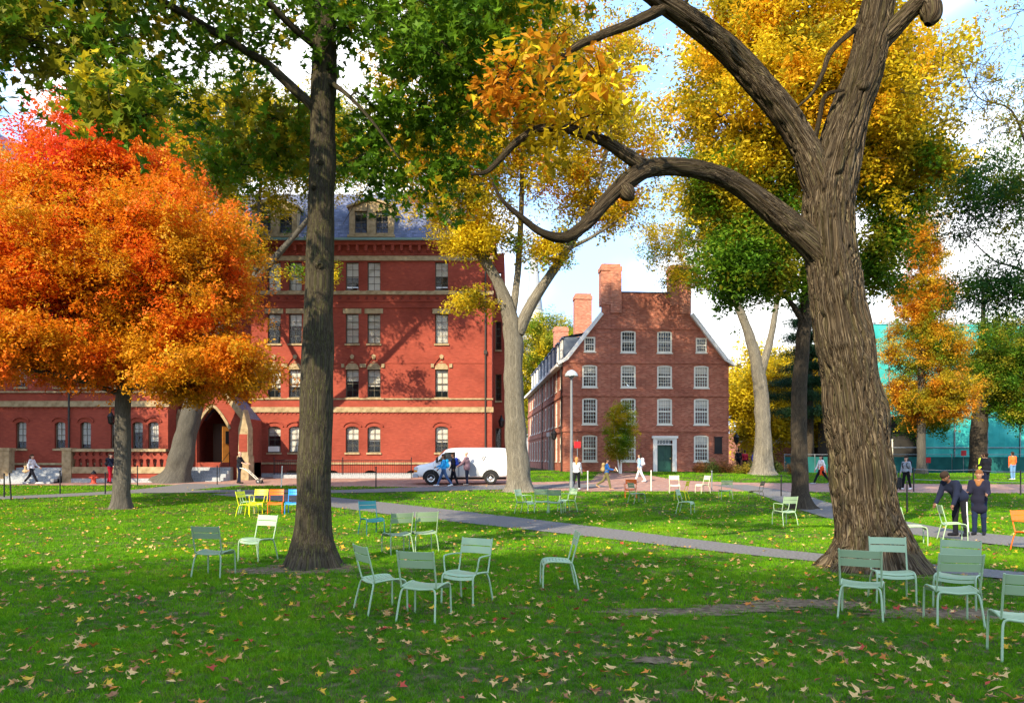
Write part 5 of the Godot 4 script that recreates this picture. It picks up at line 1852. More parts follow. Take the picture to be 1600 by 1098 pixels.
func hand_truck(at: Vector3, deg: float) -> void:
	var o := thing("hand_truck", "pale two-wheeled hand truck tilted towards the man in black", "hand truck", at, deg_to_rad(deg))
	var tilt := Transform3D(Basis(V(1, 0, 0), -0.82), V(0, 0.13, 0))
	for s in [-1.0, 1.0]:
		var b := MB.new()
		var p := []
		for q in [V(s * 0.17, -0.05, 0), V(s * 0.17, 0.9, 0), V(s * 0.17, 1.15, -0.06), V(s * 0.15, 1.35, -0.2)]: p.append(tilt * q)
		b.tube(p, [0.022, 0.022, 0.022, 0.022], 8)
		part("rail", b, M.cream_paint, o)
		wheel(o, V(s * 0.24, 0.13, 0), 0.13, 0.07, 1.0)
		o.get_child(o.get_child_count() - 1).rotation = V(0, 0, PI / 2)
	for y in [0.15, 0.45, 0.75, 1.05]:
		var b := MB.new()
		b.tube([tilt * V(-0.17, y, 0), tilt * V(0.17, y, 0)], [0.016, 0.016], 6)
		part("rung", b, M.cream_paint, o)
	var b := MB.new()
	b.box(tilt * V(0, -0.02, 0.13), V(0.42, 0.02, 0.26), tilt.basis)
	part("toe_plate", b, M.cream_paint, o)

func wall_lantern(called: String, label: String, at: Vector3, arm: Vector3) -> void:
	var o := thing(called, label, "lantern", at)
	var b := MB.new()
	b.tube([arm, arm * 0.5 + V(0, 0.32, 0), V(0, 0.34, 0), V(0, 0.27, 0)], [0.02, 0.02, 0.02, 0.02], 6)
	b.box(arm, V(0.1, 0.3, 0.04))
	part("bracket", b, M.black_metal, o)
	b = MB.new()
	b.lathe(V(0, 0, 0), [Vector2(0.24, 0.0), Vector2(0.1, 0.2), Vector2(0.06, 0.28)], 6)
	part("hood", b, M.black_metal, o)
	b = MB.new()
	b.lathe(V(0, -0.4, 0), [Vector2(0.13, 0), Vector2(0.2, 0.4)], 6)
	part("glass", b, M.dark_glass, o)
	b = MB.new()
	for k in 6:
		var a := TAU * k / 6
		b.tube([V(cos(a) * 0.135, -0.4, sin(a) * 0.135), V(cos(a) * 0.205, 0.0, sin(a) * 0.205)], [0.014, 0.014], 4)
	b.lathe(V(0, -0.44, 0), [Vector2(0.05, -0.04), Vector2(0.14, 0.03), Vector2(0.14, 0.05)], 6)
	part("cage", b, M.black_metal, o)

func railing(x0: float, x1: float, z: float, label: String) -> void:
	var y := H((x0 + x1) / 2, z)
	var o := thing("iron_railing", label, "railing", V(x0, y, z))
	var w := x1 - x0
	var b := MB.new()
	b.bx(0, w, -0.1, 0.24, -0.12, 0.12)
	part("kerb", b, M.granite, o)
	b = MB.new()
	b.bx(0, w, 1.16, 1.2, -0.02, 0.02)
	b.bx(0, w, 0.36, 0.39, -0.015, 0.015)
	part("rail", b, M.black_metal, o)
	var pk := MB.new()
	pk.tube([V(0, 0.24, 0), V(0, 1.17, 0)], [0.011, 0.011], 5)
	var pm := pk.mesh()
	for i in int(w / 0.145): part_mesh("picket", pm, M.black_metal, o).position = V(0.07 + i * 0.145, 0, 0)
	for x in [0.0, w * 0.5, w]:
		var q := MB.new()
		q.tube([V(x, 0.0, 0), V(x, 1.3, 0)], [0.03, 0.03], 8)
		q.lathe(V(x, 1.3, 0), [Vector2(0.035, 0), Vector2(0.05, 0.04), Vector2(0.001, 0.1)], 8)
		part("post", q, M.black_metal, o)

# ---- everything in its place ----

func trees() -> void:
	var star := spray_mesh("maple", 8, 0.18, 0.30, 41)
	var oval := spray_mesh("oval", 14, 0.18, 0.36, 42)
	var small := spray_mesh("oval", 15, 0.13, 0.30, 43, 0.5)
	var slim := spray_mesh("slim", 16, 0.13, 0.32, 44)
	var G1 := Color(0.06, 0.15, 0.010)
	var G2 := Color(0.12, 0.24, 0.012)
	var O1 := Color(0.26, 0.235, 0.014)
	var Y1 := Color(0.52, 0.375, 0.014)
	var Y2 := Color(0.74, 0.57, 0.020)
	var R1 := Color(0.64, 0.26, 0.016)
	# foreground maple, straight dark trunk
	tree("maple_tree", "green and gold maple with a straight dark trunk, nearest on the left", V(-3.6, 0, -13.85), [
		["trunk", [[0, -0.15, 0, 0.40], [0.0, 0.35, 0, 0.345], [0.03, 1.0, 0, 0.31], [0.05, 2.13, 0, 0.285], [0.10, 4.44, 0, 0.265], [0.16, 6.75, 0, 0.236], [0.21, 9.06, 0, 0.215], [0.25, 11.0, 0, 0.19], [0.3, 14.0, 0.1, 0.13], [0.2, 17.0, 0.1, 0.05]], 72, 24],
		["limb", [[0.12, 8.2, 0, 0.10], [-0.35, 8.6, 0.1, 0.085], [-0.75, 8.95, 0.2, 0.075], [-1.05, 9.1, 0.35, 0.07], [-2.2, 9.6, 0.9, 0.055], [-3.6, 10.2, 1.6, 0.03]], 20, 6],
		["limb", [[0.2, 9.3, 0, 0.08], [-0.3, 9.55, 0.4, 0.06], [-1.5, 10.4, 1.6, 0.045], [-3.0, 10.6, 2.8, 0.025]], 16, 6],
		["limb", [[0.2, 8.8, 0, 0.06], [0.7, 8.3, 0.5, 0.035], [1.2, 7.7, 0.8, 0.025], [1.7, 7.0, 0.9, 0.012]], 12, 6],
		["limb", [[0.22, 9.8, 0, 0.10], [1.2, 10.4, 0.4, 0.07], [2.6, 10.9, 1.0, 0.045], [4.0, 10.9, 1.4, 0.02]], 16, 6],
		["knot", [[0.18, 7.19, 0.18, 0.06], [0.2, 7.19, 0.24, 0.065], [0.2, 7.18, 0.27, 0.04], [0.2, 7.18, 0.275, 0.005]], 14, 4],
		["knot", [[0.08, 6.75, 0.18, 0.045], [0.09, 6.75, 0.245, 0.05], [0.09, 6.74, 0.265, 0.03], [0.09, 6.74, 0.27, 0.005]], 14, 4],
		["knot", [[0.15, 5.35, 0.2, 0.06], [0.19, 5.35, 0.25, 0.075], [0.2, 5.34, 0.275, 0.045], [0.2, 5.34, 0.28, 0.005]], 14, 4],
		["limb", [[0.25, 10.6, 0, 0.10], [0.5, 11.5, -1.0, 0.07], [0.6, 12.5, -2.6, 0.03]], 16, 6],
	], M.bark_smooth, 1, [
		{"c": V(-3.3, 9.5, 1.6), "r": V(3.0, 1.5, 2.6), "n": 34, "cr": 0.75, "per": 13, "pal": [G1, G2, O1, Y1], "shift": 0.36, "patch": 0.4, "mix": 0.26},
		{"c": V(-3.6, 8.0, 3.0), "r": V(1.5, 0.8, 1.2), "n": 9, "cr": 0.6, "per": 11, "pal": [G1, G2, O1, O1], "shift": 0.42, "patch": 0.4, "mix": 0.26},
		{"c": V(-1.5, 6.7, 3.6), "r": V(0.5, 0.7, 0.5), "n": 4, "cr": 0.36, "per": 9, "pal": [G1, G2, O1, Y2], "shift": 0.4, "patch": 0.3, "mix": 0.28},
		{"c": V(2.4, 9.7, -0.4), "r": V(2.8, 1.5, 2.2), "n": 30, "cr": 0.75, "per": 13, "pal": [G1, G2, G2, Y1], "shift": 0.34, "patch": 0.4, "mix": 0.26},
		{"c": V(1.5, 7.6, -0.9), "r": V(1.4, 1.0, 1.0), "n": 9, "cr": 0.55, "per": 11, "pal": [G1, G2, G2, Y1], "shift": 0.36, "patch": 0.4, "mix": 0.26},
		{"c": V(-1.1, 8.2, -1.6), "r": V(1.5, 0.9, 1.0), "n": 10, "cr": 0.55, "per": 11, "pal": [G2, G2, O1, Y1], "shift": 0.42, "patch": 0.4, "mix": 0.26},
		{"c": V(0.2, 13.2, -0.4), "r": V(5.0, 2.8, 4.2), "n": 52, "cr": 0.95, "per": 15, "pal": [G1, G2, O1, Y1], "shift": 0.42, "patch": 0.4, "mix": 0.26},
	], star, M.leaf, "", 1, 0.55, 0.035)
	# foreground big old tree, furrowed bark
	tree("furrowed_tree", "massive old tree with deeply furrowed bark and arching dark limbs", V(6.37, 0, -13.6), [
		["trunk", [[0.04, -0.19, 0, 0.7], [0.02, 0.43, 0, 0.6], [-0.07, 1.0, 0, 0.53], [-0.19, 2.13, 0, 0.49], [-0.42, 3.72, 0, 0.455], [-0.64, 4.96, 0, 0.43], [-0.73, 5.76, 0, 0.43], [-0.74, 6.66, 0, 0.42], [-0.6, 7.34, 0.02, 0.36], [-0.36, 8.12, 0.05, 0.31], [-0.12, 8.99, 0.1, 0.28], [0.09, 10.0, 0.1, 0.26], [0.4, 12.5, 0, 0.2], [0.9, 15.5, -0.3, 0.1]], 120, 26],
		["limb", [[-0.75, 6.32, 0, 0.3], [-1.09, 7.21, 0.05, 0.26], [-1.42, 7.75, 0.1, 0.235], [-1.99, 8.33, 0.3, 0.215], [-2.66, 8.89, 0.5, 0.2], [-3.33, 9.21, 0.8, 0.17], [-3.85, 9.42, 1.0, 0.15], [-4.47, 9.55, 1.3, 0.1], [-5.39, 9.48, 1.8, 0.05]], 64, 14],
		["limb", [[-0.86, 5.52, 0.05, 0.25], [-1.33, 5.88, 0.15, 0.22], [-2.01, 6.32, 0.35, 0.18], [-2.69, 6.67, 0.6, 0.155], [-3.41, 6.75, 0.9, 0.14], [-4.08, 6.68, 1.1, 0.13], [-4.46, 6.46, 1.2, 0.125], [-4.83, 6.11, 1.3, 0.11], [-5.15, 5.72, 1.4, 0.095], [-5.51, 5.44, 1.5, 0.08], [-5.87, 5.46, 1.6, 0.06], [-6.22, 5.68, 1.7, 0.045], [-6.52, 5.92, 1.8, 0.03], [-6.67, 6.19, 1.8, 0.02]], 56, 10],
		["limb", [[-4.19, 6.67, 1.12, 0.115], [-4.56, 6.87, 1.2, 0.095], [-4.94, 7.05, 1.3, 0.08], [-5.46, 7.18, 1.4, 0.07], [-5.92, 7.15, 1.5, 0.06], [-6.27, 6.95, 1.5, 0.055], [-6.57, 6.61, 1.6, 0.045], [-6.77, 6.39, 1.7, 0.035], [-7.01, 6.33, 1.75, 0.02]], 40, 8],
		["limb", [[-3.85, 9.36, 1.0, 0.1], [-4.39, 9.04, 1.1, 0.08], [-4.92, 8.78, 1.2, 0.065], [-5.45, 8.47, 1.3, 0.05], [-5.77, 8.01, 1.5, 0.03], [-5.87, 7.61, 1.6, 0.015]], 24, 7],
		["limb", [[-0.05, 9.16, 0.1, 0.2], [0.25, 9.41, 0.25, 0.16], [0.5, 9.66, 0.4, 0.15], [0.67, 9.82, 0.5, 0.15]], 40, 10],
		["limb", [[-0.28, 9.54, 0.12, 0.05], [-0.81, 9.03, 0.25, 0.045], [-1.01, 8.59, 0.35, 0.04], [-1.2, 8.23, 0.4, 0.03], [-1.51, 7.93, 0.5, 0.015]], 14, 6],
		["limb", [[-1.08, 7.36, 0.1, 0.05], [-1.01, 7.82, 0.2, 0.04], [-0.94, 8.22, 0.3, 0.035], [-0.61, 8.33, 0.3, 0.02]], 12, 6],
		["burl", [[0.62, 9.79, 0.5, 0.1], [0.75, 9.68, 0.5, 0.16], [0.76, 9.46, 0.55, 0.15], [0.7, 9.32, 0.55, 0.06]], 30, 6],
		["burl", [[-4.62, 6.37, 1.28, 0.06], [-4.55, 6.24, 1.3, 0.12], [-4.49, 6.15, 1.32, 0.11], [-4.43, 6.08, 1.33, 0.03]], 22, 5],
		["burl", [[-0.32, 8.35, 0.2, 0.08], [-0.3, 8.42, 0.34, 0.13], [-0.29, 8.46, 0.4, 0.05]], 20, 4],
	], M.bark_deep, 2, [
		{"c": V(0.8, 15.0, -0.5), "r": V(5.0, 3.0, 4.5), "n": 70, "cr": 0.95, "per": 17, "pal": [G2, O1, Y1, Y2], "shift": 0.6},
		{"c": V(-4.6, 12.4, 1.5), "r": V(3.0, 1.3, 2.5), "n": 26, "cr": 0.8, "per": 14, "pal": [O1, Y1, Y2, R1], "shift": 0.55},
		{"c": V(-5.7, 7.6, 1.5), "r": V(1.2, 1.0, 0.9), "n": 9, "cr": 0.45, "per": 5, "pal": [O1, Y1, Y2, R1], "shift": 0.5},
	], oval, M.leaf, "", 2, 0.6, 0.03)
	# flame coloured maple
	var gold := Color(0.62, 0.31, 0.012)
	var amber := Color(0.76, 0.25, 0.010)
	var flame := Color(0.80, 0.175, 0.016)
	var rose := Color(0.76, 0.085, 0.035)
	tree("flame_maple", "broad domed maple in flame orange and red leaf before the hall", V(-14.76, 0.04, -28.94), [
		["trunk", [[0, -0.1, 0, 0.37], [0.02, 0.5, 0, 0.31], [0.06, 2.0, 0, 0.29], [0.10, 4.2, 0, 0.26], [0.05, 6.2, 0, 0.2], [-0.1, 8.5, 0, 0.14], [-0.2, 11.5, 0, 0.07], [-0.3, 14.0, 0, 0.03]], 32, 12],
		["limb", [[0.08, 4.6, 0, 0.14], [-0.9, 5.8, 0.5, 0.11], [-2.2, 7.4, 1.0, 0.07], [-3.6, 9.0, 1.6, 0.03]], 12, 6],
		["limb", [[0.08, 4.9, 0, 0.13], [1.2, 5.7, 0.6, 0.1], [2.6, 7.0, 1.0, 0.06], [4.2, 8.2, 1.2, 0.03]], 12, 6],
		["limb", [[0.06, 5.6, 0, 0.12], [-0.3, 7.4, 0.9, 0.09], [-0.5, 9.4, 1.7, 0.05], [-0.4, 11.0, 2.2, 0.03]], 12, 6],
		["limb", [[0.08, 4.3, 0, 0.11], [-1.6, 4.9, 0.7, 0.08], [-3.6, 5.2, 1.4, 0.05], [-5.4, 5.0, 1.8, 0.02]], 12, 6],
		["limb", [[0.08, 4.4, 0, 0.11], [1.8, 4.7, 0.8, 0.08], [3.8, 4.6, 1.6, 0.05], [5.9, 4.4, 2.0, 0.02]], 12, 6],
		["limb", [[0.05, 5.6, 0, 0.11], [1.0, 7.6, -0.6, 0.08], [1.8, 9.8, -1.0, 0.04]], 12, 6],
	], M.bark_grey, 1, [
		{"c": V(-0.4, 9.0, 0.0), "r": V(4.9, 4.3, 4.6), "n": 120, "cr": 0.95, "per": 46, "pal": [gold, amber, amber, flame], "shift": 0.42},
		{"c": V(-3.2, 9.2, 1.0), "r": V(3.2, 3.6, 3.0), "n": 50, "cr": 0.9, "per": 46, "pal": [amber, flame, flame, rose], "shift": 0.5},
		{"c": V(2.7, 8.8, 1.0), "r": V(2.9, 3.2, 2.8), "n": 42, "cr": 0.9, "per": 46, "pal": [gold, gold, amber, flame], "shift": 0.45},
		{"c": V(-0.6, 12.6, 0.2), "r": V(2.7, 2.3, 2.6), "n": 42, "cr": 0.85, "per": 46, "pal": [amber, flame, flame, rose], "shift": 0.62},
		{"c": V(-2.6, 5.7, 1.2), "r": V(4.0, 1.2, 3.2), "n": 42, "cr": 0.75, "per": 40, "pal": [gold, amber, amber, flame], "shift": 0.5, "flat": 0.4},
		{"c": V(2.9, 5.1, 1.4), "r": V(3.5, 1.1, 2.8), "n": 38, "cr": 0.7, "per": 40, "pal": [gold, gold, amber, amber], "shift": 0.4, "flat": 0.4},
	], small, M.leaf, "", 3, 0.35, 0.03)
	# leaning grey tree by the porch
	tree("leaning_tree", "thick grey trunk leaning beside the arched porch, yellow-green leaf", V(-19.7, 0.5, -45.4), [
		["trunk", [[-0.3, -0.2, 0, 0.98], [-0.1, 0.5, 0, 0.78], [0.2, 1.8, 0, 0.66], [0.65, 3.8, 0, 0.58], [1.15, 6.0, 0, 0.50], [2.0, 9.0, 0, 0.42], [2.4, 13.0, 0, 0.32], [2.8, 18.0, 0, 0.18], [3.2, 22.0, 0, 0.06]], 32, 10],
		["limb", [[1.8, 8.2, 0, 0.34], [3.6, 10.4, 0.4, 0.27], [5.2, 12.2, 0.8, 0.22], [7.0, 14.2, 1.0, 0.16], [9.5, 17.0, 1.2, 0.08]], 14, 6],
		["limb", [[4.6, 11.5, 0.7, 0.15], [5.0, 13.6, 0.9, 0.14], [5.1, 16.5, 1.0, 0.1], [5.3, 19.5, 1.0, 0.05]], 12, 6],
		["limb", [[2.2, 11.5, 0, 0.22], [0.2, 15.0, 0.6, 0.14], [-2.0, 18.5, 1.0, 0.06]], 12, 6],
	], M.bark_grey, 1, [
		{"c": V(3.4, 19.6, 0.5), "r": V(5.3, 3.9, 4.5), "n": 70, "cr": 1.25, "per": 34, "pal": [G2, O1, Color(0.30, 0.27, 0.012), Y2], "shift": 0.55},
		{"c": V(9.6, 19.4, 1.0), "r": V(4.4, 2.4, 3.5), "n": 40, "cr": 1.15, "per": 32, "pal": [G2, O1, Y1, Y2], "shift": 0.5},
		{"c": V(4.6, 13.6, 1.0), "r": V(1.5, 1.3, 1.4), "n": 9, "cr": 0.7, "per": 14, "pal": [O1, Y1, R1, Y2], "shift": 0.5},
		{"c": V(8.5, 12.2, 1.2), "r": V(1.8, 0.4, 0.8), "n": 4, "cr": 0.55, "per": 12, "pal": [G2, O1, Y1, Y2], "shift": 0.55},
		{"c": V(-1.5, 19.5, 0.5), "r": V(3.5, 3.0, 3.5), "n": 30, "cr": 1.1, "per": 26, "pal": [G2, O1, Y1, Y2], "shift": 0.5},
	], oval, M.leaf, "", 4, 0.5, 0.03)
	# pale forked tree in the middle
	tree("pale_forked_tree", "tall pale barked tree forking into two limbs, golden crown, behind the van", V(0.38, 0.28, -38.25), [
		["trunk", [[0.0, -0.2, 0, 0.74], [-0.02, 0.4, 0, 0.62], [-0.15, 2.2, 0, 0.53], [-0.3, 5.3, 0, 0.48], [-0.32, 7.6, 0, 0.47], [-0.62, 9.2, 0, 0.36], [-1.1, 10.5, 0, 0.28], [-1.9, 11.8, 0.1, 0.24], [-2.4, 13.7, 0.2, 0.19], [-2.7, 16.5, 0.2, 0.13], [-3.0, 20.5, 0.2, 0.05]], 36, 10],
		["limb", [[-0.1, 7.9, 0, 0.32], [0.5, 9.2, 0, 0.28], [1.2, 10.3, 0, 0.25], [2.2, 11.8, 0, 0.2], [3.2, 13.5, 0.1, 0.16], [4.2, 16.5, 0.2, 0.1], [4.8, 20.0, 0.2, 0.05]], 22, 8],
		["limb", [[-0.4, 8.6, 0, 0.2], [-0.1, 11.0, -0.5, 0.17], [0.1, 14.5, -0.9, 0.13], [0.2, 19.5, -1.0, 0.05]], 16, 6],
		["limb", [[2.4, 12.1, 0, 0.11], [3.6, 12.6, 0.4, 0.08], [5.2, 13.6, 0.7, 0.04]], 10, 5],
		["limb", [[-2.0, 12.2, 0.1, 0.12], [-3.6, 13.4, 0.6, 0.09], [-5.6, 15.0, 1.0, 0.04]], 12, 6],
	], M.bark_pale, 1, [
		{"c": V(-3.0, 16.2, 0.3), "r": V(3.7, 3.4, 3.6), "n": 58, "cr": 1.0, "per": 28, "pal": [O1, Y1, Y2, Y2, R1], "shift": 0.36},
		{"c": V(3.4, 16.6, 0.2), "r": V(3.6, 3.8, 3.4), "n": 40, "cr": 1.0, "per": 24, "pal": [O1, Y1, Y2, Y2, R1], "shift": 0.45},
		{"c": V(-0.5, 21.0, 0.0), "r": V(7.0, 3.4, 5.5), "n": 84, "cr": 1.15, "per": 26, "pal": [O1, Y1, Y2, Y2, R1], "shift": 0.45},
		{"c": V(-2.2, 9.4, 0.7), "r": V(1.2, 0.35, 0.9), "n": 5, "cr": 0.5, "per": 12, "pal": [O1, Y1, Y1, Y2], "shift": 0.55},
		{"c": V(-2.3, 12.4, 0.6), "r": V(1.3, 0.9, 1.2), "n": 11, "cr": 0.7, "per": 24, "pal": [O1, Y1, Y2, Y2], "shift": 0.5},
		{"c": V(1.5, 12.2, 0.4), "r": V(2.2, 1.0, 1.4), "n": 9, "cr": 0.65, "per": 16, "pal": [G2, O1, Y1, Y2], "shift": 0.5},
	], oval, M.leaf, "", 5, 0.4, 0.03)
	# slim trunk with the bright yellow crown behind the furrowed tree
	tree("yellow_tree", "slim straight trunk left of the furrowed tree, tall bright yellow crown", V(10.9, 0.04, -28.94), [
		["trunk", [[0.05, -0.15, 0, 0.5], [0.0, 0.4, 0, 0.34], [-0.08, 2.3, 0, 0.29], [-0.05, 4.7, 0, 0.27], [0.15, 7.1, 0, 0.23], [0.25, 8.6, 0, 0.2], [0.5, 12.0, 0, 0.16], [0.9, 15.6, 0, 0.1], [1.0, 19.0, 0, 0.04]], 32, 10],
		["limb", [[0.12, 7.0, 0, 0.12], [-0.5, 7.8, 0.2, 0.09], [-1.1, 8.2, 0.4, 0.06], [-2.4, 8.8, 0.6, 0.03]], 12, 6],
		["limb", [[0.3, 10.0, 0, 0.13], [-1.6, 12.6, 0.4, 0.09], [-3.6, 15.0, 0.6, 0.04]], 12, 6],
		["limb", [[0.35, 10.4, 0, 0.13], [2.2, 12.4, 0.4, 0.09], [4.2, 14.5, 0.6, 0.04]], 12, 6],
	], M.bark_dark, 1, [
		{"c": V(0.2, 15.8, 0.0), "r": V(5.2, 3.9, 4.6), "n": 130, "cr": 1.0, "per": 36, "pal": [O1, Y1, Y2, Y2, Color(0.78, 0.46, 0.02)], "shift": 0.55},
		{"c": V(3.6, 12.6, 0.2), "r": V(2.2, 1.8, 2.0), "n": 26, "cr": 0.8, "per": 28, "pal": [G2, O1, Y1, Y2], "shift": 0.42},
		{"c": V(-2.6, 12.0, 0.2), "r": V(2.4, 1.0, 2.0), "n": 22, "cr": 0.8, "per": 28, "pal": [G2, O1, Y1, Y2], "shift": 0.5},
		{"c": V(-1.9, 9.3, 0.2), "r": V(2.0, 1.7, 1.8), "n": 34, "cr": 0.75, "per": 34, "pal": [G1, G2, G2, O1], "shift": 0.5},
		{"c": V(2.7, 9.4, 0.2), "r": V(1.1, 1.5, 1.0), "n": 12, "cr": 0.6, "per": 22, "pal": [G1, G1, G2, O1], "shift": 0.4},
	], oval, M.leaf, "", 6, 0.45, 0.028)
	# forked tree at the corner of the gabled hall
	tree("corner_tree", "pale forked tree at the corner of the gabled hall", V(17.0, 0.9, -52.0), [
		["trunk", [[0.0, -0.2, 0, 0.85], [0.0, 0.6, 0, 0.66], [0.0, 3.5, 0, 0.52], [-0.25, 6.5, 0, 0.45], [-0.9, 9.3, 0, 0.33], [-2.2, 12.6, 0, 0.24], [-3.4, 15.4, 0, 0.17], [-5.0, 18.0, 0, 0.08]], 28, 8],
		["limb", [[-0.2, 6.6, 0, 0.3], [0.6, 9.5, 0, 0.22], [1.1, 13.0, 0, 0.16], [1.4, 18.0, 0, 0.06]], 16, 7],
		["limb", [[-2.3, 12.9, 0, 0.13], [-2.9, 15.5, 0.2, 0.1], [-2.8, 19.0, 0.3, 0.04]], 10, 5],
		["limb", [[-1.6, 11.2, 0, 0.12], [-3.4, 12.2, 0.4, 0.09], [-5.6, 13.8, 0.6, 0.04]], 10, 5],
	], M.bark_pale, 1, [
		{"c": V(-5.4, 16.6, 0.3), "r": V(3.2, 2.9, 2.6), "n": 34, "cr": 0.9, "per": 15, "pal": [G2, O1, Y1, Y2], "shift": 0.55},
		{"c": V(0.5, 18.0, 0.0), "r": V(4.2, 3.6, 3.6), "n": 46, "cr": 1.1, "per": 24, "pal": [G2, O1, Y1, Y2], "shift": 0.4},
		{"c": V(-4.6, 13.2, 0.6), "r": V(1.8, 0.8, 1.2), "n": 10, "cr": 0.7, "per": 12, "pal": [G2, O1, Y1, Y2], "shift": 0.6},
	], oval, M.leaf, "", 7, 0.4, 0.026)
	# narrow amber tree before the hoarding
	tree("amber_tree", "narrow conical amber tree standing before the green hoarding", V(28.06, 0.88, -52.6), [
		["trunk", [[0, -0.2, 0, 0.42], [0, 0.6, 0, 0.3], [0, 4.0, 0, 0.27], [0.05, 9.0, 0, 0.2], [0, 14.0, 0, 0.1], [-0.1, 18.0, 0, 0.03]], 20, 8],
	], M.bark_grey, 1, [
		{"c": V(0.7, 5.4, 0.0), "r": V(3.0, 1.9, 2.7), "n": 58, "cr": 0.8, "per": 34, "pal": [O1, Y1, Color(0.52, 0.25, 0.012), R1], "shift": 0.55},
		{"c": V(0.0, 8.8, 0.0), "r": V(2.6, 2.0, 2.3), "n": 44, "cr": 0.75, "per": 32, "pal": [G2, O1, Y1, Color(0.55, 0.26, 0.012)], "shift": 0.6},
		{"c": V(0.1, 12.0, 0.0), "r": V(1.9, 2.1, 1.7), "n": 36, "cr": 0.7, "per": 32, "pal": [O1, Y1, Color(0.58, 0.29, 0.012), R1], "shift": 0.62},
		{"c": V(-0.1, 15.6, 0.0), "r": V(1.6, 2.4, 1.4), "n": 32, "cr": 0.65, "per": 30, "pal": [O1, Y1, Color(0.58, 0.29, 0.012), R1], "shift": 0.55},
	], small, M.leaf, "", 8, 0.3, 0.022)
	tree("dark_trunk_tree", "green leaved tree with a dark trunk at the edge of the hoarding", V(34.9, 0.4, -57.5), [
		["trunk", [[0, -0.2, 0, 0.8], [0, 0.6, 0, 0.62], [0.1, 4.0, 0, 0.56], [0.2, 7.0, 0, 0.42], [0.4, 11.0, 0, 0.2], [0.4, 15.0, 0, 0.05]], 20, 6],
		["limb", [[0.1, 4.6, 0, 0.3], [2.2, 6.4, 0.4, 0.2], [4.6, 7.6, 0.6, 0.08]], 10, 5],
	], M.bark_dark, 1, [
		{"c": V(2.2, 8.6, 0.4), "r": V(4.8, 3.4, 3.6), "n": 78, "cr": 1.0, "per": 34, "pal": [G1, G2, Color(0.15, 0.21, 0.014), O1], "shift": 0.5},
		{"c": V(3.2, 5.0, 1.2), "r": V(2.8, 0.9, 1.6), "n": 18, "cr": 0.8, "per": 26, "pal": [G1, G2, G2, O1], "shift": 0.45},
		{"c": V(-4.6, 4.4, 1.0), "r": V(2.2, 1.2, 1.6), "n": 14, "cr": 0.8, "per": 24, "pal": [G1, G2, G2, O1], "shift": 0.45},
	], oval, M.leaf, "", 9, 0.3, 0.03)
	# feathery tree whose boughs reach in from the right
	tree("feathery_tree", "feathery green tree reaching in at the right edge, half bare on top", V(18.6, 0.0, -24.0), [
		["trunk", [[0, -0.1, 0, 0.4], [0, 0.6, 0, 0.3], [-0.2, 4.0, 0, 0.26], [-0.6, 8.0, 0, 0.2], [-1.4, 12.0, 0.2, 0.13], [-2.4, 16.0, 0.4, 0.05]], 24, 8],
		["limb", [[-0.3, 5.2, 0, 0.14], [-1.6, 6.3, 0.8, 0.09], [-2.6, 6.6, 1.2, 0.055], [-3.6, 7.5, 1.4, 0.035], [-4.6, 7.7, 1.7, 0.02], [-5.6, 8.6, 1.8, 0.01]], 10, 6],
		["limb", [[-0.6, 8.0, 0, 0.12], [-1.9, 10.0, 0.8, 0.07], [-2.9, 10.6, 1.0, 0.04], [-3.8, 12.2, 1.3, 0.028], [-4.9, 12.6, 1.4, 0.016], [-5.6, 13.8, 1.6, 0.008]], 10, 6],
	], M.bark_dark, 1, [
		{"c": V(-4.6, 9.2, 1.6), "r": V(1.5, 1.4, 1.5), "n": 20, "cr": 0.6, "per": 16, "pal": [Color(0.02, 0.075, 0.016), Color(0.035, 0.11, 0.02), G2, O1], "shift": 0.35},
		{"c": V(-4.1, 6.9, 1.6), "r": V(1.4, 1.1, 1.4), "n": 16, "cr": 0.6, "per": 16, "pal": [Color(0.02, 0.075, 0.016), Color(0.035, 0.11, 0.02), G2, O1], "shift": 0.35},
		{"c": V(-4.6, 13.0, 1.5), "r": V(2.0, 2.0, 1.6), "n": 30, "cr": 0.7, "per": 3, "pal": [O1, Y1, Y1, Y2], "shift": 0.5},
		{"c": V(0.2, 12.0, 0.0), "r": V(3.6, 3.4, 3.6), "n": 40, "cr": 0.9, "per": 16, "pal": [G1, G2, G2, O1], "shift": 0.4},
	], slim, M.leaf, "", 10, 0.3, 0.022)
	# farther trees
	for t in [
		["gold_tree", "golden tree filling the gap right of the gabled hall", V(24.2, 0.9, -74.0), 6.6, V(4.4, 5.0, 3.8), 84, [O1, Y1, Y2, Y2], 0.6, M.bark_dark, 11],
		["gold_tree", "orange-gold tree behind the slim trunk, before the cream house", V(31.5, 0.6, -80.0), 7.0, V(4.4, 4.0, 3.8), 64, [O1, Y1, R1, Y2], 0.5, M.bark_dark, 12],
		["pale_green_tree", "light yellow-green tree seen between the two halls", V(3.6, 1.0, -104.0), 12.5, V(7.0, 8.5, 5.0), 110, [G2, Color(0.24, 0.26, 0.02), Color(0.36, 0.34, 0.03), Y2], 0.5, M.bark_dark, 13],
		["pale_green_tree", "yellow-green tree behind the chimneys of the gabled hall", V(10.5, 1.0, -112.0), 14.0, V(6.0, 7.0, 5.0), 70, [G2, Color(0.24, 0.26, 0.02), Y1, Y2], 0.45, M.bark_dark, 14],
		["background_tree", "yellowing tree between the furrowed tree and the hoarding, far off", V(42.0, 0.4, -92.0), 11.0, V(8.0, 6.0, 5.0), 90, [G1, G2, O1, Y1], 0.5, M.bark_dark, 15],
	]:
		var cy: float = t[3]
		var rr: Vector3 = t[4]
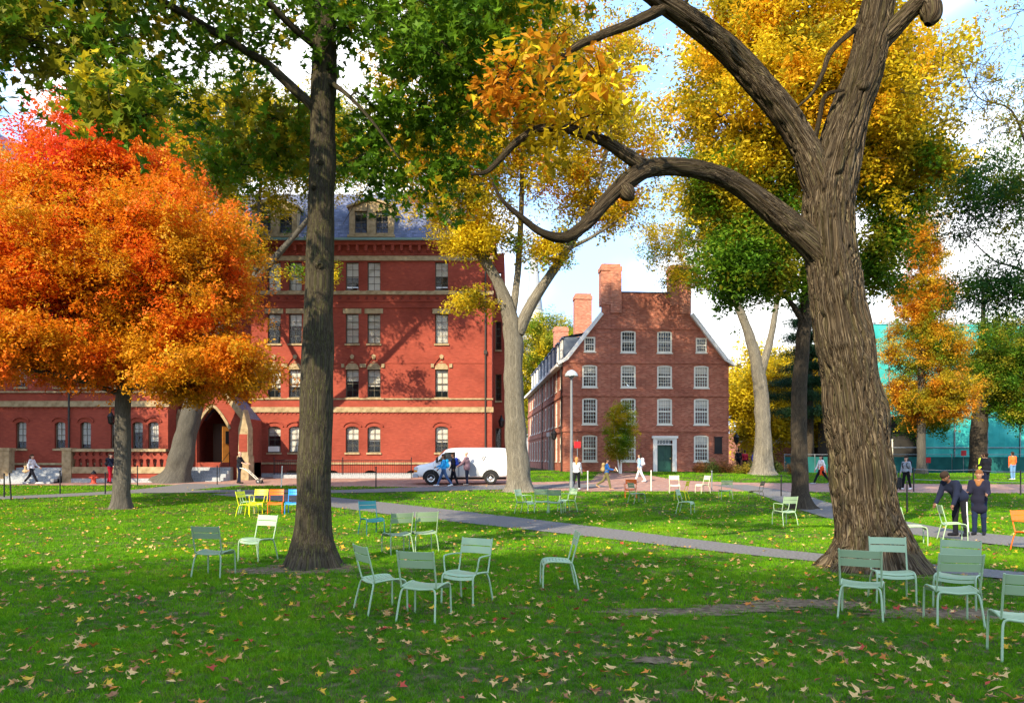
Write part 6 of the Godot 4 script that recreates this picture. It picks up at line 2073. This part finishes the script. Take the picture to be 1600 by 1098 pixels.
		tree(t[0], t[1], t[2], [
			["trunk", [[0, -0.2, 0, 0.5], [0, 1.0, 0, 0.4], [0.1, cy * 0.5, 0, 0.32], [0, cy, 0, 0.2], [0.1, cy + rr.y * 0.8, 0, 0.05]], 14, 5],
			["limb", [[0.05, cy * 0.45, 0, 0.2], [rr.x * 0.3, cy * 0.8, 0.4, 0.14], [rr.x * 0.6, cy * 1.1, 0.6, 0.05]], 8, 5],
			["limb", [[0.05, cy * 0.4, 0, 0.2], [-rr.x * 0.3, cy * 0.75, 0.4, 0.14], [-rr.x * 0.6, cy, 0.6, 0.05]], 8, 5],
		], t[8], 0, [{"c": V(0, cy, 0), "r": rr, "n": t[5], "cr": 1.3, "per": 34, "pal": t[6], "shift": t[7]}], oval, M.leaf, "", t[9], 0.3, 0.03, Vector2(1.3, 2.0))
	# dark conifer
	var pine := Color(0.014, 0.045, 0.022)
	var layers := []
	for i in 9:
		var y := 5.0 + i * 1.25
		layers.append({"c": V(0, y, 0), "r": V(3.6 - i * 0.32, 0.25, 3.0 - i * 0.3), "n": 14 - i, "cr": 0.7, "per": 18, "pal": [pine, Color(0.025, 0.07, 0.025), Color(0.03, 0.08, 0.03)], "shift": 0.4, "flat": 0.3})
	tree("conifer", "dark drooping conifer behind the slim trunk", V(25.6, 1.0, -66.0), [["trunk", [[0, -0.2, 0, 0.5], [0, 1.0, 0, 0.4], [0, 8.0, 0, 0.25], [0, 16.5, 0, 0.04]], 14, 5]], M.bark_dark, 0, layers, slim, M.leaf, "", 16, 0.3, 0.03, Vector2(1.2, 1.8))
	# young birch-like tree before the gabled hall
	tree("young_tree", "young columnar tree with lime leaves and a thin white trunk", V(7.45, 0.78, -52.6), [
		["trunk", [[0, -0.1, 0, 0.08], [0.02, 0.8, 0, 0.07], [0.0, 2.5, 0, 0.05], [0.05, 4.6, 0, 0.02]], 10, 6],
		["limb", [[-0.05, -0.1, 0.05, 0.06], [-0.2, 1.0, 0.1, 0.05], [-0.4, 2.6, 0.1, 0.03], [-0.5, 3.8, 0.1, 0.012]], 8, 6],
	], M.white_paint, 0, [
		{"c": V(0.1, 3.0, 0.0), "r": V(1.05, 1.9, 0.9), "n": 60, "cr": 0.36, "per": 18, "pal": [G2, Color(0.26, 0.32, 0.014), Color(0.42, 0.44, 0.018), Y1], "shift": 0.5},
		{"c": V(-0.3, 1.9, 0.1), "r": V(1.0, 0.9, 0.8), "n": 24, "cr": 0.32, "per": 14, "pal": [G2, O1, Color(0.32, 0.3, 0.02), Y1], "shift": 0.5},
	], small, M.leaf, "", 17, 0.1, 0.012, Vector2(0.5, 0.85))
	# shade trees behind the viewer, known from the shade they lay over the near lawn
	var k := 0
	for t in [[-16.0, 6.0, "shade tree farthest left behind the viewer"], [-9.0, 4.6, "middle shade tree behind the viewer's left shoulder"], [-2.6, 6.4, "shade tree just behind the viewer"], [-24.0, 3.0, "outlying shade tree far left of the viewer"], [-38.5, -37.0, "shade tree beyond the left edge, before the wing"], [-31.5, -37.5, "shade tree just outside the left edge, before the wing"]]:
		tree("shade_tree", t[2], V(t[0], 0, t[1]), [
			["trunk", [[0, -0.1, 0, 0.5], [0, 0.8, 0, 0.38], [0, 4.5, 0, 0.3], [0, 8.0, 0, 0.22], [0.1, 13.0, 0, 0.06]], 16, 5],
			["limb", [[0, 5.5, 0, 0.16], [1.6, 8.0, 0.5, 0.1], [3.0, 10.5, 0.8, 0.04]], 8, 5],
			["limb", [[0, 5.5, 0, 0.16], [-1.6, 8.0, -0.5, 0.1], [-3.0, 10.5, -0.8, 0.04]], 8, 5],
		], M.bark_grey, 0, [{"c": V(0, 10.6, 0), "r": V(4.4, 3.4, 4.0), "n": 66, "cr": 1.1, "per": 30, "pal": [G1, G2, O1, Y1], "shift": 0.5}], oval, M.leaf, "trees behind the viewer", 20 + k, 0.4, 0.03)
		k += 1
	low_plants()

func low_plants() -> void:
	# low plants in the bed at the foot of the gabled hall
	var r := RandomNumberGenerator.new()
	r.seed = 515
	var leaf := spray_mesh("slim", 16, 0.2, 0.26, 61)
	var kinds := ["russet shrub", "olive green shrub", "yellowing shrub"]
	var pals := [[Color(0.16, 0.07, 0.02), Color(0.22, 0.11, 0.03)], [Color(0.05, 0.09, 0.015), Color(0.09, 0.12, 0.02)], [Color(0.26, 0.2, 0.02), Color(0.34, 0.27, 0.03)]]
	var where_txt := ["nearest the green door", "second from the green door", "third from the green door", "below the bronze plaque", "at the hall's corner", "between the hall's corner and the corner tree", "left of the corner tree's foot", "right of the corner tree's foot", "far right of the corner tree's foot"]
	for i in 9:
		var x := 13.0 + i * 0.72
		if i >= 7: x = 18.2 + (i - 7) * 0.9
		var z := -53.2 + r.randf_range(-0.4, 0.4) + (0.6 if x > 15.5 else 0.0)
		var k: int = [0, 1, 0, 0, 2, 1, 2, 1, 0][i]
		var o := thing("low_shrub", "%s %s" % [kinds[k], where_txt[i]], "shrub", V(x, H(x, z), z), 0.0, "low shrubs in the bed by the gabled hall")
		var where: Array[Transform3D] = []
		var tint := PackedColorArray()
		var st := MB.new()
		for q in 6:
			var e := V(r.randfn() * 0.25, r.randf_range(0.3, 0.6), r.randfn() * 0.2)
			st.tube([V(0, -0.05, 0), e * 0.6 + V(0, 0.1, 0), e], [0.012, 0.01, 0.005], 4, false)
		for q in 55:
			var s := r.randf_range(0.6, 1.1)
			where.append(Transform3D(Basis.from_euler(V(r.randf_range(-0.5, 0.5), r.randf() * TAU, 0)).scaled(V(s, s, s)), V(r.randfn() * 0.28, 0.1 + absf(r.randfn()) * 0.28, r.randfn() * 0.22)))
			tint.append((pals[k][0] as Color).lerp(pals[k][1], r.randf()) * r.randf_range(0.8, 1.2))
		part("stems", st, M.bark_dark, o)
		scatter("foliage", leaf, M.leaf, where, tint, o).set_meta("kind", "stuff")

func far_buildings() -> void:
	# netted scaffold
	var o := thing("scaffold", "building under scaffold wrapped in teal netting", "scaffold", V(30.5, 0.3, -68.0))
	var r := RandomNumberGenerator.new()
	r.seed = 66
	for i in 8:
		for j in 4:
			if j == 0 and i < 2: continue
			var b := MB.new()
			var x0 := i * 2.9
			var y0 := 2.6 + j * 2.75 if j else 1.6
			var y1 := 2.6 + (j + 1) * 2.75
			for u in 6:
				for w in 5:
					var c := []
					for f in [[u, w], [u, w + 1], [u + 1, w + 1], [u + 1, w]]:
						var p := Vector2(f[0] / 6.0, f[1] / 5.0)
						c.append(V(x0 + 0.04 + p.x * 2.82, lerpf(y0, y1 - 0.05, p.y), 0.16 * sin(p.x * PI) * sin(p.y * PI) + 0.05 * sin(p.x * 11.0 + i * 2.0 + j) * sin(p.x * PI)))
					b.facing(c[0], c[1], c[2], c[3], V(0, 0, 1))
			part("net_panel", b, M.teal_net, o)
	for i in 9:
		var b := MB.new()
		b.tube([V(i * 2.9, 0, 0.08), V(i * 2.9, 13.8, 0.08)], [0.05, 0.05], 6)
		part("standard", b, M.grey_metal, o)
	for j in 5:
		var b := MB.new()
		b.tube([V(0, 2.6 + j * 2.75, 0.14), V(23.2, 2.6 + j * 2.75, 0.14)], [0.045, 0.045], 6)
		part("ledger", b, M.grey_metal, o)
	var b := MB.new()
	b.bx(0.2, 23, -0.3, 13.2, -9.0, -2.0)
	part("building_core", b, M.dark_metal, o)
	for i in 2:
		var w := group_of("window", o, V(1.2 + i * 2.2, 1.9, -1.95))
		b = MB.new()
		b.bx(-0.8, 0.8, 0, 1.5, 0, 0.08)
		part("frame", b, M.cream_paint, w)
		for p in 4:
			b = MB.new()
			b.bx(-0.7 + (p % 2) * 0.72, -0.05 + (p % 2) * 0.72, 0.1 + (p / 2) * 0.68, 0.72 + (p / 2) * 0.68, 0.08, 0.1)
			part("pane", b, M.dark_glass, w)
	# solid hoarding of green cloth panels
	for run in [[27.5, 46.5, "dark green cloth hoarding before the scaffold"], [21.5, 26.5, "short dark green hoarding seen between the two trunks"]]:
		var h := thing("hoarding", run[2], "fence", V(run[0], 0.35, -60.5), 0.0, "green site hoardings")
		var n := int((run[1] - run[0]) / 2.4)
		for i in n:
			b = MB.new()
			b.bx(i * 2.4 + 0.03, (i + 1) * 2.4 - 0.03, 0.02, 1.72, -0.01, 0.01 + 0.004 * (i % 2))
			part("panel", b, M.fence_net, h)
			b = MB.new()
			b.tube([V(i * 2.4, -0.2, -0.05), V(i * 2.4, 1.95, -0.05)], [0.035, 0.035], 6)
			part("post", b, M.grey_metal, h)
		b = MB.new()
		b.tube([V(0, 1.9, -0.05), V(n * 2.4, 1.9, -0.05)], [0.025, 0.025], 6)
		part("rail", b, M.grey_metal, h)
	for s in [[32.7, 2.75, "lower red notice on the green hoarding"], [35.5, 3.3, "upper red notice hung above the green hoarding"]]:
		var q := thing("notice_sign", s[2], "sign", V(s[0], s[1] - 1.15, -60.3))
		b = MB.new()
		b.bx(-0.2, 0.2, 0, 0.42, -0.02, 0.02)
		part("board", b, M.red_plastic, q)
		b = MB.new()
		b.tube([V(0, -1.3, -0.03), V(0, 0.4, -0.03)], [0.02, 0.02], 5)
		part("stake", b, M.grey_metal, q)
	# cream house and a brick block far right of the gabled hall
	o = thing("cream_house", "cream gabled house far behind the slim trunk", "building", V(33.5, 0.5, -92.0))
	b = MB.new()
	wall(b, PackedVector2Array([Vector2(0, 0), Vector2(9, 0), Vector2(9, 5.0), Vector2(0, 5.0)]), [Rect2(1.5, 1.2, 1, 1.6), Rect2(4, 1.2, 1, 1.6), Rect2(6.5, 1.2, 1, 1.6)], Transform3D(), 0.2)
	b.prism(PackedVector2Array([Vector2(2, 5), Vector2(7, 5), Vector2(4.5, 7.4)]), -3.0, 0.0)
	b.bx(0, 9, 0, 5, -8, -0.9)
	part("wall", b, M.cream_paint, o)
	b = MB.new()
	b.bar(V(4.5, 7.6, 0.1), V(1.7, 4.9, 0.1), 0.3, 0.3)
	b.bar(V(4.5, 7.6, 0.1), V(7.3, 4.9, 0.1), 0.3, 0.3)
	b.quad(V(-0.3, 4.9, 0.2), V(0, 7.0, -4), V(9, 7.0, -4), V(9.3, 4.9, 0.2))
	part("roof", b, M.granite, o)
	for x in [2.0, 4.5, 7.0]: sash_window(o, V(x, 1.2, 0), 1.0, 1.6, 2, 4, M.white_paint, 0.08, 0.04, 0.1, 0.0, false)
	o = thing("brick_block", "pinkish brick block with cream trim beyond the corner tree", "building", V(25.0, 0.6, -84.0))
	b = MB.new()
	wall(b, rect_poly(0, 0, 6.0, 4.2), [Rect2(2.3, 1.0, 1.0, 1.8)], Transform3D(), 0.2)
	b.bx(0, 6, 0, 4.2, -6, -0.9)
	part("wall", b, M.chimney_brick, o)
	b = MB.new()
	b.bx(-0.1, 6.1, 3.0, 4.6, -0.02, 0.12)
	part("cornice", b, M.cream_paint, o)
	b = MB.new()
	b.quad(V(-0.2, 4.5, 0.2), V(-0.2, 6.5, -3), V(6.2, 6.5, -3), V(6.2, 4.5, 0.2))
	part("roof", b, M.slate, o)
	sash_window(o, V(2.8, 1.0, 0), 1.0, 1.8, 2, 4, M.white_paint, 0.08, 0.04, 0.1, 0.0, false)
	# slender spire far beyond the gap between the halls
	o = thing("church_spire", "pale grey spire glimpsed far off behind the forked tree", "spire", V(4.6, 0.5, -160.0))
	b = MB.new()
	b.bx(-2.0, 2.0, 0, 26, -2, 2)
	part("tower", b, M.granite, o)
	b = MB.new()
	b.lathe(V(0, 26, 0), [Vector2(2.3, 0), Vector2(2.0, 1.5), Vector2(1.9, 6.0), Vector2(2.2, 6.3)], 8)
	part("belfry", b, M.white_paint, o)
	b = MB.new()
	b.lathe(V(0, 32.3, 0), [Vector2(1.8, 0), Vector2(0.02, 17.0)], 8)
	part("spire_cone", b, M.granite, o)

func furniture() -> void:
	van(V(-5.55, H(-3, -43.6) + 0.014, -43.9), 2.0)
	lamp_post(V(2.96, H(2.96, -38.25) - 0.01, -38.25))
	red_sign(V(3.62, H(3.62, -42.5), -42.5))
	hydrant(V(-24.1, H(-24.1, -44.2) - 0.01, -44.2))
	hand_truck(V(-14.55, H(-14.5, -44.2) + 0.018, -44.2), 90)
	railing(-15.6, -6.6, -50.3, "black iron railing on a granite kerb before the red hall")
	wall_lantern("wall_lantern", "black lantern on the forward wing of the red hall", V(-24.0, 4.45, -45.9), V(0, 0.25, -0.6))
	wall_lantern("wall_lantern", "black lantern at the near corner of the gabled hall's flank", V(3.05, 3.75, -55.7), V(0.55, 0.25, 0.0))
	wall_lantern("wall_lantern", "black lantern beyond the far corner of the gabled hall", V(17.1, 3.55, -58.5), V(0.0, -2.6, 0.0))
	wall_lantern("wall_lantern", "blue-black lantern on the bay right of the white van", V(-0.75, 4.6, -54.4), V(0.0, 0.25, -0.6))
	for s in [
		[-22.9, -34.6, 1.05, M.black_metal, "leftmost black post beside the asphalt path", 0.0],
		[-21.6, -33.1, 1.15, M.black_metal, "leaning black post, second from the left edge", -0.08],
		[-21.5, -36.5, 1.1, M.black_metal, "upright black post right of the leaning one", 0.0],
		[-19.3, -36.4, 1.0, M.black_metal, "black post half hidden behind the flame maple trunk", 0.0],
		[-20.6, -42.2, 1.1, M.black_metal, "black post before the balustrade, near the leaning grey tree", 0.0],
		[-16.6, -43.2, 1.05, M.black_metal, "black post before the porch steps", 0.0],
		[-12.4, -41.2, 1.1, M.cream_paint, "pale post beside the hand truck", 0.06],
		[-7.2, -40.6, 1.1, M.black_metal, "dark post between the maple trunk and the van", 0.0],
		[3.85, -39.0, 0.95, M.cream_paint, "pale post right of the lamp post", 0.0],
		[7.0, -38.6, 1.0, M.cream_paint, "pale post right of the woman in white trousers", 0.0],
		[10.0, -38.4, 1.0, M.grey_metal, "grey post at the head of the shrub bed lawn", 0.0],
		[12.35, -35.2, 0.95, M.black_metal, "black post left of the slim yellow tree trunk", 0.0],
		[13.9, -27.0, 1.1, M.black_metal, "black post just right of the furrowed tree trunk", 0.0],
	]: stake(V(s[0], H(s[0], s[1]), s[1]), s[2], s[3], s[4], s[5])
	# cable fence along the right-hand path
	var o := thing("cable_fence", "low wire fence with dark posts at the right behind the couple", "fence", V(0, 0, 0))
	var pts := [V(20.0, 0, -38.2), V(22.6, 0, -37.6), V(23.6, 0, -35.6), V(26.6, 0, -35.2), V(29.5, 0, -34.8)]
	for i in pts.size():
		var p: Vector3 = pts[i]
		p.y = H(p.x, p.z)
		var b := MB.new()
		b.tube([p, p + V(0, 1.2, 0)], [0.035, 0.03], 8)
		part("post", b, M.dark_metal, o)
		if i:
			var q: Vector3 = pts[i - 1]
			q.y = H(q.x, q.z)
			for h in [0.62, 1.12]:
				b = MB.new()
				b.tube([q + V(0, h, 0), (p + q) * 0.5 + V(0, h - 0.05, 0), p + V(0, h, 0)], [0.016, 0.016, 0.016], 5)
				part("cable", b, M.grey_metal, o)

func chairs() -> void:
	var near := "sage green chairs on the near lawn"
	var far := "chairs scattered over the far lawn"
	var row := "coloured chairs in a row"
	for c in [
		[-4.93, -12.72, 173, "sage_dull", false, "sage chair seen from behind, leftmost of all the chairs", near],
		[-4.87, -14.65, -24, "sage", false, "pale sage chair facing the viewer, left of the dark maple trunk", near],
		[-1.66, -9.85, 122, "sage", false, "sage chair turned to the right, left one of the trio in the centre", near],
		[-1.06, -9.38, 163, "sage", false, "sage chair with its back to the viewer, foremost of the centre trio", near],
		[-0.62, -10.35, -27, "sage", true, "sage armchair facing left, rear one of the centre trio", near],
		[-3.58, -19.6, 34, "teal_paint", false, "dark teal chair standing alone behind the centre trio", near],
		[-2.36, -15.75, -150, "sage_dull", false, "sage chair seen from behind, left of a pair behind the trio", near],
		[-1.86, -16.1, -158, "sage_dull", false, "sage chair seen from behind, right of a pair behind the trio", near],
		[0.68, -11.55, -88, "sage", false, "lone sage chair in profile facing left, centre of the lawn", near],
		[4.33, -9.5, 152, "sage", false, "sage chair with its back to the viewer, left of the furrowed tree group", near],
		[5.18, -10.45, -14, "sage", false, "sage chair facing the viewer at the foot of the furrowed tree", near],
		[5.22, -9.1, 168, "sage", false, "sage chair with its back to the viewer, foremost of the furrowed tree group", near],
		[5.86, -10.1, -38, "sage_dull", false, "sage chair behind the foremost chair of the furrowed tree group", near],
		[5.02, -7.55, 162, "sage", false, "nearest sage chair, cut by the right edge", near],
		[9.12, -17.4, 72, "sage", false, "sage chair beyond the furrowed tree trunk, facing right", near],
		[10.42, -18.1, 74, "sage", false, "pale sage chair beside the couple", near],
		[10.85, -16.0, 10, "orange_paint", true, "orange armchair cut by the right edge", near],
		[-8.78, -25.5, 74, "lime_paint", false, "lime yellow chair at the left end of the coloured row", row],
		[-9.25, -26.9, 100, "sage", true, "sage chair behind the lime chair at the row's left end", row],
		[-8.83, -26.7, -4, "yellow_paint", true, "bright yellow armchair in the coloured row", row],
		[-8.22, -26.7, 10, "orange_paint", false, "orange chair in the coloured row", row],
		[-7.62, -26.75, 2, "blue_paint", false, "bright blue chair in the coloured row", row],
		[-7.36, -27.5, 10, "crimson_paint", false, "dark red chair half hidden by the dark maple trunk", row],
		[0.46, -26.8, 62, "sage", true, "sage armchair at the left of the cluster under the forked tree", far],
		[1.05, -27.3, 178, "sage", false, "sage chair second from left in the cluster under the forked tree", far],
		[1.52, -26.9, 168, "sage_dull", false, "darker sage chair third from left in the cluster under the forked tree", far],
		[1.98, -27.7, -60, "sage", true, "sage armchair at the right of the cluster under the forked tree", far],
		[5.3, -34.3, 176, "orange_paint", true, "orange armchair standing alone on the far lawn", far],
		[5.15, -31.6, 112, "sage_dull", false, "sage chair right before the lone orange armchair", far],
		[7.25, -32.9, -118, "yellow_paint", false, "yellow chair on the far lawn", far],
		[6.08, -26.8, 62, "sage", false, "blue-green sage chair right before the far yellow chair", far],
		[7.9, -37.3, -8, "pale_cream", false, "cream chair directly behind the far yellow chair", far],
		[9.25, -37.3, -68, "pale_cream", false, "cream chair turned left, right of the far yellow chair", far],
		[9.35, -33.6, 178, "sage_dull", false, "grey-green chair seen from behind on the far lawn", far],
		[10.5, -33.0, -128, "drab_paint", false, "drab olive chair left of the slim yellow tree trunk", far],
		[7.95, -22.4, -163, "sage", true, "sage armchair seen from behind, between the path and the slim trunk", far],
	]: chair(V(c[0], H(c[0], c[1]), c[1]), c[2], M[c[3]], c[4], c[5], c[6])

func people() -> void:
	var ink := Color(0.012, 0.013, 0.018)
	var navy := Color(0.012, 0.016, 0.035)
	var denim := Color(0.05, 0.10, 0.22)
	var white := Color(0.72, 0.72, 0.72)
	var pale := Color(0.55, 0.33, 0.24)
	var p: Node3D
	var P := func(x, z): return V(x, H(x, z) + 0.02, z)
	p = person("woman in a white top and black trousers striding past the steps", P.call(-27.3, -43.6), 92, {"top": Color(0.62, 0.62, 0.68), "legs": ink, "shoes": white, "long_hair": true, "hair": Color(0.07, 0.035, 0.02), "skin": pale, "height": 1.74}, {"leg": [0.48, -0.42], "knee": [0.05, 0.25], "arm": [-0.3, 0.35], "elbow": [0.4, 0.6]})
	var tote := thing("tote_bag", "beige tote bag behind the striding woman", "bag", p.transform * V(-0.24, 0.72, -0.2))
	var b := MB.new()
	flesh(b, [[V(-0.12, 0.02, 0), V(0.12, 0.02, 0), 0.06, 0.06], [V(-0.1, 0.3, 0), V(0.1, 0.3, 0), 0.035, 0.035], [V(0, 0, 0), V(0, 0.3, 0), 0.09, 0.05]], 0.03, 0.06)
	part("bag", b, cloth(Color(0.42, 0.30, 0.17)), tote)
	b = MB.new()
	b.tube([V(-0.08, 0.3, 0), V(-0.05, 0.6, 0), V(0.05, 0.6, 0), V(0.08, 0.3, 0)], [0.012, 0.012, 0.012, 0.012], 5)
	part("strap", b, cloth(Color(0.36, 0.25, 0.14)), tote)
	p = person("person in a navy jacket and red trousers by the balustrade", P.call(-23.2, -44.3), 84, {"top": navy, "legs": Color(0.42, 0.012, 0.03), "long_hair": true, "skin": pale}, {"leg": [0.12, -0.14], "knee": [0.05, 0.2], "arm": [0.55, 0.7], "elbow": [0.25, 0.2]})
	backpack(p, ink, "black backpack on the person in red trousers")
	person("bald man in black pushing the hand truck", P.call(-15.7, -44.2), 90, {"top": ink, "legs": navy, "bald": true, "sleeves": 0.0, "skin": pale, "height": 1.8, "bulk": 0.015, "top_name": "shirt"}, {"leg": [0.08, -0.12], "knee": [0.05, 0.05], "arm": [0.5, 0.55], "elbow": [0.75, 0.7]})
	p = person("walker in a light blue top with jeans before the van", P.call(-3.7, -41.6), -84, {"top": Color(0.04, 0.34, 0.72), "legs": denim, "shoes": white, "skin": Color(0.2, 0.1, 0.06), "height": 1.78}, {"leg": [0.42, -0.4], "knee": [0.05, 0.2], "arm": [0.5, 0.3], "elbow": [0.7, 0.5]})
	backpack(p, Color(0.03, 0.42, 0.78), "light blue backpack on the walker before the van")
	p = person("walker in black beside the one in light blue", P.call(-3.25, -42.5), -88, {"top": ink, "legs": ink, "skin": Color(0.25, 0.13, 0.08), "height": 1.8}, {"leg": [0.2, -0.22], "knee": [0.05, 0.1], "arm": [0.2, -0.2]})
	backpack(p, Color(0.015, 0.04, 0.28), "navy backpack on the walker in black")
	person("bald man in a mauve shirt reaching out to the van", P.call(-2.5, -42.5), -105, {"top": Color(0.19, 0.12, 0.15), "legs": navy, "shoes": Color(0.3, 0.27, 0.25), "bald": true, "skin": pale, "height": 1.84, "bulk": 0.035, "top_name": "shirt", "coat": 0.06}, {"leg": [0.05, -0.05], "arm": [0.9, 0.5], "elbow": [0.4, 0.5]})
	person("blonde woman in a white top and black trousers by the lamp post", P.call(3.32, -39.4), 160, {"top": Color(0.62, 0.64, 0.66), "legs": ink, "shoes": white, "long_hair": true, "hair": Color(0.45, 0.22, 0.08), "skin": pale, "height": 1.66}, {"leg": [0.22, -0.3], "knee": [0.05, 0.35], "arm": [0.2, -0.2]})
	p = person("student in a blue jacket and khaki trousers carrying papers", P.call(4.85, -39.3), 84, {"top": Color(0.015, 0.08, 0.28), "legs": Color(0.13, 0.12, 0.05), "shoes": Color(0.4, 0.25, 0.16), "skin": Color(0.3, 0.16, 0.09), "height": 1.62}, {"leg": [0.3, -0.45], "knee": [0.1, 0.5], "arm": [0.4, 0.5], "elbow": [1.0, 0.9]})
	backpack(p, Color(0.3, 0.22, 0.1), "tan backpack on the student in blue")
	var sheaf := thing("paper_sheaf", "white papers held by the student in blue", "papers", p.transform * ((p.get_meta("hand1") as Vector3) + V(-0.12, 0.03, 0.06)), p.rotation.y)
	b = MB.new()
	b.box(V(0, 0, 0), V(0.32, 0.24, 0.03), Basis(V(1, 0, 0), -0.5))
	part("sheets", b, M.white_paint, sheaf)
	p = person("woman in white trousers walking towards the gabled hall", P.call(7.6, -45.6), -118, {"top": Color(0.25, 0.42, 0.6), "legs": white, "shoes": white, "long_hair": true, "skin": pale, "height": 1.7}, {"leg": [0.38, -0.36], "knee": [0.05, 0.15], "arm": [0.2, -0.2]})
	backpack(p, Color(0.66, 0.6, 0.63), "off-white backpack on the woman in white trousers")
	p = person("runner-like walker in a white shirt, dark hair flying", P.call(17.5, -43.4), -84, {"top": white, "legs": ink, "shoes": Color(0.4, 0.4, 0.42), "long_hair": true, "skin": pale, "height": 1.72, "top_name": "shirt"}, {"leg": [0.52, -0.5], "knee": [0.1, 0.2], "arm": [0.3, -0.3]})
	var tied := thing("tied_jacket", "orange-red jacket tied round the white-shirted walker's waist", "jacket", p.transform * V(0, 0.86, 0), p.rotation.y)
	b = MB.new()
	flesh(b, [[V(-0.1, 0.05, -0.03), V(0.1, 0.05, -0.03), 0.155, 0.155], [V(0, 0, -0.12), V(0, -0.28, -0.16), 0.13, 0.12], [V(0.1, 0, 0.06), V(0.14, -0.3, 0.12), 0.06, 0.05]], 0.03, 0.05)
	part("cloth", b, cloth(Color(0.72, 0.075, 0.02)), tied)
	p = person("traveller in a grey top and black trousers near the amber tree", P.call(20.2, -39.3), -64, {"top": Color(0.27, 0.31, 0.36), "legs": ink, "shoes": white, "long_hair": true, "skin": pale, "height": 1.7}, {"leg": [0.2, -0.2], "knee": [0.05, 0.1], "arm": [0.1, -0.2]})
	backpack(p, ink, "large black backpack on the traveller in grey", 1.25)
	var sc := thing("suitcase", "dark suitcase standing beside the traveller in grey", "suitcase", P.call(19.75, -39.2), 0.4)
	b = MB.new()
	flesh(b, [[V(-0.1, 0.15, 0), V(-0.1, 0.55, 0), 0.1, 0.1], [V(0.1, 0.15, 0), V(0.1, 0.55, 0), 0.1, 0.1]], 0.03, 0.05)
	part("shell", b, M.rubber, sc)
	b = MB.new()
	b.tube([V(-0.1, 0.6, 0), V(-0.1, 0.95, 0), V(0.1, 0.95, 0), V(0.1, 0.6, 0)], [0.012, 0.012, 0.012, 0.012], 5)
	part("pull_handle", b, M.grey_metal, sc)
	for x in [-0.12, 0.12]:
		b = MB.new()
		b.tube([V(x, 0.03, -0.03), V(x, 0.03, 0.03)], [0.035, 0.035], 8)
		part("wheel", b, M.black_metal, sc)
	person("person in a dark hooded coat standing legs apart by the wire fence", P.call(25.1, -40.6), 175, {"top": ink, "legs": navy, "height": 1.84, "bulk": 0.04, "coat": 0.1}, {"leg": [0.22, -0.2], "arm": [0.3, 0.3], "elbow": [1.1, 1.1]})
	person("worker in a lime safety vest half hidden behind the dark coat", P.call(25.95, -42.2), 170, {"top": Color(0.42, 0.72, 0.03), "legs": navy, "height": 1.78}, {"leg": [0.1, -0.1]})
	person("worker in an orange safety vest and jeans at the far right", P.call(31.0, -47.5), 178, {"top": Color(0.78, 0.13, 0.03), "legs": Color(0.12, 0.24, 0.42), "shoes": white, "height": 1.72}, {"leg": [0.06, -0.06]})
	person("man in a navy jacket bending down to the sage chair", P.call(11.1, -19.0), -72, {"top": navy, "legs": ink, "shoes": ink, "skin": Color(0.16, 0.075, 0.045), "height": 1.78, "bulk": 0.02, "stripe": true}, {"lean": 0.75, "nod": 0.25, "leg": [0.12, -0.08], "knee": [0.15, 0.05], "arm": [0.25, 0.15], "elbow": [0.25, 0.3]}, 0.018)
	person("woman in a dark coat with a tawny fur collar beside him", P.call(11.75, -19.3), -40, {"top": Color(0.014, 0.015, 0.03), "legs": Color(0.012, 0.02, 0.05), "shoes": ink, "hood": true, "hair": Color(0.22, 0.095, 0.035), "skin": Color(0.3, 0.16, 0.10), "height": 1.62, "bulk": 0.022, "coat": 0.24}, {"leg": [0.1, -0.12], "arm": [0.35, 0.3], "elbow": [1.2, 1.1]}, 0.018)
	for q in [[18.3, -62.0, ink, "person in black, leftmost of the group beyond the gabled hall"], [19.0, -62.6, Color(0.4, 0.02, 0.04), "person in dark red in the group beyond the gabled hall"], [19.7, -62.2, Color(0.02, 0.06, 0.4), "person in bright blue in the group beyond the gabled hall"], [21.0, -62.4, ink, "person in black with a white bag, right of the blue one"]]:
		person(q[3], P.call(q[0], q[1]), 160, {"top": q[2], "legs": ink, "height": 1.74}, {}, 0.032)
